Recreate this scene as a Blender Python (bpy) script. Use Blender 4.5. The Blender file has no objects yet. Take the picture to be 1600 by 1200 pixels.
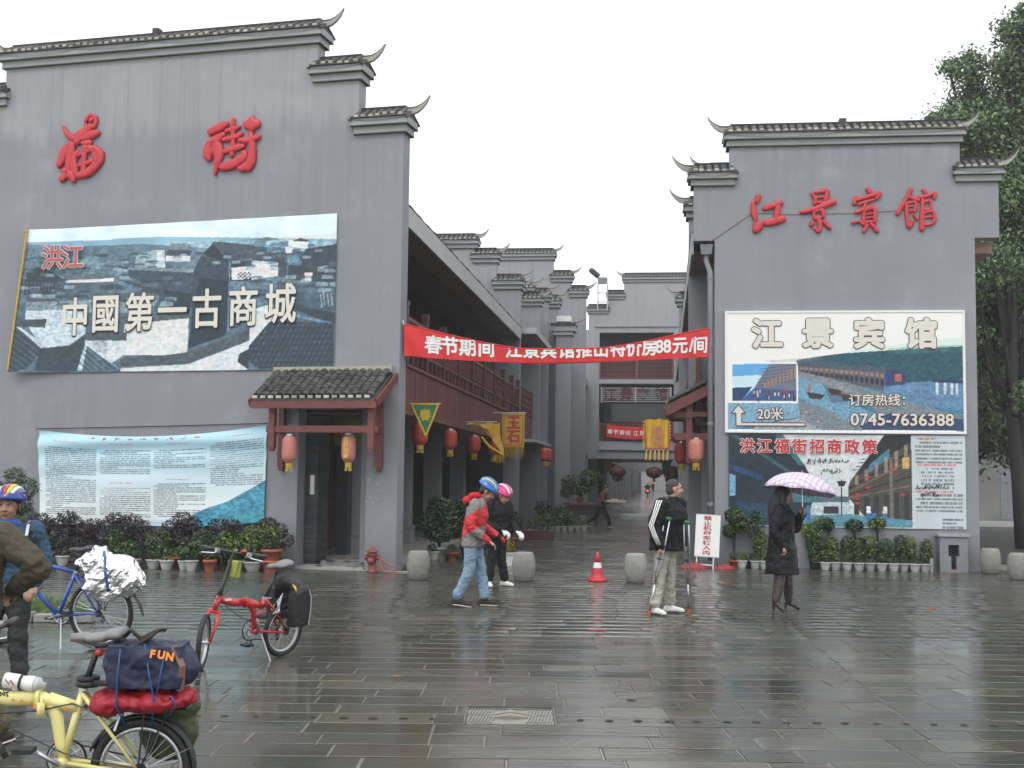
import bpy, random
import numpy as np
from math import *
from mathutils import Vector, Matrix, noise as mnoise
random.seed(7); RNG = np.random.default_rng(7)
scene = bpy.context.scene
COL = scene.collection
# ---------------------------------------------------------------- camera
CF, CP, CR, CH = 1950.0, atan(151/1950), .012, 1.65
_R0, _U0, _F = Vector((1,0,0)), Vector((0,-sin(CP),cos(CP))), Vector((0,cos(CP),sin(CP)))
_R = cos(CR)*_R0 + sin(CR)*_U0; _U = -sin(CR)*_R0 + cos(CR)*_U0
cam_d = bpy.data.cameras.new('camera'); cam = bpy.data.objects.new('camera', cam_d); COL.objects.link(cam)
cam_d.sensor_width = 36; cam_d.lens = CF*36/1600; cam_d.clip_start = .1; cam_d.clip_end = 1500
cam.matrix_world = Matrix(((_R.x,_U.x,-_F.x,0),(_R.y,_U.y,-_F.y,0),(_R.z,_U.z,-_F.z,CH),(0,0,0,1)))
scene.camera = cam
# ---------------------------------------------------------------- overcast daylight
w = bpy.data.worlds.new('World'); scene.world = w; w.use_nodes = True
nt = w.node_tree; nt.nodes.clear()
sky = nt.nodes.new('ShaderNodeTexSky'); sky.sky_type = 'NISHITA'; sky.sun_disc = False
SUN_EL, SUN_ROT = radians(52), radians(200)
sky.sun_elevation = SUN_EL; sky.sun_rotation = SUN_ROT; sky.dust_density = 6; sky.air_density = 1.2
hs = nt.nodes.new('ShaderNodeHueSaturation'); hs.inputs['Saturation'].default_value = .12
mxw = nt.nodes.new('ShaderNodeMixRGB'); mxw.inputs[0].default_value = .8
mxw.inputs[2].default_value = (11.6,11.9,12.3,1)          # thick even cloud layer
bg = nt.nodes.new('ShaderNodeBackground'); bg.inputs[1].default_value = .1
ow = nt.nodes.new('ShaderNodeOutputWorld')
nt.links.new(sky.outputs[0], hs.inputs['Color']); nt.links.new(hs.outputs[0], mxw.inputs[1])
nt.links.new(mxw.outputs[0], bg.inputs[0]); nt.links.new(bg.outputs[0], ow.inputs[0])
sl = bpy.data.lights.new('sun','SUN'); sl.energy = .6; sl.angle = radians(25); sl.color = (1,.98,.95)
so = bpy.data.objects.new('sun', sl); COL.objects.link(so); so.rotation_euler = (radians(38), 0, radians(-20))
scene.view_settings.view_transform = 'Standard'; scene.view_settings.look = 'None'
scene.view_settings.exposure = .62; scene.view_settings.gamma = 1; scene.view_settings.use_curve_mapping = False
try:
    scene.cycles.max_bounces = 6; scene.cycles.diffuse_bounces = 3; scene.cycles.glossy_bounces = 3
    scene.cycles.transmission_bounces = 3; scene.cycles.volume_bounces = 0; scene.cycles.caustics_reflective = False
    scene.cycles.caustics_refractive = False; scene.cycles.use_denoising = True; scene.cycles.volume_step_rate = 4
except Exception: pass
# ---------------------------------------------------------------- frames of the place
GA, SA = radians(-14.7), -atan(237/1950)          # facade turn, street turn
AL = Vector((-2.0488,22.5801,0)); AR = Vector((4.0733,24.9926,0))
MG = Matrix.Translation(AL) @ Matrix.Rotation(GA,4,'Z')      # left facade: x along it, y into it
MS = Matrix.Translation(AL) @ Matrix.Rotation(SA,4,'Z')      # street: x across, y along
MR = Matrix.Translation(AR) @ Matrix.Rotation(SA,4,'Z')      # right facade
def lin(c):
    return tuple((x/12.92 if x <= .04045 else ((x+.055)/1.055)**2.4) for x in c)
def s255(*c): return lin([x/255 for x in c])
# ---------------------------------------------------------------- materials
class NT:
    def __init__(s, name):
        s.m = bpy.data.materials.new(name); s.m.use_nodes = True; s.t = s.m.node_tree
        s.b = s.t.nodes['Principled BSDF']; s.tc = s.n('TexCoord')
    def n(s, k, **kw):
        nd = s.t.nodes.new('ShaderNode'+k)
        for a, v in kw.items():
            if a in ('i',):
                for kk, vv in v.items(): nd.inputs[kk].default_value = vv
            else: setattr(nd, a, v)
        return nd
    def l(s, a, b): s.t.links.new(a, b)
    def coord(s, scale=(1,1,1), rot=(0,0,0), src='Object'):
        mp = s.n('Mapping'); mp.inputs['Scale'].default_value = scale; mp.inputs['Rotation'].default_value = rot
        s.l(s.tc.outputs[src], mp.inputs[0]); return mp.outputs[0]
    def noise(s, scale, vec=None, detail=4, rough=.55):
        nd = s.n('TexNoise'); nd.inputs['Scale'].default_value = scale; nd.inputs['Detail'].default_value = detail
        nd.inputs['Roughness'].default_value = rough
        if vec is not None: s.l(vec, nd.inputs['Vector'])
        return nd.outputs[0]
    def ramp(s, fac, *stops):
        r = s.n('ValToRGB'); e = r.color_ramp.elements
        while len(e) < len(stops): e.new(.5)
        for k, (p, c) in enumerate(stops):
            e[k].position = p; e[k].color = (*(c if hasattr(c,'__len__') else (c,c,c)),1)
        s.l(fac, r.inputs[0]); return r.outputs[0]
    def mix(s, a, b, f, mode='MIX'):
        m = s.n('MixRGB', blend_type=mode)
        for k, x in ((0,f),(1,a),(2,b)):
            if hasattr(x,'node'): s.l(x, m.inputs[k])
            elif k == 0: m.inputs[0].default_value = x
            else: m.inputs[k].default_value = (*x,1)
        return m.outputs[0]
    def math(s, op, a, b=0, clamp=False):
        m = s.n('Math', operation=op, use_clamp=clamp)
        for k, x in ((0,a),(1,b)):
            if hasattr(x,'node'): s.l(x, m.inputs[k])
            else: m.inputs[k].default_value = x
        return m.outputs[0]
    def bump(s, h, strength=.3, dist=.01):
        b = s.n('Bump'); b.inputs['Strength'].default_value = strength; b.inputs['Distance'].default_value = dist
        s.l(h, b.inputs['Height']); s.l(b.outputs[0], s.b.inputs['Normal'])
    def base(s, c):
        if hasattr(c,'node'): s.l(c, s.b.inputs['Base Color'])
        else: s.b.inputs['Base Color'].default_value = (*c,1)
def pm(name, c, rough=.6, var=.25, sc=6, bump=.15, bs=60, metal=0, rand=0, coat=0, spec=.5, stretch=(1,1,1), trans=0):
    k = NT(name); v = k.coord(stretch)
    col = k.mix(tuple(x*(1-var) for x in c), tuple(min(1,x*(1+var)) for x in c), k.noise(sc, v))
    if rand:
        oi = k.n('ObjectInfo'); f = k.math('MULTIPLY_ADD', oi.outputs['Random'], 2*rand); 
        f.node.inputs[2].default_value = 1-rand
        vm = k.n('VectorMath', operation='SCALE'); k.l(col, vm.inputs[0]); k.l(f, vm.inputs['Scale']); col = vm.outputs[0]
    k.base(col); k.b.inputs['Roughness'].default_value = rough; k.b.inputs['Metallic'].default_value = metal
    k.b.inputs['Specular IOR Level'].default_value = spec; k.b.inputs['Coat Weight'].default_value = coat
    k.b.inputs['Coat Roughness'].default_value = .1
    if trans: k.b.inputs['Transmission Weight'].default_value = trans
    if bump: k.bump(k.noise(bs, v, 5), bump, .01)
    return k.m
def plaster(name, c=(.284,.290,.306)):
    k = NT(name); v = k.coord()
    a = k.mix(tuple(x*.86 for x in c), tuple(x*1.1 for x in c), k.noise(.55, v, 5))
    st = k.ramp(k.noise(1, k.coord((5,5,.28)), 5, .6), (.38,.0),(.62,1.0))
    a = k.mix(a, tuple(x*.8 for x in c), k.math('MULTIPLY', st, k.math('MULTIPLY', k.ramp(k.noise(.4, k.coord((1,1,.7)), 3), (.42,0),(.66,1)), .55)))
    st2 = k.ramp(k.noise(1, k.coord((11,11,.5)), 3, .5), (.6,.0),(.78,1.0))
    a = k.mix(a, tuple(x*1.22 for x in c), k.math('MULTIPLY', st2, .3))
    vo = k.n('TexBrick'); k.l(k.coord((.42,.42,.42), (radians(90),0,0)), vo.inputs[0]); vo.inputs['Mortar Size'].default_value = 0
    vo.inputs['Color1'].default_value = (.35,.35,.35,1); vo.inputs['Color2'].default_value = (.65,.65,.65,1); vo.inputs['Scale'].default_value = 2.3
    vo.offset = .37; vo.inputs['Brick Width'].default_value = .9; vo.inputs['Row Height'].default_value = .7
    a = k.mix(a, vo.outputs[0], .05, 'OVERLAY')
    fleck = k.ramp(k.noise(24, v, 2, .4), (.79,0),(.8,1))
    a = k.mix(a, (.5,.5,.5), k.math('MULTIPLY', fleck, .35))
    sp = k.n('SeparateXYZ'); k.l(k.tc.outputs['Object'], sp.inputs[0])
    # older coat below a ragged brush line, rain-washed runs under the caps
    edge = k.math('MULTIPLY', k.math('ADD', sp.outputs[2], k.math('MULTIPLY', k.noise(1, k.coord((3.2,3.2,.25)), 4, .6), 1.6)), .1)
    a = k.mix(a, k.mix(a, (.83,.83,.86), 1, 'MULTIPLY'), k.ramp(edge, (.90,1),(.935,0)))
    run = k.math('MULTIPLY', k.ramp(k.noise(1, k.coord((7,7,.16)), 5, .7), (.5,0),(.68,1)), k.ramp(k.math('MULTIPLY', sp.outputs[2], .1), (.5,.25),(.85,.8)))
    a = k.mix(a, tuple(x*.62 for x in c), k.math('MULTIPLY', run, .5))
    blot = k.ramp(k.noise(1.1, v, 5, .65), (.55,0),(.7,1)); a = k.mix(a, tuple(x*1.18 for x in c), k.math('MULTIPLY', blot, .35))
    # splash dirt near the ground
    low = k.math('MULTIPLY', k.ramp(sp.outputs[2], (0,1),(1,0)), k.noise(3, v))
    a = k.mix(a, tuple(x*.5 for x in c), low)
    k.base(a); k.b.inputs['Roughness'].default_value = .72; k.b.inputs['Specular IOR Level'].default_value = .3
    k.bump(k.noise(35, v, 6), .25, .006); return k.m
def vcol(name, rough=.5, bump=.0, bs=30, mul=1, emit=0, spec=.5, sub=0):
    k = NT(name); a = k.n('VertexColor', layer_name='Col'); c = a.outputs[0]
    k.base(c); k.b.inputs['Roughness'].default_value = rough; k.b.inputs['Specular IOR Level'].default_value = spec
    if bump: k.bump(k.noise(bs, k.coord(), 4), bump, .01)
    if sub: 
        k.b.inputs['Transmission Weight'].default_value = 0
    return k.m
M = {}
M['plaster'] = plaster('grey_plaster'); M['plaster_light'] = plaster('pale_plaster', (.31,.315,.325))
M['cornice'] = pm('cornice_plaster', (.28,.29,.31), .7, .22, 3, .2, 40)
M['edge_green'] = pm('dark_green_edge', (.07,.085,.04), .9, .4, 8)
M['tile'] = pm('clay_tile', (.055,.056,.052), .75, .5, 14, .5, 50, rand=.35)
M['ridgetile'] = pm('ridge_tile', (.026,.026,.025), .85, .5, 12, .5, 40, stretch=(3,1,.3))
M['tile_end'] = pm('lime_mortar', (.36,.35,.29), .85, .35, 9, .4, 40, rand=.3)
M['horn'] = pm('horn_mortar', (.29,.275,.25), .8, .3, 6, .3, 30)
M['redwood'] = pm('red_paint', (.135,.036,.031), .55, .3, 4, .2, 30, stretch=(1,1,.3), rand=.12)
M['redboard'] = pm('red_board', (.135,.036,.034), .5, .4, 5, .25, 30, stretch=(3,3,.25), rand=.3)
M['darkred'] = pm('dark_red_paint', (.055,.014,.014), .45, .4, 5, .2, 30, rand=.1)
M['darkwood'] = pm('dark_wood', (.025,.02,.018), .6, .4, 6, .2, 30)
M['soffit'] = pm('soffit_wood', (.27,.175,.125), .7, .2, 3, .2, 20, stretch=(1,.2,1))
M['slat'] = pm('tan_slat', (.19,.13,.07), .6, .35, 6, .2, 30, rand=.3)
M['concrete'] = pm('pale_concrete', (.30,.30,.285), .55, .25, 2.5, .3, 30)
M['colpaint'] = pm('column_paint', (.27,.28,.30), .7, .2, 2, .2, 30, stretch=(1,1,.3))
M['brick'] = pm('dark_brick', (.038,.04,.042), .7, .4, 10, .4, 30, rand=.3)
M['glass'] = pm('dark_glass', (.015,.018,.02), .08, .2, 3, 0)
M['black'] = pm('black_plastic', (.012,.012,.013), .45, .3, 10, .1, 80)
M['rubber'] = pm('tyre_rubber', (.014,.014,.015), .6, .3, 10, .3, 80)
M['chrome'] = pm('steel', (.62,.63,.65), .28, .1, 10, 0, metal=1)
M['alu'] = pm('aluminium', (.5,.51,.53), .38, .1, 10, .05, metal=1)
M['pipe'] = pm('grey_pipe', (.17,.18,.20), .5, .2, 4, .1)
M['whitepot'] = pm('glazed_white', (.40,.41,.385), .3, .3, 7, .1, 30, rand=.2)
M['terracotta'] = pm('terracotta', (.30,.085,.04), .7, .3, 6, .2, 40, rand=.2)
M['soil'] = pm('soil', (.02,.015,.01), .9, .4, 20, .5)
M['stone'] = pm('bollard_stone', (.22,.215,.195), .75, .35, 14, .5, 60, rand=.15)
M['leaf'] = vcol('leaves', .45, spec=.5)
M['bark'] = pm('bark', (.028,.025,.022), .85, .4, 8, .5, 30, stretch=(1,1,.3))
M['print'] = vcol('printed_vinyl', .38, .05, 8, spec=.35)
M['yellowcloth'] = pm('yellow_cloth', (.52,.33,.03), .7, .25, 6, .2, 20)
M['redcloth'] = pm('red_cloth', (.55,.02,.02), .6, .2, 3, .15, 20)
M['redsign'] = pm('sign_red', (.47,.02,.03), .42, .15, 5, .1, 30)
M['lantern'] = pm('lantern_red', (.40,.045,.03), .6, .25, 5, .1, 30)
M['lanternfaded'] = pm('lantern_faded', (.46,.17,.135), .6, .3, 5, .1, 30)
M['white'] = pm('white_paint', (.72,.72,.70), .5, .08, 5, .05, 30)
M['ink'] = pm('black_ink', (.012,.012,.014), .6, .1, 5, 0)
M['redink'] = pm('red_ink', (.42,.03,.035), .55, .15, 5, 0)
M['goldink'] = pm('gold_ink', (.6,.42,.06), .5, .2, 8, 0)
# ---------------------------------------------------------------- mesh helpers
class B:
    def __init__(s): s.v=[]; s.f=[]; s.m=[]; s.c=[]; s.mi=0
    def add(s, vs, fs, mi=None, col=None):
        o = len(s.v); s.v += [tuple(p) for p in vs]; s.f += [tuple(i+o for i in f) for f in fs]
        s.m += [s.mi if mi is None else mi]*len(fs)
    def box(s, x0,x1,y0,y1,z0,z1, mi=None):
        s.add([(x,y,z) for z in (z0,z1) for y in (y0,y1) for x in (x0,x1)],
              [(0,2,3,1),(4,5,7,6),(0,1,5,4),(1,3,7,5),(3,2,6,7),(2,0,4,6)], mi); return s
    def obox(s, c, size, R=Matrix.Identity(3), mi=None, taper=1):
        a,b,h = (q/2 for q in size)
        vs = [Vector(c)+R@Vector((x*(taper if z>0 else 1),y*(taper if z>0 else 1),z)) for z in (-h,h) for y in (-b,b) for x in (-a,a)]
        s.add(vs, [(0,2,3,1),(4,5,7,6),(0,1,5,4),(1,3,7,5),(3,2,6,7),(2,0,4,6)], mi); return s
    def bar(s, p, q, wx, wz, mi=None, up=(0,0,1)):
        p,q = Vector(p),Vector(q); d=(q-p); L=d.length; d.normalize(); a=d.cross(Vector(up))
        if a.length<1e-4: a=d.cross(Vector((1,0,0)))
        a.normalize(); b=a.cross(d); R=Matrix((a,d,b)).transposed(); s.obox((p+q)/2,(wx,L,wz),R,mi); return s
    def prism(s, poly, y0, y1, mi=None):            # poly in (x,z)
        n=len(poly); vs=[(x,y0,z) for x,z in poly]+[(x,y1,z) for x,z in poly]
        s.add(vs, [tuple(range(n)),tuple(range(2*n-1,n-1,-1))]+[(i,i+n,(i+1)%n+n,(i+1)%n) for i in range(n)], mi); return s
    def tube(s, pts, r, n=8, mi=None, cap=True, sq=(1,1), up=None):
        pts=[Vector(p) for p in pts]; N=len(pts); rs=r if hasattr(r,'__len__') else [r]*N
        t0=(pts[1]-pts[0]).normalized(); a=Vector(up) if up else (Vector((0,0,1)) if abs(t0.z)<.9 else Vector((1,0,0)))
        vs=[]
        for i,p in enumerate(pts):
            t=(pts[min(i+1,N-1)]-pts[max(i-1,0)])
            t=t.normalized() if t.length>1e-9 else t0
            a=a-t*a.dot(t)
            if a.length<1e-6: a=Vector((1,0,0))-t*t.x
            a.normalize(); b=t.cross(a); rr=rs[i]; ra,rb=(rr if hasattr(rr,'__len__') else (rr*sq[0],rr*sq[1]))
            vs += [p+a*(cos(2*pi*k/n)*ra)+b*(sin(2*pi*k/n)*rb) for k in range(n)]
        fs=[(i*n+k,i*n+(k+1)%n,(i+1)*n+(k+1)%n,(i+1)*n+k) for i in range(N-1) for k in range(n)]
        if cap: fs += [tuple(range(n-1,-1,-1)), tuple((N-1)*n+k for k in range(n))]
        s.add(vs, fs, mi); return s
    def lathe(s, prof, c=(0,0,0), n=16, Mx=None, mi=None, sx=1, sy=1, cap=True):
        c=Vector(c); Mx=Mx or Matrix.Identity(3)
        vs=[c+Mx@Vector((r*sx*cos(2*pi*k/n),r*sy*sin(2*pi*k/n),z)) for r,z in prof for k in range(n)]
        N=len(prof); fs=[(i*n+k,i*n+(k+1)%n,(i+1)*n+(k+1)%n,(i+1)*n+k) for i in range(N-1) for k in range(n)]
        if cap:
            if prof[0][0]>1e-4: fs.append(tuple(range(n-1,-1,-1)))
            if prof[-1][0]>1e-4: fs.append(tuple((N-1)*n+k for k in range(n)))
        s.add(vs, fs, mi); return s
    def ball(s, c, r, n=12, m=8, Mx=None, mi=None):
        r = r if hasattr(r,'__len__') else (r,r,r)
        Mx = Mx or Matrix.Identity(3)
        vs=[]; 
        for j in range(m+1):
            th=pi*j/m
            for k in range(n): vs.append(Vector(c)+Mx@Vector((r[0]*sin(th)*cos(2*pi*k/n),r[1]*sin(th)*sin(2*pi*k/n),-r[2]*cos(th))))
        s.add(vs,[(j*n+k,j*n+(k+1)%n,(j+1)*n+(k+1)%n,(j+1)*n+k) for j in range(m) for k in range(n)],mi); return s
    def torus(s, c, R, r, n=40, m=8, Mx=None, mi=None, a0=0, a1=2*pi, sq=1):
        Mx = Mx or Matrix.Identity(3); full=abs(a1-a0-2*pi)<1e-6; N=n if full else n+1
        vs=[]
        for i in range(N):
            a=a0+(a1-a0)*i/n
            for k in range(m):
                b=2*pi*k/m; q=R+r*cos(b); vs.append(Vector(c)+Mx@Vector((q*cos(a),q*sin(a),r*sq*sin(b))))
        s.add(vs,[(i*m+k,i*m+(k+1)%m,((i+1)%N)*m+(k+1)%m,((i+1)%N)*m+k) for i in range(n) for k in range(m)],mi); return s
    def mesh(s, name, mats, smooth=False):
        me=bpy.data.meshes.new(name); me.from_pydata(s.v,[],s.f)
        for m in (mats if isinstance(mats,(list,tuple)) else [mats]): me.materials.append(M[m] if isinstance(m,str) else m)
        if any(s.m): me.polygons.foreach_set('material_index', s.m)
        if smooth: me.polygons.foreach_set('use_smooth',[True]*len(me.polygons))
        me.update(); return me
    def build(s, name, mats, parent=None, smooth=False, bev=0, loc=None, rot=None, kind=None, auto=None):
        return obj(name, s.mesh(name, mats, smooth), parent, loc, rot, kind, bev)
def obj(name, me, parent=None, loc=None, rot=None, kind=None, bev=0):
    o=bpy.data.objects.new(name, me); COL.objects.link(o)
    if parent is not None: o.parent=parent
    if loc is not None: o.location=loc
    if rot is not None: o.rotation_euler=rot
    if kind: o['kind']=kind
    if bev:
        m=o.modifiers.new('b','BEVEL'); m.width=bev; m.segments=2; m.limit_method='ANGLE'; m.angle_limit=.6
    return o
def thing(name, label, cat, mat=None, loc=None, rz=0, group=None):
    o=bpy.data.objects.new(name, None); COL.objects.link(o); o.empty_display_size=.1
    if mat is not None: o.matrix_world = mat
    if loc is not None: o.matrix_world = (mat or Matrix.Identity(4)) @ Matrix.Translation(loc) @ Matrix.Rotation(rz,4,'Z')
    o['label']=label; o['category']=cat
    if group: o['group']=group
    return o
def tag(o, label, cat, group=None):
    o['label']=label; o['category']=cat
    if group: o['group']=group
    return o
def copytree(src, mat, label=None):
    c=src.copy(); COL.objects.link(c); c.matrix_world=mat
    if label: c['label']=label
    def rec(a,b):
        for ch in a.children:
            d=ch.copy(); COL.objects.link(d); d.parent=b; rec(ch,d)
    rec(src,c); return c
def gmesh(name, V, F, mat, cols=None, smooth=False, corner=False):
    me=bpy.data.meshes.new(name); V=np.asarray(V,dtype=np.float32); F=np.asarray(F,dtype=np.int32); k=F.shape[1]
    me.vertices.add(len(V)); me.vertices.foreach_set('co',V.ravel()); me.loops.add(F.size); me.loops.foreach_set('vertex_index',F.ravel())
    me.polygons.add(len(F)); me.polygons.foreach_set('loop_start',np.arange(0,F.size,k,dtype=np.int32))
    if smooth: me.polygons.foreach_set('use_smooth',np.ones(len(F),dtype=bool))
    for m in (mat if isinstance(mat,(list,tuple)) else [mat]): me.materials.append(M[m] if isinstance(m,str) else m)
    me.update(calc_edges=True)
    if cols is not None:
        a=me.color_attributes.new('Col','FLOAT_COLOR','POINT'); C=np.ones((len(V),4),dtype=np.float32); C[:,:3]=cols; a.data.foreach_set('color',C.ravel())
    return me
def evalmesh(o):
    dg=bpy.context.evaluated_depsgraph_get(); dg.update()
    me=bpy.data.meshes.new_from_object(o.evaluated_get(dg)); return me
def textmesh(body, size=1, ext=.0, off=0, bev=0, res=3, align='CENTER', space=1, vertical=False):
    cu=bpy.data.curves.new('t','FONT'); cu.body=body; cu.size=size; cu.extrude=ext; cu.offset=off; cu.bevel_depth=bev
    cu.bevel_resolution=2 if bev else 0; cu.resolution_u=res; cu.align_x=align; cu.align_y='CENTER'; cu.space_character=space; cu.space_line=.95 if vertical else 1
    o=bpy.data.objects.new('t',cu); COL.objects.link(o); me=evalmesh(o); bpy.data.objects.remove(o); bpy.data.curves.remove(cu)
    V=np.zeros(len(me.vertices)*3); me.vertices.foreach_get('co',V); V=V.reshape(-1,3)
    if len(V):                      # centre on the ink
        c=(V.min(0)+V.max(0))/2; V[:,:2]-=c[:2]; me.vertices.foreach_set('co',V.ravel())
    me.materials.clear(); return me
def text(name, body, size, mat, parent, loc, rot=(pi/2,0,0), sx=1, sy=1, **kw):
    me=textmesh(body,size,**kw); me.materials.append(M[mat] if isinstance(mat,str) else mat); o=obj(name,me,parent,loc,rot); o.scale=(sx,sy,1); me.name=name; return o
# ================================================================ ground
GL=NT('wet_slab')
def wet(name, c, slab=True):
    k=NT(name); geo=k.n('NewGeometry'); mp=k.n('Mapping'); k.l(geo.outputs['Position'], mp.inputs[0]); v=mp.outputs[0]
    if slab=='obj':
        oi=k.n('ObjectInfo'); rnd=oi.outputs['Random']
    elif slab=='att':
        a=k.n('VertexColor', layer_name='Col'); rnd=k.n('SeparateColor'); k.l(a.outputs[0],rnd.inputs[0]); rnd=rnd.outputs[0]
    else: rnd=None
    if rnd is not None:
        col=k.ramp(rnd,(0,(.060,.063,.049)),(.22,(.082,.085,.064)),(.45,(.066,.070,.062)),(.62,(.080,.076,.061)),(.8,(.072,.078,.065)),(.93,(.100,.101,.078)),(1,(.128,.124,.092)))
    else:
        col=k.mix(c,tuple(x*1.3 for x in c),.3)
    mp2=k.n('Mapping'); mp2.inputs['Scale'].default_value=(1.3,9,1); k.l(geo.outputs['Position'],mp2.inputs[0])
    col=k.mix(col,k.mix(col,(.5,.5,.5),1,'MULTIPLY'),k.ramp(k.noise(1.6,mp2.outputs[0],6,.65),(.35,0),(.75,.8)))
    col=k.mix(col,(.13,.115,.085),k.math('MULTIPLY',k.ramp(k.noise(5,v,6,.7),(.58,0),(.75,1)),.3))
    k.base(col)
    film=k.ramp(k.noise(.55,v,3,.6),(.38,0),(.6,1)); 
    mp3=k.n('Mapping'); mp3.inputs['Scale'].default_value=(1,3.2,1); k.l(geo.outputs['Position'],mp3.inputs[0])
    fine=k.noise(9,mp3.outputs[0],5,.7)
    r=k.math('ADD',k.math('MULTIPLY',film,-.17),k.math('MULTIPLY',fine,.16))
    r=k.math('ADD',r,.12,True)
    if rnd is not None: r=k.math('ADD',r,k.math('MULTIPLY',k.math('FRACT',k.math('MULTIPLY',rnd,7.3)),.1))
    k.l(r,k.b.inputs['Roughness']); k.b.inputs['IOR'].default_value=1.45
    h=k.math('ADD',k.math('MULTIPLY',k.noise(3.5,mp3.outputs[0],4,.6),1.0),k.math('MULTIPLY',k.noise(22,mp3.outputs[0],4,.6),.22))
    if rnd is not None:      # some slabs are cleft and rippled
        mp4=k.n('Mapping'); mp4.inputs['Scale'].default_value=(2.2,22,1); mp4.inputs['Rotation'].default_value=(0,0,.12); k.l(geo.outputs['Position'],mp4.inputs[0])
        cl=k.ramp(k.math('FRACT',k.math('MULTIPLY',rnd,13.7)),(.45,0),(.6,1)); h=k.math('ADD',h,k.math('MULTIPLY',k.math('MULTIPLY',k.ramp(k.noise(1,mp4.outputs[0],3,.6),(.35,0),(.65,1)),cl),.55))
    k.bump(h,.16,.014)
    return k.m
M['slab']=wet('wet_slab_stone',None,'obj'); M['slabs']=wet('wet_slab_far',None,'att'); M['grout']=wet('wet_grout',(.27,.255,.21),None)
g=B(); g.add([(-400,-60,-.007),(400,-60,-.007),(400,600,-.007),(-400,600,-.007)],[(0,1,2,3)])
gr=g.build('ground','grout'); gr['kind']='structure'
plaza=bpy.data.objects.new('pavement',None); COL.objects.link(plaza); plaza['kind']='structure'
# unit slabs: bevelled top, slightly uneven
def slabmesh(seed):
    r=random.Random(seed); e=.0; b=B(); n=5
    zz=lambda:r.uniform(-.0022,.0022)
    top=[(-.5,-.5,zz()),(.5,-.5,zz()),(.5,.5,zz()),(-.5,.5,zz())]
    inn=[(x*.985,y*.95,z) for x,y,z in top]; out=[(x,y,z-.003) for x,y,z in top]; bot=[(x,y,-.03) for x,y,z in top]
    b.add(inn+out+bot,[(0,1,2,3)]+[(i+4,(i+1)%4+4,(i+1)%4,i) for i in range(4)]+[(i+8,(i+1)%4+8,(i+1)%4+4,i+4) for i in range(4)])
    return b.mesh('paving_slab','slab')
SLM=[slabmesh(i) for i in range(10)]
seamx=lambda y:2.66+(y-7.47)*.089
nsl=0; FV=[];FF=[];FC=[]
ROW=.347; y=4.803; rowi=0
GRATE=(-.30,.33,8.62,9.15)
while y<66:
    y0,y1=y,y+ROW; ym=(y0+y1)/2
    drain = abs(ym-8.80)<.18
    if ym<25: xa,xb=-ym*.45-1.2, ym*.45+1.5
    else:
        cx=AL.x+(ym-22.6)*.1215; xa,xb=cx-2.4,cx+7.5
    x=xa+random.uniform(-.6,0)
    while x<xb:
        sx=seamx(ym); L=random.choice([.35,.45,.6,.7,.85,1.05]) if ym<25 else random.choice([.7,.9,1.2])
        if drain: L=.80
        if x<sx<x+L+.2 and ym<16: L=max(.18,sx-x)
        x1=x+L
        if drain and x1>GRATE[0] and x<GRATE[1]:
            if x<GRATE[0]-.15: x1=GRATE[0]
            else: x=GRATE[1]; continue
        if (abs(ym-9.15)<.18 and x1>GRATE[0] and x<GRATE[1]+.0):
            if x<GRATE[0]-.05: x1=GRATE[0]
            else: x=GRATE[1]; continue
        jx=.006 if ym<12 else .004; jy=.005 if ym<12 else .0035
        a0,a1,b0,b1=x+jx,x1-jx,y0+jy,y1-jy
        inview = ym>5.4 and -ym*.415-.3<(a0+a1)/2<ym*.42+.4
        if inview and nsl<296:
            o=obj('paving_slab',random.choice(SLM),plaza,((a0+a1)/2,(b0+b1)/2,random.uniform(-.0015,.0015))); o.scale=(a1-a0,b1-b0,1); nsl+=1
        else:
            fk=1 if ym<11 else .45; z=random.uniform(-.0015,.0015)*fk; t=[random.uniform(-.002,.002)*fk for _ in range(4)]; i=len(FV)
            P=[(a0,b0),(a1,b0),(a1,b1),(a0,b1)]
            FV+=[(p[0]+(.005 if k in(0,3) else -.005),p[1]+(.005 if k<2 else -.005),z+t[k]) for k,p in enumerate(P)]+[(p[0],p[1],z+t[k]-.003*fk) for k,p in enumerate(P)]+[(p[0],p[1],-.03) for p in P]
            FF+=[(i,i+1,i+2,i+3)]+[(i+4+k,i+4+(k+1)%4,i+(k+1)%4,i+k) for k in range(4)]+[(i+8+k,i+8+(k+1)%4,i+4+(k+1)%4,i+4+k) for k in range(4)]
            c=random.random(); FC+=[(c,c,c)]*12
        x=x1
    y=y1; rowi+=1
i=len(FV); P=[(-.293,9.165),(.323,9.165),(.323,9.31),(-.293,9.31)]
FV+=[(a,c,.0) for a,c in P]+[(a,c,-.03) for a,c in P]; FF+=[(i,i+1,i+2,i+3)]+[(i+4+k,i+4+(k+1)%4,i+(k+1)%4,i+k) for k in range(4)]; FC+=[(.4,)*3]*8
far=obj('paving',gmesh('paving',FV,FF,'slabs',FC),plaza); far['kind']='stuff'
# drain holes in the channel slabs: black discs on top paint in their dark insides, with a rusty rim
M['hole']=pm('drain_hole',(.01,.008,.006),.7,.5,30); M['rust']=pm('rusty_debris',(.07,.045,.028),.8,.5,30)
hb=B()
for k in range(44):
    xx=-4.0+k*.2045+random.uniform(-.01,.01)
    if GRATE[0]-.05<xx<GRATE[1]+.05: continue
    s=random.uniform(.75,1.15)*.022
    hb.lathe([(s*1.3,0),(s*1.2,.001)],(xx,8.79+random.uniform(-.01,.01),.0055),7,mi=1,sx=1.2)
    hb.lathe([(s*1.08,0),(s*1.0,.0008)],(xx,8.79,.0070),7,mi=0)
ho=hb.build('drain_hole',['hole','rust'],plaza); ho['kind']='stuff'
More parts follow.
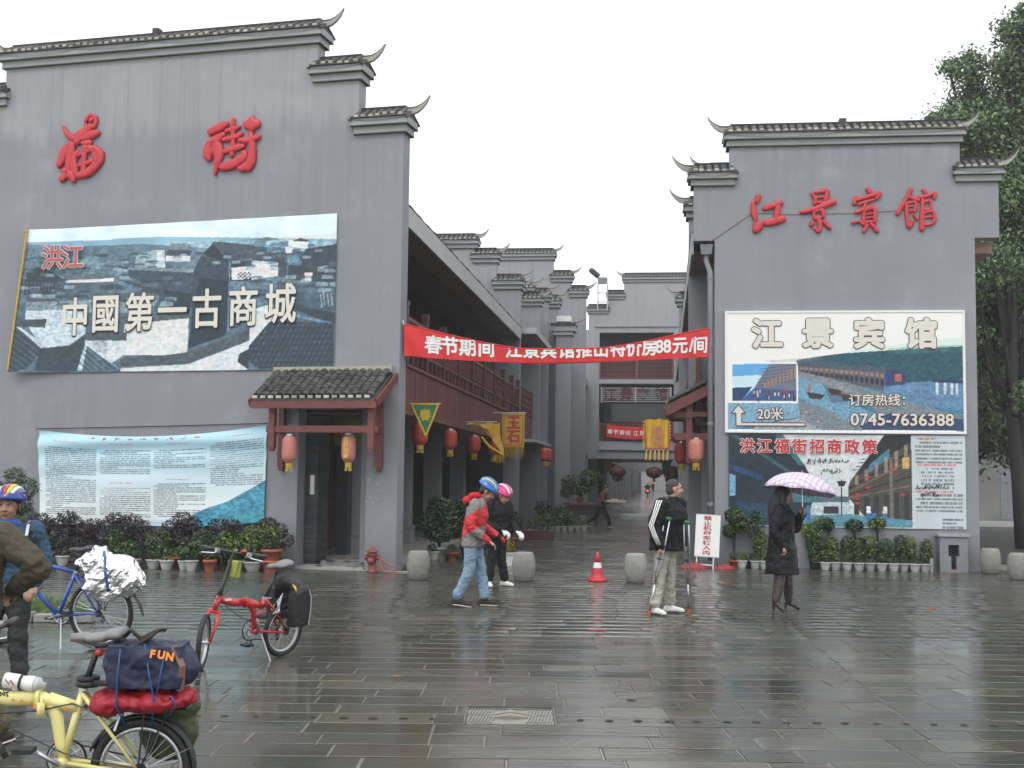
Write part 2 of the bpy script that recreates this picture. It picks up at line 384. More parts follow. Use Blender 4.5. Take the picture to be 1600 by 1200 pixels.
# manhole cover
M['castcover']=pm('cover_composite',(.20,.195,.165),.3,.3,20,.5,60)
mc=thing('manhole_cover','ribbed rectangular cover set in the wet paving in the front middle','manhole cover',Matrix.Translation((.015,8.885,0)))
bb=B().box(-.31,.31,-.262,.262,-.02,-.006); bb.build('frame','hole',mc)
for sgn in (-1,1):
    b=B(); y0,y1=(-.25,-.006) if sgn<0 else (.006,.25); b.box(-.30,.30,y0,y1,-.012,.001); b.build('panel','castcover',mc)
    b=B()
    for k in range(26):
        xx=-.285+k*.0228
        if abs(xx)<.12 : continue
        b.bar((xx-.01,y0+.02,.003),(xx+.012,y1-.02,.003),.010,.014)
    o=b.build('rib','castcover',mc); o['kind']='stuff'
b=B(); b.prism([(-.16,0),(.16,0),(0,.03)],-.055,.0); b.tube([(-.15,-.03,.003),(0,-.07,.014),(.15,-.03,.003)],[.008,.028,.008],6); b.tube([(-.17,.03,.003),(0,.055,.02),(.17,.03,.003)],[.008,.024,.008],6); b.build('badge','castcover',mc)
# ================================================================ roof caps of the stepped gable walls
def tilemesh():
    b=B(); n=5; L=.26; R=.052
    # half round cover tile sloping down to -y, pale mortar plug at its foot
    pts=[]; 
    for j,(yy,zz) in enumerate(((.0,.13),(-L,.0))):
        for k in range(n+1):
            a=pi*k/n; pts.append((R*cos(a),yy,zz+R*sin(a)))
    b.add(pts,[(k,k+1,k+n+2,k+n+1) for k in range(n)],0)
    b.box(-.042,.042,-L-.008,-L+.02,-.012,.034,1)
    return b.mesh('roof_tile',['tile','tile_end'])
TILE=tilemesh()
def hornmesh(sg,k=1.0):
    b=B(); pts=[(0,.0),(.12,.015),(.24,.055),(.34,.13),(.42,.23),(.475,.35)]; h=[.165,.14,.11,.08,.05,.02]
    for mi,(a,c) in enumerate(((0,.72),(.72,1))):
        vs=[]
        for (x,z),hh in zip(pts,h):
            w_=.055*(1-.55*x/.475)*(1 if mi==0 else .9); 
            dx,dz=-.55*x/.475,1
            lo=(x-dx*0-hh*a*dx*-1, z+hh*a-.03); hi=(x+hh*c*dx, z+hh*c-.03)
            lo=(x+hh*a*dx, z+hh*a-.03)
            for q in (lo,hi):
                for s_ in (-1,1): vs.append((sg*q[0]*k,s_*w_,q[1]*k))
        fs=[]
        for i in range(5):
            o=i*4; fs+=[(o,o+1,o+5,o+4),(o+2,o+6,o+7,o+3),(o,o+4,o+6,o+2),(o+1,o+3,o+7,o+5)]
        fs+=[(0,2,3,1),(20,21,23,22)]
        b.add(vs,fs,mi)
    return b.mesh('upturned_horn',['horn','tile'])
HR,HL=hornmesh(1),hornmesh(-1)
def cap(P, x0,x1,z, th=.35, hl=False, hr=False, tiles=True, k=1.0, y0=0, lo=None, ro=None):
    """roof cap on a stepped wall: x0..x1 wall ends, z underside of the lower band"""
    ym=y0+th/2; l0=x0-(.06 if lo is None else lo); l1=x1+(.06 if ro is None else ro); e=.05
    b=B(); b.box(l0,l1,y0-.06,y0+th+.06,z,z+.14*k); b.box(l0-e,l1+e,y0-.13,y0+th+.13,z+.142*k,z+.275*k); b.build('cornice','cornice',P)
    b=B(); b.box(l0-.004,l1+.004,y0-.066,y0+th+.066,z-.006,z+.012); b.box(l0-e-.004,l1+e+.004,y0-.136,y0+th+.136,z+.136*k,z+.152*k); b.build('drip_edge','edge_green',P)  # dark green strip along the lower edge of each band
    # tile bed
    b=B(); zt=z+.28*k; b.prism([(0,0),(0,.03),(.31,.155),(.62-.0,.03),(.62,0)],0,1)
    sc=(th+.36)/.62
    vs=[(l0-.03+(l1-l0+.06)*yy, y0-.18+xx*sc, zt+zz) for xx,yy,zz in b.v]; c=B(); c.add(vs,[f[::-1] for f in b.f]); c.build('tile_bed','tile',P)
    # ridge
    b=B(); zr=z+.385*k; n=max(2,int((x1-x0)/.5)); 
    b.box(x0-.04 if not hl else x0,x1+.04 if not hr else x1,ym-.055,ym+.055,zr-.02,zr+.012,1); 
    b.box(x0-.04 if not hl else x0+.02,x1+.04 if not hr else x1-.02,ym-.045,ym+.045,zr+.012,zr+.165,0); b.build('ridge',['ridgetile','horn'],P)
    if hr: obj('upturned_horn',HR,P,(x1-.03,ym,zr))
    if hl: obj('upturned_horn',HL,P,(x0+.03,ym,zr))
    if tiles:
        n=max(2,int(round((l1-l0)/.157))); 
        for i in range(n):
            xx=l0+(i+.5)*(l1-l0)/n
            o=obj('roof_tile',TILE,P,(xx+random.uniform(-.008,.008),ym-.09,zt+.03+random.uniform(-.008,.008))); o.rotation_euler=(random.uniform(-.05,.05),0,random.uniform(-.06,.06))
    # rear side and open ends
    b=B(); n=int((l1-l0)/.2)
    for i in range(n):
        xx=l0+(i+.5)*(l1-l0)/n; b.tube([(xx,ym+.1,zt+.15),(xx,ym+.37,zt+.02)],.05,6)
    if not tiles:
        n=int((l1-l0)/.157)
        for i in range(n):
            xx=l0+(i+.5)*(l1-l0)/n; b.tube([(xx,ym-.1,zt+.15),(xx,ym-.35,zt+.02)],.05,6); b.box(xx-.04,xx+.04,ym-.37,ym-.34,zt-.01,zt+.04,1)
    for s_,xx in ((-1,l0),(1,l1)):
        b.bar((xx+s_*.0,ym-.02,zt+.16),(xx+s_*.05,ym-.34,zt-.04),.06,.03); b.bar((xx,ym+.02,zt+.16),(xx+s_*.05,ym+.34,zt-.04),.06,.03)
    o=b.build('rear_tiles',['tile','tile_end'],P); o['kind']='stuff'
    # drooping light cable under the tiles
    if tiles:
        m=max(1,int((x1-x0)/1.6)); b=B()
        for i in range(m):
            a=l0+(l1-l0)*i/m; c=l0+(l1-l0)*(i+1)/m; d=random.uniform(.03,.09)
            b.tube([(a+(c-a)*t,y0-.15,z+.26*k-d*4*t*(1-t)) for t in (0,.2,.4,.6,.8,1)],.006,4)
        b.build('cable','horn',P)
# ================================================================ left gable building
GB=thing('gable_building','large grey gable-walled building on the left with stepped tiled roof caps and a doorway','building',MG)
pr=[(-10.3,-.1),(-1.95,-.1),(-1.95,2.93),(-.6,2.93),(-.6,-.1),(0,-.1),(0,8.03),(-.9,8.03),(-.9,9.08),(-1.75,9.08),(-1.75,9.84),(-8.56,9.84),(-8.56,9.08),(-9.45,9.08),(-9.45,8.03),(-10.3,8.03)]
def wallmesh(xs,zt,openings,th,y0=0):
    """wall of blocks between x breakpoints; zt(x mid)-> top; openings list (x0,x1,z0,z1)"""
    b=B(); xs=sorted(set(xs))
    for a,c in zip(xs[:-1],xs[1:]):
        m=(a+c)/2; top=zt(m); segs=[(-.1,top)]
        for (o0,o1,z0,z1) in openings:
            if o0<m<o1: segs=[s for (p,q) in segs for s in ((p,min(q,z0)),(max(p,z1),q)) if s[1]-s[0]>1e-3]
        for p,q in segs: b.box(a,c,y0,y0+th,p,q)
    return b
from bisect import bisect
def prismwall(name, P, poly, th, mat='plaster', y0=0):
    o=B().prism(poly,y0+th,y0).build(name,mat,P); return o
b=B()
for (x0,x1,z0,z1) in ((-10.3,-1.95,-.1,2.93),(-.6,0,-.1,2.93),(-10.3,0,2.93,8.03),(-9.45,-.9,8.03,9.08),(-8.56,-1.75,9.08,9.84)): b.box(x0,x1,0,.35,z0,z1)
b.build('wall','plaster',GB)
cap(GB,-8.56,-1.75,9.84,hl=True,hr=True); cap(GB,-1.72,-.9,9.08,hr=True,lo=.1); cap(GB,-.87,0,8.03,hr=True,lo=.1)
cap(GB,-9.45,-8.6,9.08,hl=True,ro=.1); cap(GB,-10.3,-9.5,8.03,hl=True,ro=.1)
B().box(-5.33,-5.2,.09,.26,10.3,10.47).build('ridge_block','tile',GB)
# plinth strip, body of the building behind
b=B(); b.box(-10.3,-5.2,.36,14,0,6.6); b.build('rear_wall','plaster',GB)
b=B(); b.prism([(-10.5,6.4),(-7,8.0),(-4.6,6.9),(-4.6,6.8),(-7,7.85),(-10.5,6.3)],.4,14); b.build('roof','tile',GB)
# doorway lining (dark brick piers)
for (a,c) in ((-1.949,-1.76),): 
    for r in range(33):
        for q in range(2):
            z0=.0+r*.088
            if z0+.085>2.9: break
            b=B(); b.box(-1.949,-1.70-.0,.36+q*.25+(.12 if r%2 else 0)*0,.36+q*.25+.243,z0+.003,z0+.085); b.build('brick','brick',GB)
b=B(); b.box(-.84,-.56,.36,.62,0,2.93); b.build('pier','plaster',GB)
for (x,z) in ((-1.80,1.35),): B().box(x-.04,x+.04,.33,.352,z,z+.36).build('paper_slip','white',GB)
M['chalk']=pm('chalk',(.55,.55,.53),.9,.2,9,0); b=B(); q=random.Random(3)
for i in range(16):
    x,z=-.45+q.uniform(-.12,.16),1.75-i*.035+q.uniform(-.05,.05); b.tube([(x,-.004,z),(x+q.uniform(-.05,.05),-.004,z+q.uniform(-.04,.04)),(x+q.uniform(-.05,.05),-.004,z-.03)],.004,4)
b.build('chalk_marks','chalk',GB)['kind']='stuff'
# ================================================================ left arcade wing (street frame)
AW=thing('arcade_wing','two-storey arcade wing with dark red balcony along the left side of the street','building',MS)
b=B(); b.box(-2.62,-.28,.80,18.9,-.1,.12); b.box(-.6,-.28,.36,.8,-.1,.12); b.build('platform','concrete',AW)
b=B(); b.add([(-2.6,-.1,.124),(-.9,.0,.124),(-.9,.36,.124),(-2.6,.36,.124)],[(0,1,2,3)]); 
# threshold under doorway
b=B(); b.box(-1.94,-.61,-.02,.36,-.05,.06); b.box(-1.9,.55,-.16,-.02,-.05,.012); o=b.build('threshold','concrete',GB)
M['mosaic']=pm('dark_pebble',(.05,.05,.045),.4,.4,10)
mo=B()
for k in range(60):
    xx=random.uniform(-1.85,-.65); yy=random.uniform(.0,1.8); mo.lathe([(random.uniform(.03,.07),0),(.02,.004)],(xx,yy,.061 if yy<.36 else .121),6,sx=1.4)
oo=mo.build('pebble_inlay','mosaic',AW); oo['kind']='stuff'
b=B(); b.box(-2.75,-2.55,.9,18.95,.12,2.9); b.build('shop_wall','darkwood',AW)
# panelled door leaves
DL=B(); DL.box(-.02,.02,0,.56,0,2.5); DL.box(.02,.035,0,.07,0,2.5); DL.box(.02,.035,.49,.56,0,2.5); 
for z0 in (0,.45,.95,2.38): DL.box(.02,.033,.07,.49,z0,z0+.1)
for i in range(5): DL.box(.02,.03,.1+i*.085,.115+i*.085,1.05,2.38)
for i in range(9): DL.box(.02,.029,.07,.49,1.12+i*.14,1.135+i*.14)
DLm=DL.mesh('door','darkred')
for t in [2.4,2.98,3.56,4.14,4.72,5.3]+[8.2,8.8,9.4,12.2,12.8,13.4,16.2,16.8]: obj('door',DLm,AW,(-2.53,t,.12))
for t in (1.6,6.2): 
    for r in range(30): B().box(-2.549,-2.50,t,t+.5,.12+r*.092,.12+r*.092+.087).build('brick','brick',AW)
# shop openings, signs
M['shopsign']=pm('shop_sign',(.16,.24,.22),.4,.5,2,.1); M['signgreen']=pm('sign_green_gold',(.16,.2,.03),.5,.6,9,.1)
b=B(); b.box(-2.5,-2.46,6.8,8.6,2.25,2.72); b.build('shop_sign','shopsign',AW)
b=B(); b.box(-2.5,-2.46,9.8,11.0,2.2,2.7); b.build('shop_sign','signgreen',AW)
b=B(); b.box(-1.72,-.8,2.0,2.03,2.3,2.85); b.build('hanging_sign','signgreen',AW)
text('sign_lettering','百年老店',.26,'redink',AW,(-1.27,1.99,2.57))
# columns with moulded bases
CM=B(); CM.box(-.22,.22,-.22,.22,.42,2.9); CM.box(-.27,.27,-.27,.27,.0,.36); CM.box(-.30,.30,-.30,.30,.362,.42); CMm=CM.mesh('column','colpaint')
for t in (3.4,7.6,11.6,15.8): obj('column',CMm,AW,(-1.5,t,.12),bev=.01)
b=B(); b.box(-1.78,-1.56,2.5,2.9,.12,2.9); b.build('pier','brick',AW)
# tan soffit slats below the balcony
for i in range(62):
    t=.4+i*.3; B().box(-2.5 if i>1 else -.3,.02,t,t+.2,2.875,2.90).build('soffit_slat','slat',AW)
b=B(); b.box(-2.5,-.03,.8,18.95,2.905,3.05); b.box(-2.5,-.5,18.7,18.9,.12,2.9); b.build('floor_slab','darkwood',AW)  # upright box: dark panel added to darken the arcade's bright far end
b=B()
for i in range(93):
    t=.36+i*.2; o=B().box(-.03,.012+random.uniform(-.003,.003),t+.004,t+.196,2.86,3.74).build('board','redboard',AW)
b=B(); b.box(-.05,.05,.36,18.95,3.742,3.80); b.build('sill','redwood',AW)
# railing
PST=B().box(-.06,.06,-.06,.06,0,1.06).box(-.075,.075,-.075,.075,1.062,1.16).mesh('post','darkred')
posts=[.42,2.4,4.4,6.4,8.5,10.5,12.6,14.7,16.8,18.6]
for t in posts: obj('post',PST,AW,(0,t,3.80))
for t0,t1 in zip(posts[:-1],posts[1:]):
    a,c=t0+.06,t1-.06; b=B(); b.box(-.035,.035,a,c,4.62,4.69); b.box(-.03,.03,a,c,4.06,4.11); b.build('rail','redwood',AW)
    b=B(); n=int((c-a)/.13); 
    for i in range(n+1):
        yy=a+(c-a)*i/n; b.box(-.012,.012,yy-.012,yy+.012,4.11,4.62)
    for j,zz in enumerate((4.2,4.29,4.38,4.47,4.56)):
        for i in range(n):
            if (i+j)%2: yy=a+(c-a)*i/n; b.box(-.012,.012,yy,yy+(c-a)/n,zz-.011,zz+.011)
    for i in range(4): yy=a+(c-a)*(i+.5)/4; b.box(-.02,.02,yy-.03,yy+.03,3.80,4.06)
    b.build('lattice','redwood',AW)
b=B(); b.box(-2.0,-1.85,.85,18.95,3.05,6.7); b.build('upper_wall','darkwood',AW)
for i in range(9):
    t=1.0+i*2.05; b=B(); b.box(-1.84,-1.80,t,t+1.3,3.3,5.6); b.build('window','glass',AW)
    b=B(); b.box(-1.80,-1.77,t-.06,t+.0,3.2,5.7); b.box(-1.80,-1.77,t+1.3,t+1.36,3.2,5.7); b.box(-1.80,-1.77,t+.62,t+.68,3.2,5.7); b.box(-1.80,-1.77,t,t+1.3,5.6,5.68); b.box(-1.80,-1.77,t,t+1.3,4.4,4.45); b.build('window_frame','darkred',AW)
for t in (4.4,8.5,12.6,16.8): B().box(-.09,.07,t-.08,t+.08,4.96,6.38).build('post','darkred',AW) if t>30 else None
# eaves: soffit, beam, fascia, sheet roof with wavy edge
b=B(); b.add([(-.0,.36,6.36),(-.0,18.97,6.36),(-1.9,18.97,6.62),(-1.9,.75,6.62)],[(0,1,2,3)]); b.add([(-.0,.36,6.40),(-.0,18.97,6.40),(-1.9,18.97,6.66),(-1.9,.75,6.66)],[(3,2,1,0)]); b.build('soffit','soffit',AW)
b=B(); b.box(-.62,-.54,.36,18.97,6.36,6.46); b.build('beam','slat',AW)
M['fascia']=pm('fascia_board',(.34,.345,.345),.6,.25,2,.2,20,stretch=(1,.3,2))
b=B(); b.box(.0,.05,.34,18.99,6.34,6.72); b.build('fascia','fascia',AW)
b=B(); vs=[];n=150
for i in range(n+1):
    t=.34+18.66*i/n; z=6.735+.010*sin(i*.9)+.008*sin(i*.37); vs+=[(.055,t,z),(-2.2,max(t,.8),z+.9)]
b.add(vs,[(2*i,2*i+2,2*i+3,2*i+1) for i in range(n)]); b.add([(x,y,z+.018) for x,y,z in vs],[(2*i,2*i+1,2*i+3,2*i+2) for i in range(n)]); b.add(vs[::2]+[(x,y,z+.018) for x,y,z in vs[::2]],[(i,n+1+i,n+2+i,i+1) for i in range(n)])
b.build('sheet_roof','tile',AW)
b=B(); b.box(-.7,-.62,2.6,2.75,5.0,5.25); b.tube([(-.66,2.67,5.6),(-.66,2.67,5.2)],.02); b.build('hanging_lamp','chrome',AW)
# ================================================================ further gable walls along the street
def gablewall(label, t, steps, base=-.05, th=.35, s0=None, mat='plaster', horns='r', tiles=True, group='stepped gable walls along the street', root=MS, name='gable_wall'):
    """steps: (x0,x1,z) from inner to outer; polygon follows them"""
    W=thing(name,label,'wall',root@Matrix.Translation((0,t,0)),group=group)
    b=B()
    for (x0,x1,z) in steps: b.box(x0,x1,0,th,base,z)
    b.build('wall',mat,W)
    for i,(x0,x1,z) in enumerate(steps):
        cap(W,x0,x1,z,th,hr=('r' in horns),hl=('l' in horns),tiles=tiles,lo=.08 if 'r' in horns else None)
    return W
gablewall('first stepped grey gable wall rising above the red balcony on the left',19.0,[(-6.0,-1.55,9.45),(-1.55,-.82,8.95),(-.82,0,8.05)])
gablewall('narrow stepped grey wall end just behind the first far gable wall',23.0,[(-3.0,-.42,8.45),(-.42,.27,8.05)],tiles=False)
gablewall('low capped grey wall slab behind the narrow wall end',24.6,[(-3,-.2,8.7),(-.2,.42,8.45)],tiles=False)
gablewall('broad flat grey wall slab with one upturned cap behind the left column',26.4,[(-3.2,-.1,8.45),(-.1,.66,8.45)],tiles=False)
gablewall('tallest of the far stepped gable walls, three caps against the sky',30,[(-6,.12,11.0),(.12,.88,10.05),(.88,1.52,9.4)],tiles=False)
# column with a small tiled cap and white box on top
CW=thing('gate_column','tall square grey column with small roof cap and white box on top','column',MS@Matrix.Translation((.66,25.4,0)))
b=B(); b.box(0,.56,0,.7,-.05,7.25); b.build('shaft','plaster',CW)
b=B(); b.box(-.10,.66,-.08,.78,7.25,7.40); b.box(-.18,.74,-.14,.84,7.402,7.62); b.build('cornice','cornice',CW)
b=B(); b.box(-.2,.76,-.2,.9,7.622,7.70,0); b.box(.06,.5,-.02,.6,7.70,7.78,0); b.box(.02,.56,.0,.5,7.78,8.0,1); b.build('cap',['tile','white'],CW)
obj('upturned_horn',HR,CW,(.66,.3,7.66))
# ================================================================ gallery across the street
GY=thing('gallery_building','grey gallery building spanning the street with lattice balconies and louvred sign','building',MS@Matrix.Translation((0,43,0)))
b=B()
for (x0,x1,z0,z1) in ((.86,1.43,2.85,10.45),(5.3,7.6,2.85,12.1),(1.43,5.3,2.85,3.75),(1.43,5.3,6.7,7.0),(1.43,5.3,9.45,10.45),(1.88,5.3,10.45,11.2),(2.7,5.3,11.2,12.1),(.2,.86,-.05,9.6),(6.2,7.6,-.05,2.85)): b.box(x0,x1,0,.4,z0,z1)
b.build('wall','plaster_light',GY)
cap(GY,2.7,7.6,12.1,.4,hl=True,tiles=False); cap(GY,1.88,2.66,11.2,.4,hl=False,tiles=False); cap(GY,.86,1.84,10.45,.4,tiles=False)
b=B(); b.box(1.43,5.3,1.6,1.7,3.0,10.4); b.box(1.43,5.3,.4,1.6,9.5,9.6); b.box(1.2,1.43,.4,1.6,3,10.4); b.box(5.3,5.5,.4,1.6,3,10.4); b.build('inner_wall','darkwood',GY)
b=B(); b.box(.9,5.3,.4,12,6.72,6.95); b.box(.9,5.3,.4,12,2.87,3.2); b.build('floor_slab','plaster_light',GY)
b=B(); b.box(1.44,5.29,-.12,-.001,3.3,3.6); b.box(1.44,5.29,-.12,-.001,6.76,6.96); b.box(1.2,5.5,-.08,-.001,9.75,9.85); b.build('ledge','cornice',GY)
def latt(P,x0,x1,y,z0,z1,n,mat='redwood',nz=6):
    b=B(); b.box(x0,x1,y-.03,y+.03,z1-.07,z1); b.box(x0,x1,y-.03,y+.03,z0,z0+.07)
    for i in range(n+1): x=x0+(x1-x0)*i/n; b.box(x-.018,x+.018,y-.02,y+.02,z0+.07,z1-.07)
    for j in range(1,nz): z=z0+(z1-z0)*j/nz; b.box(x0,x1,y-.015,y+.015,z-.014,z+.014)
    b.build('lattice',mat,P)
latt(GY,1.5,3.3,.2,7.05,8.4,16); latt(GY,3.45,5.2,.2,7.05,8.4,16); latt(GY,1.5,3.3,.2,3.8,4.7,16); latt(GY,3.45,5.2,.2,3.8,4.7,16)
for z0,z1 in ((7.0,8.5),(3.76,4.8)):
    for x in (1.46,3.38,5.26): B().box(x-.07,x+.07,.1,.3,z0,z1).build('post','redwood',GY)
# louvred sign frame
for i in range(8): B().box(1.55,5.15,.02,.08,5.82+i*.1,5.85+i*.1).build('louvre','alu',GY)
B().box(3.3,3.36,.05,.11,5.78,6.6).box(1.52,1.58,.05,.11,5.78,6.6).box(5.12,5.18,.05,.11,5.78,6.6).build('sign_frame','alu',GY)
M['maroon']=pm('maroon_letter',(.10,.012,.015),.5,.2,8)
for ch,x in zip('江景賓館',(1.98,2.85,3.72,4.62)): text('sign_letter',ch,.75,'maroon',GY,(x,0,6.2),ext=.02,off=.012)
b=B(); b.box(1.6,5.2,.9,1.0,4.8,5.8); b.build('window','glass',GY)
# floodlight tower on its roof
TW=thing('floodlight_mast','small steel lattice mast with a floodlight on the far roof','floodlight mast',MS@Matrix.Translation((1.35,42.4,0)))
b=B()
for x in (0,.5):
    for y in (0,.4): b.tube([(x,y,10.6),(x,y,12.0)],.025,5)
for z in (11.0,11.5,12.0): b.tube([(0,0,z),(.5,0,z),(.5,.4,z),(0,.4,z),(0,0,z)],.018,5)
b.build('frame','alu',TW)
b=B(); b.obox((.25,.2,12.15),(.5,.35,.28)); b.build('control_box','pipe',TW)
R_=Matrix.Rotation(radians(-50),3,'Y'); b=B(); b.lathe([(.13,0),(.15,.1),(.15,.5),(.11,.62)],(.05,.2,12.35),12,R_@Matrix.Identity(3)); b.build('floodlight','black',TW)
# ================================================================ far arcades either side of the street
for side,sx,lab in ((0,-1,'left'),(1,1,'right')):
    FA=thing('far_arcade','receding row of grey arcade columns on the %s side beyond the gallery'%lab,'building',MS)
    x=.95 if side==0 else 5.95
    for i in range(26):
        t=46+i*5.5; b=B(); b.box(x-.3,x+.3,t-.3,t+.3,-.05,3.0); b.build('column','plaster_light',FA)
    b=B(); b.box(min(x,x+sx*5)-.0,max(x,x+sx*5),43.5,200,3.0,8.5); b.box(x+sx*2-.1,x+sx*2+.1,45,200,-.05,3.0,1); b.build('wall',['plaster_light','darkwood'],FA)
    b=B(); b.box(x-.5 if side==0 else x+.02,x-.02 if side==0 else x+.5,44.9,44.95,3,8) ; 
    for i in range(24):
        t=48+i*6; b=B(); b.box(x-sx*.32-.02,x-sx*.32+.02,t,t+3.6,4.2,6.2); b.build('window','darkred',FA)
for t in (78,120,165):
    W=thing('footbridge','pale concrete footbridge crossing the misty street, %s'%({78:'nearest beyond the gallery',120:'middle one',165:'farthest one'}[t]),'footbridge',MS@Matrix.Translation((0,t,0)))
    B().box(.6,6.3,0,2.5,3.2,4.1).build('deck','plaster_light',W); B().box(.6,6.3,-.05,0,4.1,5.0).build('parapet','fascia',W)
W=thing('end_building','pale building closing the far end of the street in mist','building',MS@Matrix.Translation((0,215,0)))
B().box(-15,25,0,6,-.05,14).build('wall','plaster_light',W); B().box(-15.3,25.3,-.3,6.3,14,14.6).build('roof','tile',W)
# left arcade between the first far wall and the gallery
MW=thing('middle_arcade','recessed arcade block behind the left columns with red lattice balcony','building',MS)
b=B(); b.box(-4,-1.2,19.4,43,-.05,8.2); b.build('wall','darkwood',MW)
b=B(); b.box(-1.2,.5,19.4,25.3,2.95,3.05); b.box(-1.2,.5,19.4,25.3,6.6,6.8); b.box(-.2,.85,27,43,3.0,3.15); b.box(-.2,.85,27,43,6.6,6.9);b.build('floor_slab','fascia',MW)
for i in range(10): B().box(-.02,.02,19.6+i*.34,19.92+i*.34,3.05,3.9).build('board','redboard',MW) if i<10 else None
for i in range(12): B().box(.6,.64,31+i*.9,31.85+i*.9,3.1,3.9).build('board','redboard',MW)
b=B()
for z in (3.95,4.2,4.4,4.6,4.8): b.box(-.0,.04,19.6,26,z,z+.04); b.box(.6,.64,31,42,z,z+.04)
for i in range(40): b.box(-.0,.03,19.6+i*.16,19.63+i*.16,3.9,4.84); b.box(.6,.63,31+i*.28,31.04+i*.28,3.9,4.84)
b.build('lattice','redwood',MW)
for t in (21.5,28.5,32,36,40): B().box(.35,.75,t,t+.4,-.05,3.0).build('column','colpaint',MW) if t>26 else None
# ================================================================ right hotel building
HB=thing('hotel_building','grey gable-walled hotel building on the right with red raised characters and billboards','building',MR)
pr=[(0,-.1),(5.08,-.1),(5.08,6.55),(5.55,6.55),(5.55,7.67),(4.82,7.67),(4.82,8.47),(.3,8.47),(.3,7.67),(-.42,7.67),(-.42,6.55),(0,6.55)]
b=B()
for (x0,x1,z0,z1) in ((0,5.08,-.1,6.55),(-.42,5.55,6.55,7.67),(.3,4.82,7.67,8.47)): b.box(x0,x1,0,.35,z0,z1)
b.build('wall','plaster',HB)
cap(HB,.3,4.82,8.47,hl=True,hr=True,k=.92); cap(HB,-.42,.3,7.67,hl=True,k=.92,ro=.1); cap(HB,4.82,5.55,7.67,hr=True,k=.92,lo=.1)
B().box(2.5,2.64,.09,.26,8.9,9.05).build('ridge_block','tile',HB)
b=B(); b.box(.6,5.0,.36,34,-.05,6.5); b.build('rear_wall','plaster',HB)
b=B(); b.box(.002,.35,.36,.9,-.05,3.0); b.build('pier','plaster',HB)
b=B(); b.add([(-.41,.36,6.38),(-.41,34,6.38),(.7,34,6.7),(.7,.36,6.7)],[(0,1,2,3)]); b.build('soffit','soffit',HB)
b=B(); b.box(-.46,-.41,.36,34,6.34,6.79); b.build('fascia','fascia',HB)
b=B(); vs=[]
for i in range(121): t=.36+33.6*i/120; z=6.78+.02*sin(i*.9); vs+=[(-.47,t,z+.02),(2.2,t,z+.9)]
b.add(vs,[(2*i,2*i+1,2*i+3,2*i+2) for i in range(120)]); b.build('sheet_roof','tile',HB)
b=B(); b.box(5.1,5.5,.36,20,6.3,6.52); b.build('eaves_soffit','soffit',HB); 
b=B(); b.box(-.36,-.2,1,34,2.9,3.8); b.build('balcony_panel','redboard',HB)

b=B()
for i in range(150): b.box(-.3,-.27,1+i*.2,1.03+i*.2,3.8,4.7)
for z in (3.9,4.1,4.3,4.5,4.7): b.box(-.3,-.27,1,33,z,z+.04)
b.build('lattice','redwood',HB)
b=B(); b.box(-.36,.6,1,34,2.86,2.9); b.build('floor_slab','slat',HB)
for t in (2.2,6.4,10.6,14.8,19,23,27,31): obj('column',CMm,HB,(.02,t,-.0))
b=B()
for i in range(8): b.box(.56,.599,3+i*4,5.6+i*4,.1,2.7)
b.build('shopfront','darkwood',HB)
# downpipe
DP=thing('downpipe','grey vertical drainpipe at the left edge of the hotel wall','drainpipe',MR)
b=B(); b.tube([(-.16,.14,6.36),(-.16,.14,6.15),(-.09,.0,5.9),(-.09,.0,5.2),(-.09,.0,.12)],.055,10); b.build('pipe','pipe',DP,smooth=True)
b=B(); b.obox((-.16,.14,6.38),(.2,.2,.2),taper=1.3)
for z in (5.75,4.4,2.8,1.2): b.lathe([(.066,0),(.066,.07)],(-.09,0,z),10)
b.build('bracket','pipe',DP)['kind']='stuff'
gablewall('second gable wall close behind the hotel facade with two left upturned caps',3.0,[(-.46,-.0,7.67-.02),(-.0,1.2,8.42)],root=MR,horns='l',tiles=False,name='gable_wall')
gablewall('third gable wall far behind the hotel, cap tip above its eaves',18.0,[(-.5,.3,7.75),(.3,2,8.6)],root=MR,horns='l',tiles=False)
# ================================================================ canopies
def canopy_tiles(P, w, run, rise, n_c, n_r, mat4):
    """courses of curved tiles from the back (y=0, top) down to the front; local frame of mat4"""
    b=B(); R=w/n_c/2; L=run/n_r*1.35; k=5
    pts=[(R*.92*cos(pi*i/k),yy,(R*.7)*sin(pi*i/k)) for yy in (0,-L) for i in range(k+1)]
    pts+=[(x*.86,y,z-.014) for x,y,z in pts[k+1:]]
    b.add(pts,[(i,i+1,i+k+2,i+k+1) for i in range(k)]+[(i+k+1,i+k+2,i+2*k+3,i+2*k+2) for i in range(k)],0); tm=b.mesh('roof_tile','tile',False)
    b=B(); b.box(-R*.62,R*.62,-.03,.0,-.02,.028); em=b.mesh('tile_end','tile_end')
    sl=atan2(rise,run); lp=sqrt(run*run+rise*rise)
    for c in range(n_c):
        for r in range(n_r):
            y=-run*r/n_r; z=-rise*r/n_r
            o=obj('roof_tile',tm,P); o.matrix_local=mat4@Matrix.Translation((-w/2+w*(c+.5)/n_c+random.uniform(-.012,.012),y,z+.02+random.uniform(0,.012)))@Matrix.Rotation(sl-.12+random.uniform(-.05,.05),4,'X')@Matrix.Rotation(random.uniform(-.05,.05),4,'Z')
        o=obj('tile_end',em,P); o.matrix_local=mat4@Matrix.Translation((-w/2+w*(c+.5)/n_c,-run-.08,-rise+.0))
CA=thing('door_canopy','tiled canopy on red timber brackets over the left doorway','canopy',MG)
I4=Matrix.Translation((-1.28,-.05,3.6))
canopy_tiles(CA,2.28,.88,.52,15,9,I4)
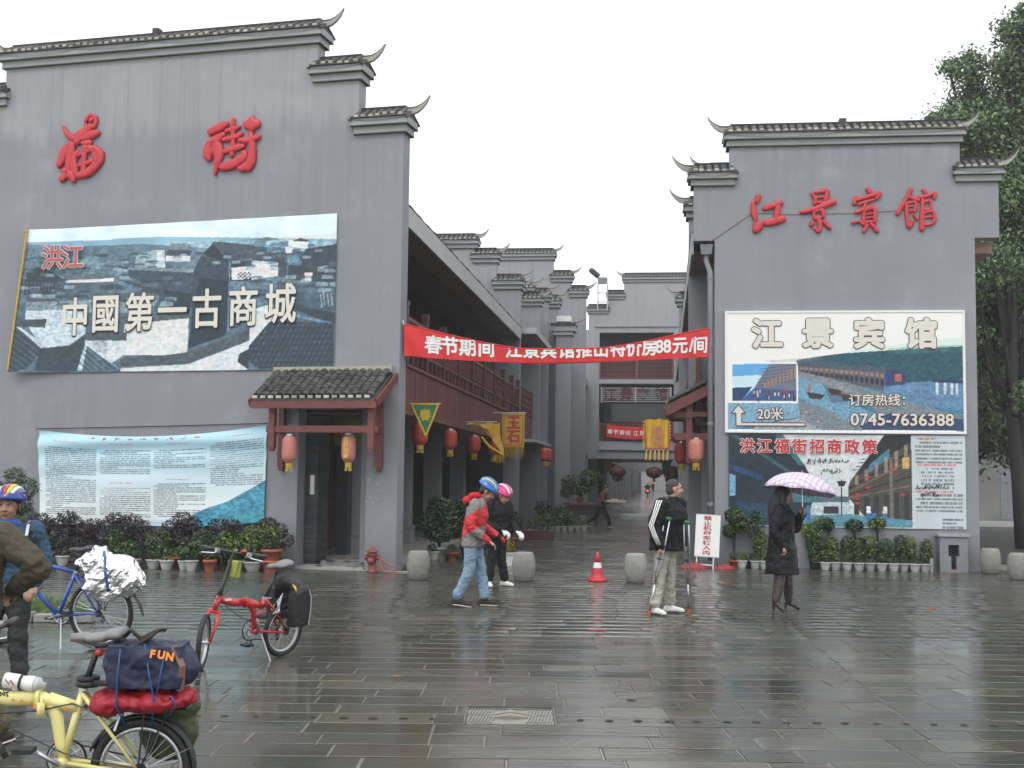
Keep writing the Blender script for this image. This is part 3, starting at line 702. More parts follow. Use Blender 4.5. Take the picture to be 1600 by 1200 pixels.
b=B(); sl=[(-2.42,-.04,3.56),(-.12,-.04,3.56),(-.10,-.98,3.02),(-2.44,-.98,3.02)]; b.add(sl+[(x,y,z-.03) for x,y,z in sl],[(0,1,2,3),(7,6,5,4),(0,4,5,1),(1,5,6,2),(2,6,7,3),(3,7,4,0)]); b.build('roof_bed','tile',CA)
b=B(); b.box(-2.44,-.12,-.10,-.002,3.58,3.70); b.build('ridge','tile_end',CA)
B().box(-2.44,-.05,-1.0,-.96,2.88,3.01).build('fascia','redwood',CA)
for x in (-2.46,-.04): 
    b=B(); b.bar((x,-.0,3.52),(x,-1.0,2.97),.04,.13); b.build('barge_board','redwood',CA)
for i in range(11): 
    b=B(); x=-2.36+i*.21; b.bar((x,-.02,3.49),(x,-.95,2.95),.05,.06); b.build('rafter','slat',CA)
for x in (-2.09,-.20):
    B().box(x-.055,x+.055,-.86,-.75,2.18,2.95).box(x-.065,x+.065,-.87,-.74,2.40,2.46).box(x-.04,x+.04,-.845,-.765,2.12,2.18).build('hanging_post','redwood',CA)
for x in (-2.25,-.33):
    B().box(x-.055,x+.055,-.12,-.003,1.86,3.3).box(x-.065,x+.065,-.125,-.003,2.06,2.13).box(x-.04,x+.04,-.10,-.02,1.78,1.86).build('hanging_post','redwood',CA)
B().box(-2.20,-.09,-.835,-.775,2.46,2.58).build('beam','redwood',CA)
for x in (-2.17,-.265): B().bar((x+.08,-.75,2.52),(x-.08,-.12,2.52),.06,.12).build('tie','redwood',CA)
B().box(-2.3,-.25,-.14,-.121,2.94,3.04).build('wall_plate','redwood',CA)
# right canopy on the street side of the hotel
CB=thing('side_canopy','tiled canopy on red timber frame jutting from the hotel side wall over the street','canopy',MR)
m4=Matrix.Translation((-.05,1.55,3.72))@Matrix.Rotation(-pi/2,4,'Z')
canopy_tiles(CB,2.4,.82,.42,13,8,m4)
b=B(); sl=[(-.02,.3,3.69),(-.02,2.8,3.69),(-.95,2.8,3.22),(-.95,.3,3.22)]; b.add(sl+[(x,y,z-.03) for x,y,z in sl],[(3,2,1,0),(4,5,6,7),(0,1,5,4),(1,2,6,5),(2,3,7,6),(3,0,4,7)]); b.build('roof_bed','tile',CB)
for y in (.30,2.8): B().bar((.0,y,3.60),(-.98,y,3.10),.05,.2).build('barge_board','redwood',CB)
B().box(-.98,-.93,.3,2.8,3.02,3.16).build('fascia','redwood',CB)
for y in (.5,2.6):
    B().box(-.56,-.44,y-.06,y+.06,2.05,3.35).build('hanging_post','redwood',CB)
    B().box(-.98,-.05,y-.04,y+.04,3.0,3.1).box(-.80,-.05,y-.04,y+.04,2.52,2.66).build('beam','redwood',CB)
    B().box(-.09,.0,y-.05,y+.05,2.0,3.3).build('wall_post','redwood',CB)
# ================================================================ raised red characters
def strokes(name, sts, label, mat, root, x0, z0, s, th=.06, group=None, cat='sign character'):
    """calligraphic strokes: each a list of (x,z,width) in a 0..1 box; puffed bodies on the wall"""
    t=thing(name,label,cat,root@Matrix.Translation((x0,0,z0)),group=group)
    for st in sts:
        P=[]; 
        # catmull through stroke
        q=[st[0]]+list(st)+[st[-1]]
        for i in range(1,len(q)-2):
            for k in range(6):
                u=k/6; P.append([.5*((2*q[i][j])+(-q[i-1][j]+q[i+1][j])*u+(2*q[i-1][j]-5*q[i][j]+4*q[i+1][j]-q[i+2][j])*u*u+(-q[i-1][j]+3*q[i][j]-3*q[i+1][j]+q[i+2][j])*u**3) for j in range(3)])
        P.append(list(st[-1]))
        w0,w1=P[0][2],P[-1][2]; 
        d0=(Vector((P[1][0]-P[0][0],P[1][1]-P[0][1]))).normalized(); d1=(Vector((P[-1][0]-P[-2][0],P[-1][1]-P[-2][1]))).normalized()
        pre=[[P[0][0]-d0.x*w0*.5*a,P[0][1]-d0.y*w0*.5*a,w0*c] for a,c in ((1,.15),(.9,.5),(.6,.82))]
        post=[[P[-1][0]+d1.x*w1*.5*a,P[-1][1]+d1.y*w1*.5*a,w1*c] for a,c in ((.6,.82),(.9,.5),(1,.15))]
        P=pre+P+post
        b=B(); b.tube([(p[0]*s,-.03,p[1]*s) for p in P],[(p[2]*s*.5,th*(.55+.45*min(1,p[2]/.12))) for p in P],10,up=(0,0,1))
        # orient: in-plane half width is the rb axis when up is across
        V=[]; n=10
        for i,p in enumerate(P):
            a=P[min(i+1,len(P)-1)]; c=P[max(i-1,0)]; d=Vector((a[0]-c[0],a[1]-c[1])).normalized(); nx=Vector((-d.y,d.x))
            hh=th*(.5+.5*min(1,p[2]/.12))
            for k in range(n):
                A=2*pi*k/n; ww=cos(A); yy=sin(A)
                V.append(((p[0]+nx.x*ww*p[2]*.5)*s, -.02-hh*(abs(yy)**.32)*(1 if yy>0 else -.3), (p[1]+nx.y*ww*p[2]*.5)*s))
        b=B(); N=len(P); b.add(V,[(i*n+k,i*n+(k+1)%n,(i+1)*n+(k+1)%n,(i+1)*n+k) for i in range(N-1) for k in range(n)]+[tuple(range(n)),tuple((N-1)*n+k for k in range(n-1,-1,-1))])
        b.build('stroke',mat,t,smooth=True)
    return t
def px(*pts, X0, Z0, W, zc=1.0):      # trace helper: crop pixels -> unit box
    return [((x-X0)/W,(Z0-z)/W,wd/W) for x,z,wd in pts]
# 福 : traced from the raised sign (units of its 1600 px crop, 280 wide)
def f(*p): return px(*p,X0=345,Z0=1155,W=285)
fu=[f((375,835,14),(400,875,30),(440,905,42),(455,890,26),(500,860,22)),                       # sweeping hook at the top left
    f((548,812,34),(560,800,20)), f((512,815,22),(540,785,24),(574,805,24),(565,845,26),(530,858,22),(512,830,20)),   # ringed dot
    f((545,850,40),(500,885,62),(470,915,60)), f((500,905,56),(545,893,60),(580,885,44)),
    f((430,930,30),(395,970,60),(370,1030,48),(362,1048,34)), f((430,950,60),(425,1010,56),(415,1080,50),(385,1120,44)),
    f((400,1080,46),(440,1110,50),(452,1130,36)),
    f((505,935,34),(540,935,40)),f((470,985,34),(450,1020,42),(460,1090,50)),
    f((480,1108,40),(540,1095,56),(600,1040,56),(610,1000,48)), f((540,960,40),(590,985,56)), f((515,955,36),(512,1030,34),(512,1100,36)), f((470,1000,26),(510,985,26),(560,970,34)), f((480,1055,24),(560,1035,34)), f((575,975,50),(590,1030,56))]
fu=[[(x,z,w_*.93) for x,z,w_ in st] for st in fu]
strokes('raised_character',fu,'red raised character in archaic script at the far left of the gable','redsign',MG,-7.28,7.38,1.06,group='red raised characters on the left gable')
def g_(*p): return px(*p,X0=1095,Z0=380,W=375)
jie=[g_((1135,95,50),(1190,75,60),(1230,55,50)),
     g_((1215,120,40),(1150,170,90),(1120,230,80),(1125,260,46)), g_((1160,190,120),(1190,240,80),(1180,320,34),(1170,360,22)),
     g_((1245,95,34),(1300,85,34),(1325,75,24)), g_((1283,30,28),(1285,110,34),(1287,190,34),(1280,250,34)),
     g_((1225,150,34),(1300,140,40),(1340,120,30)), g_((1235,225,36),(1300,210,46),(1350,200,40)),
     g_((1225,320,60),(1290,310,66),(1360,270,60),(1365,245,44)),
     g_((1385,65,66),(1410,65,118),(1435,65,66)), g_((1335,160,34),(1400,165,50),(1455,145,36)),
     g_((1405,120,34),(1415,180,50),(1418,250,56),(1405,310,70),(1360,335,56),(1335,335,34)), g_((1400,335,50),(1425,290,40))]
strokes('raised_character',jie,'red raised character of bold brushed strokes, right one of the two on the left gable','redsign',MG,-4.03,7.38,1.16,group='red raised characters on the left gable')
# 江景賓館 : brush strokes traced from the crop
def h(*p): return px(*p,X0=460,Z0=715,W=150)
jiang=[h((497,540,26),(490,560,20)),h((474,565,16),(478,610,30),(484,640,20)),h((484,650,14),(482,690,24),(500,670,36),(512,655,20)),h((525,590,26),(560,580,26),(592,568,26)),h((582,578,26),(578,610,28),(572,640,24)),h((535,655,34),(565,650,36),(598,640,34))]
def h2(*p): return px(*p,X0=672,Z0=715,W=150)
jing=[h2((722,530,14),(735,550,18),(735,575,16)),h2((735,525,14),(770,520,20),(788,520,20),(782,550,22),(775,572,14)),h2((742,548,10),(775,545,10)),h2((740,570,12),(775,568,12)),h2((680,610,20),(730,598,22),(790,575,30),(815,568,24)),h2((728,612,12),(732,640,16)),h2((730,610,12),(765,602,18),(770,630,18)),h2((735,640,12),(770,632,12)),h2((750,640,22),(755,670,24),(748,695,18),(735,685,12)),h2((722,660,24),(718,668,18)),h2((775,655,20),(795,680,20))]
def h3(*p): return px(*p,X0=893,Z0=715,W=150)
bin_=[h3((965,515,22),(975,530,22)),h3((912,548,12),(905,575,20)),h3((920,560,18),(970,545,20),(1012,532,22),(1000,555,16)),h3((925,580,14),(960,568,16),(985,562,14)),h3((955,570,14),(945,600,18),(915,615,16)),h3((940,602,14),(985,590,16)),h3((948,605,14),(942,660,18)),h3((950,608,12),(990,600,18),(992,655,20)),h3((950,625,9),(985,620,9)),h3((950,642,9),(985,637,9)),h3((948,660,12),(988,655,12)),h3((945,668,18),(925,655,12),(900,660,16)),h3((960,672,16),(945,698,16)),h3((978,668,18),(1000,695,22))]
def h4(*p): return px(*p,X0=1073,Z0=715,W=180)
guan=[h4((1140,515,22),(1115,560,18),(1082,620,20)),h4((1130,545,18),(1165,560,16)),h4((1125,575,12),(1160,568,14),(1155,610,14)),h4((1125,590,9),(1155,585,9)),h4((1125,610,9),(1150,607,9)),h4((1120,575,16),(1122,630,18),(1130,680,20),(1150,650,12)),h4((1150,625,12),(1165,645,12)),h4((1195,515,18),(1205,530,18)),h4((1175,545,14),(1172,562,14)),h4((1180,548,16),(1215,540,18),(1243,530,18),(1240,552,14)),h4((1190,560,18),(1188,620,22),(1186,690,24)),h4((1190,572,12),(1222,565,14),(1222,600,14),(1195,606,12)),h4((1195,620,12),(1235,612,16),(1240,650,18),(1225,668,16),(1195,672,12)),h4((1195,640,8),(1230,636,8))]
for st,x,wd,lab in ((jiang,.70,.62,'leftmost'),(jing,1.70,.62,'second'),(bin_,2.70,.62,'third'),(guan,3.56,.72,'rightmost')):
    strokes('raised_character',st,'%s red brush-style raised character above the hotel billboard'%lab,'redsign',MR,x,6.62,wd*1.12,.045,group='red raised characters of the hotel name')
wr=thing('wire','thin reddish wire running behind the red hotel characters','wire',MR)
B().tube([(-.2,-.01,6.45),(.0,-.012,6.58),(.75,-.015,7.1),(1.6,-.015,7.06),(2.8,-.015,7.07),(4.0,-.015,7.13)],.005,4).build('wire','redwood',wr)
# ================================================================ printed banners
class Paint:
    def __init__(s,w,h,c): 
        s.w,s.h=w,h; s.a=np.zeros((h,w,3)); s.a[:]=lin([x/255 for x in c]); s.X,s.Y=np.meshgrid((np.arange(w)+.5)/w,(np.arange(h)+.5)/h)
    def noise(s,fx,fy,seed=0,oc=4):
        r=np.random.default_rng(seed); out=np.zeros((s.h,s.w)); amp=1;tot=0
        for o in range(oc):
            gx,gy=int(fx*2**o)+2,int(fy*2**o)+2; g=r.random((gy,gx)); x=s.X*(gx-1.001); y=s.Y*(gy-1.001); i=x.astype(int); j=y.astype(int); u=x-i; v=y-j; u=u*u*(3-2*u); v=v*v*(3-2*v)
            out+=amp*((g[j,i]*(1-u)+g[j,i+1]*u)*(1-v)+(g[j+1,i]*(1-u)+g[j+1,i+1]*u)*v); tot+=amp; amp*=.55
        return out/tot
    def mask(s,pts):
        m=np.zeros((s.h,s.w),bool); n=len(pts)
        for i in range(n):
            (x0,y0),(x1,y1)=pts[i],pts[(i+1)%n]
            if y0==y1: continue
            c=((y0>s.Y)!=(y1>s.Y))&(s.X<(x1-x0)*(s.Y-y0)/(y1-y0)+x0); m^=c
        return m
    def poly(s,pts,c,al=1,tex=None,c2=None):
        m=s.mask(pts).astype(float)*al
        if tex is not None: m=m*tex
        s.a+= (np.array(lin([x/255 for x in c]))-s.a)*m[...,None]
    def mod(s,k,m=None):
        s.a*= (k if m is None else 1+(k-1)*m)[...,None]
    def line(s,x0,y0,x1,y1,wd,c,al=1):
        dx,dy=x1-x0,y1-y0; L=hypot(dx,dy) or 1; nx,ny=-dy/L*wd/2,dx/L*wd/2; s.poly([(x0+nx,y0+ny),(x1+nx,y1+ny),(x1-nx,y1-ny),(x0-nx,y0-ny)],c,al)
    def blot(s,x,y,rx,ry,c,al=1):
        m=np.clip(1.4-((s.X-x)/rx)**2-((s.Y-y)/ry)**2,0,1)*al; s.a+=(np.array(lin([q/255 for q in c]))-s.a)*m[...,None]
    def textlines(s,x0,x1,y0,dy,n,c,seed=0,fill=.8,ind=True):
        r=np.random.default_rng(seed)
        for i in range(n):
            y=y0+i*dy; last=r.random()<.22; e=x1 if not last else x0+(x1-x0)*r.uniform(.3,.8); xs=x0+((.02 if ind and (i==0 or r.random()<.15) else 0)); 
            m=(s.X>xs)&(s.X<e)&(abs(s.Y-y)<dy*.29); on=(r.random((1,s.w))<fill)&np.ones((s.h,1),bool); v=r.random((s.h,s.w))*.45+.45
            s.a+=(np.array(lin([q/255 for q in c]))-s.a)*(m&on)[...,None]*v[...,None]
    def cells(s,cw,ch,amp,seed,m=None):
        r=np.random.default_rng(seed); w_,h_=int(1/cw)+2,int(1/ch)+2; g=r.random((h_,w_)); j=(s.Y/ch+.35*np.sin(s.X*37)).astype(int).clip(0,h_-1); i=(s.X/cw+.4*np.sin(s.Y*51+j)).astype(int).clip(0,w_-1); k=1+amp*(g[j,i]-.5)*2
        s.mod(k if m is None else 1+(k-1)*m)
    def mesh(s,name,pos):
        """pos(u,v)->xyz arrays, v downwards"""
        u,v=np.meshgrid(np.linspace(0,1,s.w),np.linspace(0,1,s.h)); P=np.stack(pos(u,v),-1).reshape(-1,3)
        i=np.arange(s.w*s.h).reshape(s.h,s.w); F=np.stack([i[1:,:-1],i[1:,1:],i[:-1,1:],i[:-1,:-1]],-1).reshape(-1,4)
        return gmesh(name,P,F,'print',np.clip(s.a,0,1).reshape(-1,3),smooth=True)
# ---- upper left banner
LB=thing('large_banner','huge printed banner with a bluish old-town rooftop photograph on the left gable','banner',MG)
p=Paint(520,250,(226,228,226))
def q(*pts): return [((X-(40+(Y-362)*-.062))/(527-(40+(Y-362)*-.062)), (Y-(362-(X-50)*.059))/((583-.012*(X-25))-(362-(X-50)*.059))) for X,Y in pts]
def qt(x,y,k=0):  # crop pixels (4x): k=0 left crop, 1 right crop
    return (x/4+(400 if k else 0), 300+y/4)
def Q(k,*pts): return q(*[qt(x,y,k) for x,y in pts])
n1=p.noise(14,8,1); n2=p.noise(60,40,2,3); n3=p.noise(6,4,3)
p.poly(Q(0,(150,330),(600,310),(1000,285),(1600,290),(2200,300),(2200,1200),(80,1200)),(120,165,185),1)
p.poly(Q(0,(150,345),(500,350),(900,330),(1400,360),(2200,380),(2200,1200),(80,1200)),(92,122,138),1)
p.poly(Q(0,(180,430),(420,380),(700,410),(880,400),(860,450),(200,500)),(84,112,120),1,n2)
p.poly(Q(0,(100,560),(2100,560),(2100,1200),(80,1200)),(78,104,120),1); p.mod(.7+.6*n1); 
dark=(36,44,52); slate=(66,78,86); wall=(196,206,206); blue=(70,120,150); pale=(222,228,226)
p.poly(Q(0,(870,400),(1000,365),(1010,480),(860,480)),(150,160,160)); p.poly(Q(0,(1000,370),(1050,370),(1060,480),(1000,480)),wall)
p.poly(Q(0,(1085,325),(1220,330),(1215,365),(1090,360)),(120,130,132)); p.poly(Q(0,(1060,405),(1215,400),(1215,440),(1060,440)),pale); p.poly(Q(0,(1075,365),(1225,370),(1215,405),(1060,405)),slate)
p.poly(Q(0,(400,410),(850,450),(830,490),(400,490)),(120,145,155),.8,n2)
p.poly(Q(0,(170,520),(230,480),(330,510),(420,570),(380,600),(170,600)),(48,54,58)); p.poly(Q(0,(165,560),(370,590),(360,650),(160,660)),dark)
for i in range(9): p.poly(Q(0,(175+i*22,575),(185+i*22,575),(183+i*22,650),(173+i*22,650)),(110,112,108),.6)
p.poly(Q(0,(300,500),(400,540),(420,580),(800,560),(760,530)),(98,110,114)); p.poly(Q(0,(410,560),(730,545),(730,565),(420,580)),pale)
p.poly(Q(0,(430,580),(800,570),(820,620),(430,640)),(84,100,108)); 
p.poly(Q(0,(640,590),(790,580),(800,615),(650,620)),dark,.7); p.poly(Q(0,(760,550),(1070,620),(1040,660),(780,580)),(70,76,74)); p.poly(Q(0,(770,560),(920,610),(900,630),(760,580)),(80,130,165),.7)
p.poly(Q(0,(180,650),(1040,630),(1040,660),(180,700)),(86,92,88)); p.poly(Q(0,(180,700),(1030,655),(980,760),(180,760)),(128,140,144)); 
p.poly(Q(0,(820,480),(1280,490),(1270,600),(1220,770),(1060,700),(1050,610),(830,540)),(58,76,92)); p.poly(Q(0,(810,478),(1280,490),(1270,510),(810,492)),(150,150,140),.8)
p.poly(Q(0,(1060,620),(1240,640),(1220,770),(1090,720)),(36,42,48))
p.poly(Q(0,(1280,400),(1460,430),(1460,880),(1230,980),(1240,500)),(52,66,80)); p.poly(Q(0,(1280,540),(1460,560),(1450,900),(1220,980),(1250,700)),(30,38,50))
p.poly(Q(0,(1290,390),(1360,315),(1560,330),(1700,350),(2220,430),(2200,450),(1600,420),(1450,440),(1380,430)),(78,84,84)); p.poly(Q(0,(1290,395),(1360,330),(1450,440),(1380,425)),(34,36,38))
p.poly(Q(0,(1470,440),(1600,430),(1600,555),(1470,560)),(40,42,46)); p.poly(Q(0,(1475,480),(1760,440),(1760,530),(1480,555)),pale)
for i in range(10):
    for j in range(4):
        if (i+j)%2: p.poly(Q(0,(1515+i*12+(70 if i>6 else 0),505+j*10),(1527+i*12+(70 if i>6 else 0),505+j*10),(1527+i*12+(70 if i>6 else 0),515+j*10),(1515+i*12+(70 if i>6 else 0),515+j*10)),dark)
p.poly(Q(1,(0,430),(165,440),(160,530),(0,555)),pale); p.poly(Q(1,(0,340),(215,430),(200,450),(0,430)),(78,84,84)); p.poly(Q(1,(160,440),(215,440),(210,540),(165,530)),(70,72,74))
for a in ((0,330,80,300,80,345),(95,345,220,310,220,345)): p.poly(Q(1,(a[0],a[1]),(a[0]+20,a[1]-20),(a[2],a[3]),(a[4],a[5]),(a[0],a[5])),(90,124,146))
p.poly(Q(1,(0,300),(90,285),(160,300),(90,310)),(110,120,122)); p.poly(Q(1,(220,305),(340,310),(340,360),(220,345)),pale); p.poly(Q(1,(240,310),(290,290),(345,305),(330,315)),slate)
p.poly(Q(1,(90,350),(200,350),(200,390),(90,380)),blue); p.poly(Q(1,(205,350),(245,350),(245,385),(205,385)),pale); p.poly(Q(1,(215,390),(290,400),(290,460),(215,440)),(76,128,162))
p.poly(Q(1,(320,360),(400,345),(510,330),(510,560),(220,560),(220,460),(300,460)),(54,62,66)); p.poly(Q(1,(320,510),(370,505),(360,560),(325,560)),pale); p.mod(.8+.4*n2,p.mask(Q(1,(220,330),(510,330),(510,560),(220,560))))
p.poly(Q(1,(400,470),(460,465),(455,500),(400,500)),(150,160,156),.7)
p.poly(Q(1,(0,560),(160,545),(160,700),(0,740)),(90,130,150)); p.poly(Q(1,(165,560),(510,590),(510,760),(120,700)),(64,92,116)); p.poly(Q(1,(160,545),(510,575),(510,595),(165,565)),(110,112,104))
for (x,y) in ((430,690),(445,680),(470,690),(490,685)): p.line(*Q(1,(x,y+30),(x-10,y-50))[0],*Q(1,(x,y+30),(x-10,y-50))[1],.004,(170,166,140),.8)
p.poly(Q(1,(280,710),(510,760),(510,830),(270,740)),(56,58,58)); p.poly(Q(1,(250,760),(500,820),(500,835),(240,775)),(80,140,180))
p.poly(Q(0,(180,755),(410,740),(560,760),(560,890),(420,990),(300,1000),(180,820)),(176,196,204)); p.poly(Q(0,(150,810),(310,800),(300,855),(150,850)),(72,76,74)); 
p.poly(Q(0,(820,790),(1220,780),(1220,1000),(1080,1020),(800,1020)),pale); p.poly(Q(0,(600,780),(1220,760),(1240,790),(600,850)),(90,96,94)); 
p.poly(Q(0,(560,880),(830,880),(830,930),(560,930)),(84,88,84)); p.poly(Q(0,(560,930),(830,930),(830,1010),(740,1070),(560,960)),(188,200,200)); p.poly(Q(0,(600,930),(700,930),(710,1010),(640,1000)),(160,158,140),.8)
p.poly(Q(0,(90,1010),(130,860),(290,960),(280,1010),(200,1110),(95,1140)),(58,72,84)); p.poly(Q(0,(130,850),(160,860),(330,980),(290,985)),(184,200,206))
p.poly(Q(0,(280,980),(480,960),(560,900),(560,960),(520,1120),(250,1120)),(52,60,66)); p.poly(Q(0,(540,980),(580,965),(790,1110),(530,1120)),(74,96,108)); p.poly(Q(0,(520,1110),(560,965),(575,975),(550,1120)),(140,190,210)); p.poly(Q(0,(570,960),(760,1080),(800,1110),(740,1070)),(160,196,210))
p.poly(Q(0,(790,1040),(1200,1010),(1600,860),(1600,920),(1230,1070),(800,1090)),(84,86,82)); p.poly(Q(0,(800,1100),(1230,1075),(1600,930),(1600,1110),(800,1120)),(206,214,212))
p.poly(Q(0,(1460,560),(1600,560),(1600,780),(1460,880)),(90,120,140)); p.poly(Q(0,(1540,1010),(1600,980),(1600,1110),(1530,1060)),dark)
p.poly(Q(1,(0,740),(140,700),(140,830),(40,960),(0,980)),pale,.9)
p.poly(Q(1,(0,960),(120,810),(500,820),(505,1100),(60,1100),(0,1060)),(50,60,68)); 
m=p.mask(Q(1,(0,960),(120,810),(500,820),(505,1100),(60,1100),(0,1060)))
p.mod(1+.55*np.sin((p.X*1.6+p.Y*.35)*260)*(.4+.9*n2),m); p.mod(1+.3*np.sin(p.Y*170),m)
for mm,a in ((p.mask(Q(0,(90,1010),(130,860),(290,960),(280,1010),(200,1110),(95,1140))),220),(p.mask(Q(0,(540,980),(580,965),(790,1110),(530,1120))),240)): p.mod(1+.4*np.sin((p.X*1.2-p.Y*.7)*a),mm)
mtown=(p.Y>.2)*1.0; p.cells(.009,.014,.16,13,mtown)
r=np.random.default_rng(77)
for k in range(120):   # small roofs and walls receding over the town
    vy=.20+.34*r.random()**1.4; sz=.018+.05*(vy-.18); x=r.random(); 
    if .52<x<.70 and vy>.3: continue
    p.poly([(x-sz*.6,vy+sz*.9),(x-sz*.55,vy),(x+sz*.55,vy+.004),(x+sz*.6,vy+sz*.9)],(150,172,182) if r.random()<.35 else (88,112,126),.55)
    p.poly([(x-sz*.8,vy),(x-sz*.5,vy-sz*.55),(x+sz*.5,vy-sz*.5),(x+sz*.8,vy+.004)],(50,62,72),.7)
p.mod(.72+.56*p.noise(150,90,11,2),(p.Y>.14)*1.0); p.mod(.7+.6*n2,(p.Y>.14)*1.0); p.mod(.85+.3*n1,(p.Y>.14)*1.0)
lum=p.a.mean(2,keepdims=True); p.a=p.a*.5+lum*np.array([.70,1.02,1.26])*.5*1.05; lum=np.clip(p.a.mean(2,keepdims=True),0,1); g_=p.a*(.55+1.7*lum); g_=g_/(1+.55*g_**2); p.a=np.where(p.Y[...,None]>.13,g_,p.a)+np.array([.014,.028,.038]); p.mod(.74+.46*p.noise(90,60,15,3),(p.Y>.15)*1.0)
def lbpos(u,v):
    x=(-7.8-.23*v)*(1-u)+(-1.27)*u; z=(6.5+.06*u)*(1-v)+3.655*v; yb=-.03-.22*np.exp(-u*14)*(.35+.65*v)*1-.006*np.sin(u*40+v*3)
    return x,yb,z
obj('print',p.mesh('print',lbpos),LB)
b=B(); b.tube([(-7.8,-.16,6.5),(-8.03,-.26,3.7)],.02,6); b.tube([(-7.95,-.02,6.47),(-7.75,-.2,6.52)],.015,5); b.build('side_batten','yellowcloth',LB)
def thick(body,size,r,res=3,ext=0):
    me=textmesh(body,size,res=res,ext=ext); n=len(me.vertices); V=np.zeros(n*3); me.vertices.foreach_get('co',V); V=V.reshape(-1,3); F=[tuple(p.vertices) for p in me.polygons]
    VV=[];FF=[];K=10 if r>0 else 1
    for k in range(K): 
        VV.append(V+np.array([cos(2*pi*k/K)*r,sin(2*pi*k/K)*r,k*.0003])); FF+=[tuple(i+k*n for i in f) for f in F]
    m2=bpy.data.meshes.new(body); m2.from_pydata(np.concatenate(VV).tolist(),[],FF); m2.update(); return m2
def ttext(name,body,size,r,mat,parent,loc,sx=1,res=3):
    me=thick(body,size,r,res); me.materials.append(M[mat]); o=obj(name,me,parent,loc,(pi/2,0,0)); o.scale=(sx,1,1); return o
def otext(P,body,size,x,z,y,fill,line,k=.03,sx=1,off=0,rz=0,res=3):
    ttext('lettering_outline',body,size,off+k*size,line,P,(x,y,z),sx,res); return ttext('lettering',body,size,off,fill,P,(x,y-.008,z),sx,res)
M['creamink']=pm('cream_ink',(.62,.60,.54),.5,.06,5,0); M['brownink']=pm('brown_ink',(.09,.025,.02),.5,.1,5,0); M['pinkink']=pm('faded_red_ink',(.42,.09,.09),.5,.1,5,0); M['whiteink']=pm('white_ink',(.78,.78,.76),.5,.05,5,0)
for ch,X,Y in zip('中國第一古商城',(123,173,228,280,334,390,447),(491,488,486,484,483,481,478)):
    u=(X-33)/494; x=-7.93+6.66*u*1.0; z=3.655+(581-Y)/237*2.87
    for dx_,dz_,yy_,mm_ in ((-.02,-.03,-.052,'ink'),(0,0,-.06,'creamink')):
        o=ttext('lettering' if mm_!='ink' else 'lettering_shadow',ch,.70,.014 if mm_!='ink' else .026,mm_,LB,(x+dx_*.5,yy_,z+dz_*.5)); o.scale=(.92,1.12,1)
for ch,X in zip('洪江',(87,121)):
    otext(LB,ch,.50,-7.93+6.66*(X-35)/492,5.92,-.13,'pinkink','whiteink',.022,off=.012)
# ---- lower left notice sheet
NB=thing('notice_banner','pale blue sagging cloth notice full of small print above the pot row','banner',MG)
p=Paint(560,230,(150,196,214)); n1=p.noise(5,4,5); n2=p.noise(40,20,6)
t=np.clip(p.Y*1.25-.12,0,1)[...,None]; p.a=p.a*(1-t)+np.array(s255(226,230,228))*t
for k in range(3): 
    p.a+= (np.array(s255(206,226,232))-p.a)*(np.clip(np.sin((p.Y*2.2-p.X*1.1)*3+k*2)-.3,0,1)*.5)[...,None]
mt=[(.62,1.02),(.64,.97),(.70,.86),(.76,.80),(.84,.74),(.90,.66),(.95,.60),(1.01,.52),(1.01,1.02)]
p.poly(mt,(70,140,165)); m=p.mask(mt); p.cells(.012,.02,.35,61,m*1.0); p.mod(.45+1.1*p.noise(24,18,9),m); p.poly([(.68,.99),(.85,.90),(1.01,.84),(1.01,1.01)],(90,190,180),.6,n2); p.poly([(.8,1.0),(.93,.95),(1.01,.93),(1.01,1.01)],(24,40,50)); p.blot(.66,.95,.03,.035,(20,50,66),.9)
p.a+= (np.array(s255(170,205,215))-p.a)*(np.clip(1-abs(p.Y-.965)*30,0,1)*((p.X>.35)&(p.X<.64)))[...,None]
for ci,(x0,x1,segs) in enumerate(((.03,.262,[(.17,.93)]),(.28,.505,[(.17,.46),(.60,.93)]),(.52,.745,[(.17,.40),(.55,.93)]),(.765,.99,[(.13,.60)]))):
    for si,(y0,y1) in enumerate(segs): p.textlines(x0,x1,y0,.0218,int((y1-y0)/.0218),(58,66,72),ci*7+si,.8)
for (x,y) in ((.12,.10),(.37,.10),(.62,.10),(.88,.065),(.37,.54),(.62,.50)): p.textlines(x-.05,x+.06,y,.02,1,(200,70,80),int(x*90),.7,False)
r=np.random.default_rng(4)
for i in range(9): 
    for k in range(5): x=.245+i*.058; p.line(x+r.uniform(-.012,.012),.028+r.uniform(-.01,.02),x+r.uniform(-.016,.016),.038+r.uniform(-.012,.018),.006,(196,40,48))
def nbpos(u,v):
    sag=.17*(1-(2*u-1)**2)*(1-v)**1.5
    x=-7.44*(1-u)+(-2.57)*u+.12*v*(1-u); z=(2.53+.1*u+.0*u)*(1-v)+.715*v-sag; y=-.05-.05*np.sin(v*26-3*(2*u-1)**2)*np.exp(-v*5)*(1-.3*u)-.012*np.sin(u*9+v*7)
    return x,y,z
obj('cloth',p.mesh('cloth',nbpos),NB); B().tube([(-7.5,-.03,2.55),(-5,-.02,2.60),(-2.5,-.03,2.66)],.008,4).build('cord','black',NB)
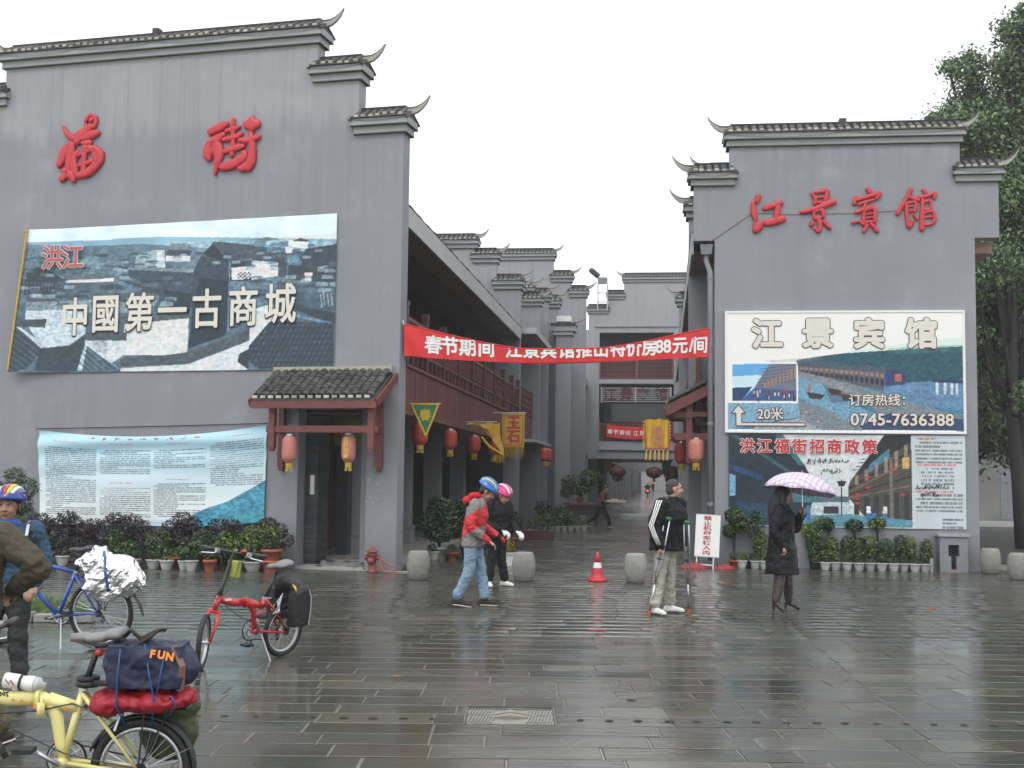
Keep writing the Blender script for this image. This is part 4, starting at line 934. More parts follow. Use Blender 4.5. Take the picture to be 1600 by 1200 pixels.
# ---- hotel billboard
BB=thing('billboard','framed white hotel billboard with harbour picture and telephone number on the right wall','billboard',MR)
p=Paint(420,210,(226,226,222)); n1=p.noise(10,6,21); n2=p.noise(70,40,22,3)
def W(*pts): return [((x-55)/1230,(y-90)/628) for x,y in pts]
p.poly(W((430,340),(560,320),(800,290),(1280,260),(1280,710),(60,710),(60,570),(430,570)),(60,120,150)); 
p.poly(W((700,290),(900,270),(1060,240),(1280,225),(1280,280),(700,330)),(200,222,212)); p.poly(W((420,345),(600,315),(760,300),(1000,285),(1280,270),(1280,480),(900,460),(880,380),(430,380)),(28,78,92),1); p.poly(W((900,280),(1280,262),(1280,300),(900,310)),(60,120,110),.8,n2)
p.mod(.6+.8*n2,p.mask(W((420,345),(760,300),(1280,270),(1280,480),(900,460),(430,380))))
p.poly(W((240,345),(420,335),(560,330),(520,350),(300,355)),(130,130,135),.7,n2)
p.poly(W((870,470),(1280,440),(1280,600),(1000,570),(880,520)),(80,124,160)); p.mod(.7+.7*p.noise(30,20,25),p.mask(W((870,470),(1280,440),(1280,600),(1000,570),(880,520))))
for x in (1140,1180,1215,1240): p.poly(W((x,455),(x+14,455),(x+12,525),(x,520)),(190,200,205)); 
p.poly(W((1120,440),(1280,445),(1280,465),(1120,458)),(30,60,90))
# row of buildings
p.poly(W((430,360),(540,350),(800,372),(880,395),(875,500),(700,470),(430,410)),(84,84,96)); p.poly(W((430,355),(540,345),(880,385),(900,400),(430,375)),(58,84,96))
for i in range(17):
    x=440+i*26; p.poly(W((x,378+i*2.1),(x+18,379+i*2.1),(x+18,392+i*2.6),(x,391+i*2.6)),(140,116,110)); p.poly(W((x,398+i*2.8),(x+18,399+i*2.8),(x+18,412+i*4.0),(x,411+i*4.0)),(48,44,60))
p.poly(W((880,395),(980,400),(985,470),(880,480)),(40,60,110)); p.poly(W((930,415),(965,415),(965,455),(930,455)),(170,90,70))
# river and quay
p.poly(W((430,420),(560,450),(700,490),(760,600),(880,640),(760,700),(600,640),(430,540)),(96,150,180)); p.poly(W((560,470),(700,520),(690,560),(600,570)),(70,100,120),.8)
for (x,y) in ((600,420),(490,440),(665,450)): p.poly(W((x-12,y+70),(x,y),(x+6,y+70)),(176,90,70)); p.poly(W((x-18,y+70),(x+80,y+85),(x+60,y+110),(x,y+105)),(60,44,44))
p.poly(W((430,400),(700,465),(1000,560),(1280,640),(1280,720),(900,650),(700,520),(430,430)),(120,130,134),.9); p.mod(.7+.6*n2,p.mask(W((430,400),(1280,640),(1280,720),(900,650))))
p.poly(W((900,620),(1280,650),(1280,710),(700,710)),(40,70,110)); 
p.poly(W((430,555),(560,590),(640,640),(760,700),(760,712),(500,712),(430,660),(430,600)),(112,126,136)); p.poly(W((60,575),(430,572),(440,640),(60,712)),(110,160,186)); p.poly(W((200,690),(430,650),(560,712),(200,712)),(140,158,168))
for i in range(60): x,y=random.uniform(200,740),random.uniform(590,705); p.blot((x-55)/1230,(y-90)/628,.004,.007,random.choice([(60,60,70),(190,190,180),(160,60,50)]),.8)
mm=(p.X>.02)*(p.Y>.42)*1.0*((p.X+p.Y*1.2)>.85); p.cells(.012,.012,.14,41,mm); p.cells(.005,.009,.22,42,mm)
p.a=p.a*.86+p.a.mean(2,keepdims=True)*.14
# inset picture
p.poly(W((78,360),(426,358),(426,566),(78,566)),(230,230,228)); p.poly(W((84,364),(420,362),(420,560),(84,560)),(90,160,210)); p.poly(W((84,430),(260,420),(260,500),(84,510)),(190,216,226)); p.poly(W((84,490),(190,485),(130,560),(84,560)),(30,60,100))
p.poly(W((200,490),(280,364),(420,362),(420,505),(260,500)),(104,110,124)); 
for i in range(6): p.line(*W((212+i*4,480-i*18))[0],*W((420,430-i*16+18))[0],.004,(60,54,64),.9)
for i in range(9): x=250+i*20; p.poly(W((x,462-i*10),(x+10,458-i*10),(x+10,488-i*6),(x,490-i*6)),(150,120,108))
p.poly(W((130,560),(200,490),(420,505),(420,560)),(60,84,130)); 
for i in range(40): x,y=random.uniform(190,415),random.uniform(500,548); p.poly(W((x,y),(x+6,y),(x+6,y+18),(x,y+18)),random.choice([(150,60,60),(200,200,196),(40,50,90),(30,30,40)]))
def bpos(u,v): return .24+4.58*u, -.06+0*u, 5.06-2.36*v
obj('print',p.mesh('print',bpos),BB)
B().box(.20,4.85,-.054,-.002,2.66,5.10).build('backing','white',BB)
for a in ((.2,4.85,5.06,5.1),(.2,4.85,2.66,2.70),(.2,.24,2.70,5.06),(4.82,4.85,2.70,5.06)): B().box(a[0],a[1],-.075,-.055,a[2],a[3]).build('frame','white',BB)
WX=lambda x:.24+(x-55)/1230*4.58; WZ=lambda y:5.06-(y-90)/628*2.36
for ch,x in zip('江景宾馆',(268,533,800,1068)): otext(BB,ch,.62,WX(x),WZ(200),-.07,'creamink','brownink',.026,off=.027)
otext(BB,'订房热线：',.25,WX(838),WZ(552),-.07,'creamink','brownink',.05,off=.004)
otext(BB,'0745-7636388',.33,WX(965),WZ(655),-.07,'creamink','brownink',.05,sx=1.03,off=.006)
otext(BB,'20米',.27,WX(283),WZ(627),-.07,'creamink','brownink',.06,sx=.95,off=.004)
arw=[(78,625),(115,580),(152,625),(132,625),(132,675),(465,675),(465,692),(102,692),(102,625)]
c=sum(x for x,y in arw)/9
b=B(); b.prism([(WX(x),WZ(y)) for x,y in arw][::-1],-.071,-.068); b.build('arrow','creamink',BB)
b=B()
for (x0,y0),(x1,y1) in zip(arw,arw[1:]+arw[:1]): b.bar((WX(x0),-.072,WZ(y0)),(WX(x1),-.072,WZ(y1)),.006,.016)
b.build('arrow_outline','brownink',BB)
# ---- street poster below
PB=thing('street_poster','poster with a dusky street scene, red headline and panel of small print under the billboard','poster',MR)
p=Paint(420,176,(198,204,206)); n1=p.noise(10,6,31); n2=p.noise(80,40,32,3)
def W(*pts): return [((x-55)/1245,(y-735)/510) for x,y in pts]
p.poly(W((55,735),(345,735),(462,905),(560,1110),(450,1240),(55,1240)),(30,44,54)); p.poly(W((300,735),(345,735),(462,905),(430,905)),(64,110,120)); p.poly(W((55,735),(90,735),(420,960),(410,975)),(56,96,104),.8)
p.poly(W((60,900),(240,960),(250,1000),(60,930)),(50,90,150),.7,n2); p.poly(W((60,955),(95,965),(95,1075),(60,1080)),(110,160,190)); p.poly(W((380,1000),(560,1040),(560,1110),(400,1110)),(70,120,130),.8); p.poly(W((100,1110),(260,1120),(260,1240),(100,1240)),(40,80,110),.8,n2)
p.poly(W((690,1020),(700,990),(880,735),(1020,735),(1020,1240),(820,1240),(690,1080)),(72,68,62)); 
p.poly(W((880,735),(1020,735),(1020,770),(720,975)),(34,38,42)); p.poly(W((800,900),(905,810),(905,860),(790,950)),(70,120,140))
for k,(a,c) in enumerate((((695,1030),(1020,820)),((695,1050),(1020,870)),((700,1062),(1020,960)),((700,1080),(1020,1010)))): p.line(*W(a)[0],*W(c)[0],.012,(112,98,82) if k%2 else (36,34,34))
for i in range(6): x=720+i*52; p.poly(W((x,1080-i*8),(x+26,1085-i*8),(x+26,1200),(x,1190)),(40,48,52)); p.poly(W((x+4,960-i*34),(x+22,955-i*34),(x+22,1010-i*24),(x+4,1012-i*24)),(150,140,126),.7)
p.poly(W((905,860),(925,860),(925,1240),(905,1240)),(110,100,88)); p.poly(W((975,860),(1010,855),(1010,915),(975,920)),(196,160,96))
for (x,y) in ((930,925),(795,965),(735,1060),(735,1085),(735,1110),(975,1060),(790,1025)): p.blot((x-55)/1245,(y-735)/510,.011,.012,(196,44,44))
p.poly(W((530,1070),(700,1075),(690,1110),(530,1105)),(84,104,112)); p.poly(W((500,1110),(700,1105),(700,1180),(480,1190)),(180,196,200)); p.poly(W((560,1130),(640,1130),(640,1170),(560,1170)),(50,54,60)); 
p.poly(W((380,1240),(480,1180),(700,1170),(1020,1200),(1020,1240)),(90,140,156)); p.line(*W((654,980))[0],*W((654,1180))[0],.006,(24,28,32)); p.poly(W((630,990),(680,990),(668,1020),(640,1020)),(40,44,46))
for (x,c) in ((795,(220,224,226)),(825,(40,50,60)),(480,(60,110,150)),(880,(200,200,198))): p.poly(W((x-10,1125),(x+10,1125),(x+12,1165),(x-12,1165)),c); p.poly(W((x-10,1165),(x+10,1165),(x+12,1215),(x-12,1215)),(60,110,160))
for (x,y,a) in ((770,870,30),(765,890,50),(750,910,44),(735,930,50)): p.line(*W((x-a/2,y))[0],*W((x+a/2,y-4))[0],.008,(40,50,60))
p.mod(.75+.5*n2); p.cells(.012,.014,.15,43,(p.mask(W((440,735),(880,735),(700,1080),(560,1080)))==0)*1.0); p.cells(.005,.010,.2,44,(p.mask(W((345,735),(880,735),(700,1060),(560,1060)))==0)*1.0)
p.poly(W((1018,738),(1300,738),(1300,1245),(1030,1245)),(186,196,200)); p.mod(.9+.2*n1)
p.textlines(.80,.985,.04,.04,1,(196,60,66),3,.8,False); p.textlines(.79,.985,.08,.042,6,(60,64,70),4,.85); p.textlines(.80,.96,.32,.04,1,(196,60,66),5,.8,False); p.textlines(.815,.95,.36,.04,6,(60,64,70),6,.62); p.textlines(.79,.95,.60,.04,1,(196,60,66),7,.8,False); p.textlines(.79,.985,.64,.042,5,(60,64,70),8,.85)
p.textlines(.90,.985,.90,.04,3,(40,40,44),9,.9,False)
def bpos(u,v): return .27+4.56*u+.0*v, -.03-.01*np.sin(u*12+v*5), 2.63-1.82*v
obj('print',p.mesh('print',bpos),PB)
WX2=lambda x:.27+(x-55)/1245*4.56; WZ2=lambda y:2.63-(y-735)/510*1.82
for i,ch in enumerate('洪江福街招商政策'): otext(PB,ch,.30,WX2(155+i*92.5),WZ2(799),-.05,'redsign','whiteink',.035,off=.008)
def scrib(P,pts_list,X,Z,y,wd=.008,mat='ink'):
    b=B()
    for pts in pts_list: b.tube([(X(a),y,Z(c)) for a,c in pts],wd,4)
    b.build('handwriting',mat,P)
r=random.Random(5); L=[]
for (x0,x1,yy) in ((470,690,885),(545,660,940),(1040,1200,1020),(1070,1160,1062)):
    x=x0
    while x<x1:
        k=r.randint(3,4); L.append([(x+r.uniform(-4,12),yy+r.uniform(-18,16)-(x-x0)*.04) for _ in range(k)]); x+=r.uniform(8,13)
scrib(PB,L,WX2,WZ2,-.048,.006)
for o in PB.children:
    if o.name.startswith('handwriting'): o['kind']='stuff'
# ================================================================ red banner across the street
RB=thing('red_banner','long sagging red cloth banner with white characters strung across the street','banner')
PA=Vector(MS@Vector((.05,.15,0))); PBn=Vector(MR@Vector((-.12,.0,0)))
def rb(u,v):
    """u along, v height from lower hem; the top folds over backwards in the middle"""
    x=PA.x+(PBn.x-PA.x)*u; y0=PA.y+(PBn.y-PA.y)*u; d=4*u*(1-u)
    zb=3.905*(1-u)+4.17*u-.115*d-.02*sin(u*6); vh=.565-.30*min(1,d*1.08)**1.5
    if u>.8: vh=.565-.30*min(1,d*1.08)**1.5
    y=y0-.06+.014*sin(u*70+v*10)*(1-.6*d)+.02*sin(u*19)
    if v<=vh: return (x,y-(v/vh)*.02,zb+v)
    o=v-vh; return (x,y+.02+o*.05,zb+vh-o*.92)
nu,nv=160,14; V=[];F=[]
for i in range(nu+1):
    u=i/nu; d=4*u*(1-u); vh=.565-.30*min(1,d*1.08)**1.5
    vs=[vh*k/9 for k in range(10)]+[vh+(.575-vh)*k/5 for k in range(1,6)]
    V+=[rb(u,v) for v in vs]
F=[(i*15+k,(i+1)*15+k,(i+1)*15+k+1,i*15+k+1) for i in range(nu) for k in range(14)]
M['bannerred']=pm('banner_red',(.62,.018,.02),.55,.12,3,.1,20)
obj('cloth',gmesh('cloth',V,F,'bannerred',smooth=True),RB)
b=B(); b.tube([rb(i/60,(.565-.30*min(1,4*(i/60)*(1-i/60)*1.08)**1.5)) for i in range(61)],.012,6); b.build('folded_edge','bannerred',RB,smooth=True)
import bmesh
def onbanner(body,size,uc,vc,sx=1):
    d=4*uc*(1-uc); vh=.565-.30*min(1,d*1.08)**1.5
    me=thick(body,size,.011); bm=bmesh.new(); bm.from_mesh(me)
    bmesh.ops.bisect_plane(bm,geom=bm.verts[:]+bm.edges[:]+bm.faces[:],plane_co=(0,vh-.02-vc,0),plane_no=(0,1,0),clear_outer=True); bm.to_mesh(me); bm.free()
    n=len(me.vertices); V=np.zeros(n*3); me.vertices.foreach_get('co',V); V=V.reshape(-1,3); Lx=(PBn-PA).length
    for k in range(n):
        q_=rb(uc+V[k,0]*sx/Lx,min(vh-.005,max(0,vc+V[k,1]))); V[k]=(q_[0],q_[1]-.012-V[k,2]*.5,q_[2])
    me.vertices.foreach_set('co',V.ravel()); me.update(); me.materials.append(M['whiteink']); obj('banner_character',me,RB)
msg=[('春',.089),('节',.139),('期',.193),('间',.252),('江',.338),('景',.394),('宾',.450),('馆',.508),('推',.566),('出',.623),('特',.680),('价',.735),('房',.788),('8',.823),('8',.850),('元',.895),('/',.935),('间',.968)]
for ch,u in msg: onbanner(ch,.35,u,.25-.0*u)
for (a,c) in ((rb(0,.0),(PA.x-.02,PA.y+.0,3.85)),(rb(0,.56),(PA.x-.05,PA.y+.02,4.6)),(rb(1,.56),(PBn.x+.06,PBn.y+.1,4.78)),(rb(1,0),(PBn.x+.06,PBn.y+.1,4.1))): B().tube([a,c],.008,5).build('cord','white',RB)
B().tube([(PA.x,PA.y-.03,3.86),(PA.x,PA.y-.03,4.5)],.014,6).build('batten','darkred',RB)
SB=thing('small_banner','small red banner with white characters hung on the gallery railing','banner',MS@Matrix.Translation((0,42.9,0)))
V=[];F=[]
for i in range(41): V+=[(1.85+3.3*i/40,-.05+.03*sin(i*.9),z-.12*sin(pi*i/40)) for z in (3.98,4.25,4.62)]
F=[(i*3+k,(i+1)*3+k,(i+1)*3+k+1,i*3+k+1) for i in range(40) for k in range(2)]
obj('cloth',gmesh('cloth',V,F,'bannerred',smooth=True),SB)
for i,ch in enumerate('春节期间江景宾馆推出'): text('banner_character',ch,.26,'whiteink',SB,(2.02+i*.31+(.1 if i>3 else 0),-.10,4.27-.1*sin(pi*(i+.5)/10)),off=.006)
# ================================================================ flags
def fringe(b,x0,x1,z,L,n,y=0,mi=0):
    for i in range(n):
        x=x0+(x1-x0)*(i+.5)/n; b.tube([(x,y,z),(x+random.uniform(-.01,.01),y-.01,z-L*.5),(x+random.uniform(-.02,.02),y,z-L*random.uniform(.85,1.1))],[.014,.012,.008],5,mi=mi)
M['greencloth']=pm('green_cloth',(.02,.16,.05),.65,.2,6,.15,20)
G1=thing('flag','green triangular pennant with yellow border hanging under the red balcony','flag',MS@Matrix.Translation((.30,.96,2.43)))
b=B(); b.prism([(-.24,.62),(.24,.62),(.03,.08)],-.004,.004); b.build('cloth','greencloth',G1)
b=B(); 
for p0,p1 in (((-.27,.64),(.27,.64)),((-.26,.64),(.03,.04)),((.26,.64),(.03,.04))): b.bar((p0[0],-.008,p0[1]),(p1[0],-.008,p1[1]),.014,.032)
b.build('border','yellowcloth',G1); text('flag_character','春',.22,'yellowcloth',G1,(.01,-.012,.44),off=.008)
B().tube([(-.36,0,.65),(.3,0,.65)],.012,6).build('pole','alu',G1)
G2=thing('flag','crumpled yellow flag drooping from a slanted pole under the balcony','flag',MS@Matrix.Translation((.47,7.5,2.25))@Matrix.Diagonal((.8,.8,.8,1)))
V=[];F=[];n=16
for i in range(n+1):
    a=i/n
    for k in range(9):
        c=k/8; x=-.5+1.0*a+.03*sin(c*6+a*9); top=.98-.02*a; low=top-.08-.95*max(0,(a-.35)/.65)**1.3; z=top+(low-top)*c+.02*sin(a*20); V.append((x+c*.12*a,.05*sin(a*17+c*4)*(.3+c),z))
F=[(i*9+k,(i+1)*9+k,(i+1)*9+k+1,i*9+k+1) for i in range(n) for k in range(8)]
obj('cloth',gmesh('cloth',V,F,'yellowcloth',smooth=True),G2)
b=B(); b.tube([(-.05,0,.55),(.2,0,.25),(.6,0,.02)],[.03,.04,.03],6); fringe(b,.32,.66,.02,.26,7); b.build('fringe','yellowcloth',G2); B().tube([(-.75,0,1.0),(.42,0,1.0)],.014,6).build('pole','alu',G2)
b=B(); b.tube([(-.1,-.05,.86),(.1,-.06,.78),(.25,-.06,.6),(.3,-.06,.4)],.012,4); b.build('red_pattern','redink',G2)
G3=thing('flag','square yellow flag with two red characters 玉石 hanging beside a column','flag',MS@Matrix.Translation((.73,11.6,2.45)))
b=B(); b.box(-.33,.28,-.005,.005,.12,1.02); b.build('cloth','yellowcloth',G3)
b=B()
for a in ((-.29,.24,.16,.18),(-.29,.24,.96,.98),(-.29,-.27,.18,.96),(.22,.24,.18,.96)): b.box(a[0],a[1],-.010,-.006,a[2],a[3])
b.box(-.33,.28,-.010,-.006,.10,.125); b.build('border','redink',G3)
text('flag_character','玉',.38,'redink',G3,(-.02,-.012,.78),off=.014); text('flag_character','石',.38,'redink',G3,(-.02,-.012,.40),off=.014)
b=B(); fringe(b,-.32,.27,.12,.3,11); b.build('fringe','yellowcloth',G3); B().tube([(-.6,0,1.04),(.32,0,1.04)],.014,6).build('pole','alu',G3)
G4=thing('flag','yellow flag with faded characters, scalloped edge and tassels by the side canopy','flag',MR@Matrix.Translation((-1.16,.35,2.10)))
V=[];F=[];n=20
for i in range(n+1):
    for k in range(13): V.append((-.25+.5*i/n+.02*(k/12),.025*sin(i*.9+k*.2),.84-.60*k/12+.01*sin(i*.6)))
F=[(i*13+k,i*13+k+1,(i+1)*13+k+1,(i+1)*13+k) for i in range(n) for k in range(12)]
obj('cloth',gmesh('cloth',V,F,'yellowcloth',smooth=True),G4)
b=B()
for a in ((-.24,.26,.235,.255),): b.box(a[0],a[1],-.04,-.02,a[2],a[3])
b.tube([(-.24,-.03,.84),(-.21,-.03,.25)],.008,4); b.tube([(.235,-.03,.84),(.26,-.03,.25)],.008,4); b.build('border','redink',G4)
M['faded']=pm('faded_print',(.45,.16,.10),.7,.3,10,0)
text('flag_character','福',.22,'faded',G4,(.02,-.04,.60),off=.004); text('flag_character','临',.22,'faded',G4,(.03,-.04,.40),off=.004)
b=B()
for i in range(6): x=-.2+i*.085; b.bar((x,-.01,.24),(x+random.uniform(-.02,.02),-.01,.0),.006,.03)
for k in range(9): z=.80-k*.065; b.prism([(.25,z),(.30,z-.02),(.25,z-.05)],-.02,-.01); b.prism([(-.25,z),(-.25,z-.05),(-.29,z-.02)],-.02,-.01)
b.build('tassel','yellowcloth',G4); B().tube([(-.3,0,.85),(.8,0,.86)],.012,6).build('pole','darkwood',G4)
# ================================================================ lanterns
def lantern(label,root,loc,R=.15,H=.42,mat='lantern',txt=None,group=None,rot=0,drop=.2):
    t=thing('lantern',label,'lantern',root@Matrix.Translation(loc)@Matrix.Rotation(rot,4,'Z'),group=group)
    b=B(); n=10; prof=[(.55*R,-H/2-.01)]
    for i in range(15):
        a=-1+2*i/14; prof.append((R*(1-abs(a)**5*.38)-(.006 if i%2 else 0),a*H/2))
    b.lathe(prof,n=18); b.build('shade',mat,t,smooth=True)
    b=B()
    for k in range(12 if mat=='lantern' else 0):
        a=2*pi*k/12; b.tube([(cos(a)*q_[0]*1.01,sin(a)*q_[0]*1.01,q_[1]) for q_ in prof[1:]],.003,3)
    if mat=='lantern': b.build('rib','lanternrib',t)['kind']='stuff'
    b=B(); b.lathe([(R*.5,H/2),(R*.5,H/2+.03),(R*.3,H/2+.035)],n=12); b.tube([(0,0,H/2+.03),(0,0,H/2+drop)],.005,4); b.build('top_cap','alu',t)
    b=B(); b.lathe([(R*.42,-H/2-.10),(R*.5,-H/2-.02)],n=10)
    for k in range(7): a=k*.9; b.tube([(cos(a)*R*.35,sin(a)*R*.35,-H/2-.09),(cos(a)*R*.42,sin(a)*R*.42,-H/2-.17)],.012,4)
    b.build('tassel','yellowcloth',t)
    if txt:
        for i,ch in enumerate(txt):
            me=textmesh(ch,.10,off=.003); V=np.zeros(len(me.vertices)*3); me.vertices.foreach_get('co',V); V=V.reshape(-1,3)
            z=H*.32-i*H*.21+V[:,1].copy(); x=V[:,0].copy(); rr=R+.006; V[:,0]=rr*np.sin(x/rr); V[:,1]=-rr*np.cos(x/rr); V[:,2]=z
            me.vertices.foreach_set('co',V.ravel()); me.update(); me.materials.append(M['goldink']); obj('lettering',me,t)
    return t
gl='red cylindrical lanterns'; M['lanternrib']=pm('lantern_rib',(.30,.06,.03),.6,.2,8,0)
lantern('faded plain pink-red lantern hanging left under the door canopy',MG,(-1.79,-.72,2.17),.14,.47,'lanternfaded',group=gl)
lantern('faded red lantern with gold characters hanging right under the door canopy',MG,(-.70,-.62,2.19),.13,.47,'lanternfaded','吉祥如意',group=gl)
for i,(t,lab) in enumerate(((1.9,'red lantern just behind the green pennant'),(5.4,'red lantern between the green pennant and the drooping yellow flag'),(9.0,'red lantern under the balcony behind the drooping yellow flag'),(12.6,'red lantern hidden partly by the square yellow flag'),(20.3,'left of the two small red lanterns beyond the first column'),(21.6,'right of the two small red lanterns beyond the first column'))):
    lantern(lab,MS,(.03 if i<4 else .75-.05*i*0,t,2.55),.16,.42,group=gl)
lantern('large faded red lantern with pale emblem under the side canopy',MR,(-.36,.22,2.30),.17,.46,'lanternfaded',group=gl)
lantern('deep red lantern behind the large faded one under the side canopy',MR,(-.62,2.4,2.30),.16,.44,group=gl)
lantern('deep red lantern at the rear corner of the side canopy',MR,(-.35,3.2,2.30),.16,.44,group=gl)
M['darklantern']=pm('dark_lantern',(.06,.008,.012),.6,.3,10,.1)
for x,lab in ((2.45,'left'),(4.3,'right')):
    t=thing('ball_lantern','dark maroon ball lantern hanging from the gallery, %s one'%lab,'lantern',MS@Matrix.Translation((x,42.5,2.15)),group='dark ball lanterns below the gallery')
    b=B(); b.ball((0,0,0),(.42,.42,.30),16,10); b.build('shade','darklantern',t,smooth=True); b=B(); b.tube([(0,0,.3),(0,0,.75)],.02,5); b.lathe([(.16,-.3),(.12,-.27)],n=10); b.tube([(0,0,-.3),(0,0,-.48)],.06,6); b.build('tassel','darklantern',t)
# ================================================================ plants
def leafset(n, blobs, size, c0, c1, seed=0, up=.4, asp=.45, shell=.55, droop=0, jit=0):
    """n leaf quads spread through ellipsoid blobs (x,y,z,rx,ry,rz)"""
    r=np.random.default_rng(seed); bl=np.array(blobs,float); wts=(bl[:,3]*bl[:,4]*bl[:,5])**.8; k=r.choice(len(bl),n,p=wts/wts.sum())
    d=r.normal(size=(n,3)); d/=np.linalg.norm(d,axis=1)[:,None]; rad=r.random(n)**(1/3)*(1-shell)+shell*(1-.35*r.random(n)); rad=np.minimum(rad,1.0+.12*r.random(n))
    P=bl[k,:3]+d*bl[k,3:]*rad[:,None]
    if jit: P=P+r.normal(size=(n,3))*jit*bl[k,3:4]
    N=d*.6+r.normal(size=(n,3))*.6+np.array([0,0,up]); N/=np.linalg.norm(N,axis=1)[:,None]
    A=r.normal(size=(n,3))+np.array([0,0,-droop]); A-=N*(A*N).sum(1)[:,None]; A/=np.linalg.norm(A,axis=1)[:,None]; Bv=np.cross(N,A)
    L=size*(.6+.8*r.random(n))[:,None]; W_=L*asp; fold=N*L*.12
    V=np.stack([P-A*L/2,P+Bv*W_/2+fold,P+A*L/2,P-Bv*W_/2+fold],1).reshape(-1,3)
    F=np.arange(4*n).reshape(-1,4); t=r.random(n)**1.3; tone=(.75+.5*r.random(n))
    C=(np.array(c0)[None]*(1-t[:,None])+np.array(c1)[None]*t[:,None])*tone[:,None]; C=np.repeat(C,4,0)
    return V,F,C
def foliage(P,name='foliage',**k):
    V,F,C=leafset(**k); return obj(name,gmesh(name,V,F,'leaf',C),P)
GR0,GR1=(.020,.045,.013),(.07,.125,.03); DK0,DK1=(.010,.026,.010),(.04,.085,.028); PU0,PU1=(.020,.013,.017),(.062,.043,.052); YG0,YG1=(.05,.10,.015),(.16,.24,.035)
def stems(P,n,h,r,seed=0,base=0,th=.008,name='stem'):
    q=random.Random(seed); b=B()
    for i in range(n):
        a=q.uniform(0,6.28); e=r*q.uniform(.2,.8); b.tube([(cos(a)*e*.1,sin(a)*e*.1,base),(cos(a)*e*.5,sin(a)*e*.5,base+(h-base)*.5),(cos(a)*e,sin(a)*e,h)],[th,th*.7,th*.3],5)
    return b.build(name,'bark',P)
def potmesh(kind,r,h):
    b=B()
    if kind=='bowl': b.lathe([(r*.6,0),(r*.68,h*.1),(r*.9,h*.65),(r*1.0,h*.86),(r*1.06,h*.88),(r*1.06,h),(r*.93,h),(r*.9,h*.8)],n=18,cap=False)
    elif kind=='cone': b.lathe([(r*.68,0),(r*.94,h*.78),(r*1.06,h*.78),(r*1.08,h),(r*.95,h),(r*.93,h*.8)],n=18,cap=False)
    b.lathe([(.001,h*.84),(r*.93,h*.84)],n=14,cap=False,mi=1); return b
def potted(label,root,x,y,kind='bowl',mat='whitepot',r=.12,h=.17,pl='small',seed=0,group='potted plants in a row',cat='potted plant',z=0):
    t=thing('potted_plant',label,cat,root@Matrix.Translation((x,y,z))@Matrix.Rotation(seed*1.7,4,'Z'),group=group)
    potmesh(kind,r,h).build('pot',[mat,'soil'],t,smooth=True); q=random.Random(seed*13+5)
    if pl=='small': foliage(t,n=110,blobs=[(q.uniform(-.03,.03),q.uniform(-.03,.03),h+.08,.10,.10,.09)],size=.055,c0=GR0,c1=GR1,seed=seed,up=.8,shell=.2)
    elif pl=='leafy': foliage(t,n=260,blobs=[(0,0,h+.15,.17,.17,.15),(.06,.03,h+.24,.1,.1,.1)],size=.08,c0=GR0,c1=GR1,seed=seed,up=.8,shell=.3); stems(t,6,h+.18,.12,seed,h*.8,.005)
    elif pl=='sprig': foliage(t,n=90,blobs=[(0,0,h+.05,.1,.1,.05),(.02,0,h+.14,.05,.05,.08)],size=.05,c0=YG0,c1=GR1,seed=seed,up=.5,shell=.1); stems(t,4,h+.15,.06,seed,h*.8,.004)
    elif pl=='grass':
        b=B()
        for i in range(34):
            a=q.uniform(0,6.28); l=q.uniform(.18,.32); e=q.uniform(.08,.22); b.tube([(cos(a)*.02,sin(a)*.02,h*.9),(cos(a)*e*.4,sin(a)*e*.4,h+l*.8),(cos(a)*e,sin(a)*e,h+l*.72),(cos(a)*e*1.35,sin(a)*e*1.35,h+l*.35)],[.007,.008,.006,.002],4)
        b.build('blade','grassmat',t)['kind']='stuff'
    elif pl=='bushy': foliage(t,n=520,blobs=[(0,0,h+.22,.22,.22,.2),(.1,.05,h+.36,.14,.14,.12),(-.1,0,h+.32,.13,.13,.12)],size=.07,c0=GR0,c1=YG1,seed=seed,up=.6,shell=.45); stems(t,8,h+.25,.14,seed,h*.8,.007)
    return t
M['grassmat']=pm('blade_green',(.09,.16,.035),.5,.4,8,0)
lefts=[(-6.62,-1.25,'bowl','whitepot',.14,.22,'leafy','white pot just left of the terracotta pot, behind the man in blue'),
(-6.35,-1.35,'cone','terracotta',.15,.24,'leafy','terracotta pot between the man in blue and the foil bundle'),
(-5.95,-1.45,'bowl','whitepot',.12,.18,'small','small white pot half hidden by the foil bundle, left side'),
(-5.45,-1.3,'cone','terracotta',.14,.20,'small','terracotta pot behind the top of the foil bundle'),
(-4.62,-1.5,'bowl','whitepot',.17,.16,'leafy','wide white pot just right of the foil bundle'),
(-4.38,-1.62,'bowl','whitepot',.13,.18,'leafy','white pot second to the right of the foil bundle'),
(-4.02,-1.55,'bowl','whitepot',.14,.17,'small','white pot standing alone after a gap, left of the back terracotta bowl'),
(-3.86,-1.15,'cone','terracotta',.20,.20,'small','wide terracotta bowl raised behind the front row'),
(-3.72,-1.62,'bowl','whitepot',.13,.17,'sprig','white pot in front of the wide terracotta bowl'),
(-3.42,-1.55,'bowl','whitepot',.11,.17,'leafy','narrow white pot, left of a touching pair'),
(-3.20,-1.68,'bowl','whitepot',.12,.19,'leafy','white pot, right of a touching pair with leafy sprawl'),
(-3.00,-1.40,'bowl','whitepot',.11,.18,'leafy','white pot partly behind the small terracotta cone pot'),
(-2.88,-1.62,'cone','terracotta',.12,.20,'small','small terracotta cone pot left of the red bike handlebar'),
(-2.52,-1.3,'bowl','whitepot',.15,.18,'bushy','white pot with bushy plant behind the yellow handlebar bag'),
(-2.18,-1.35,'bowl','whitepot',.17,.17,'bushy','broad white pot with bushy plant behind the red handlebar bell'),
(-1.86,-1.30,'cone','terracotta',.17,.20,None,'lower terracotta pot of the stacked pair behind the bike saddle')]
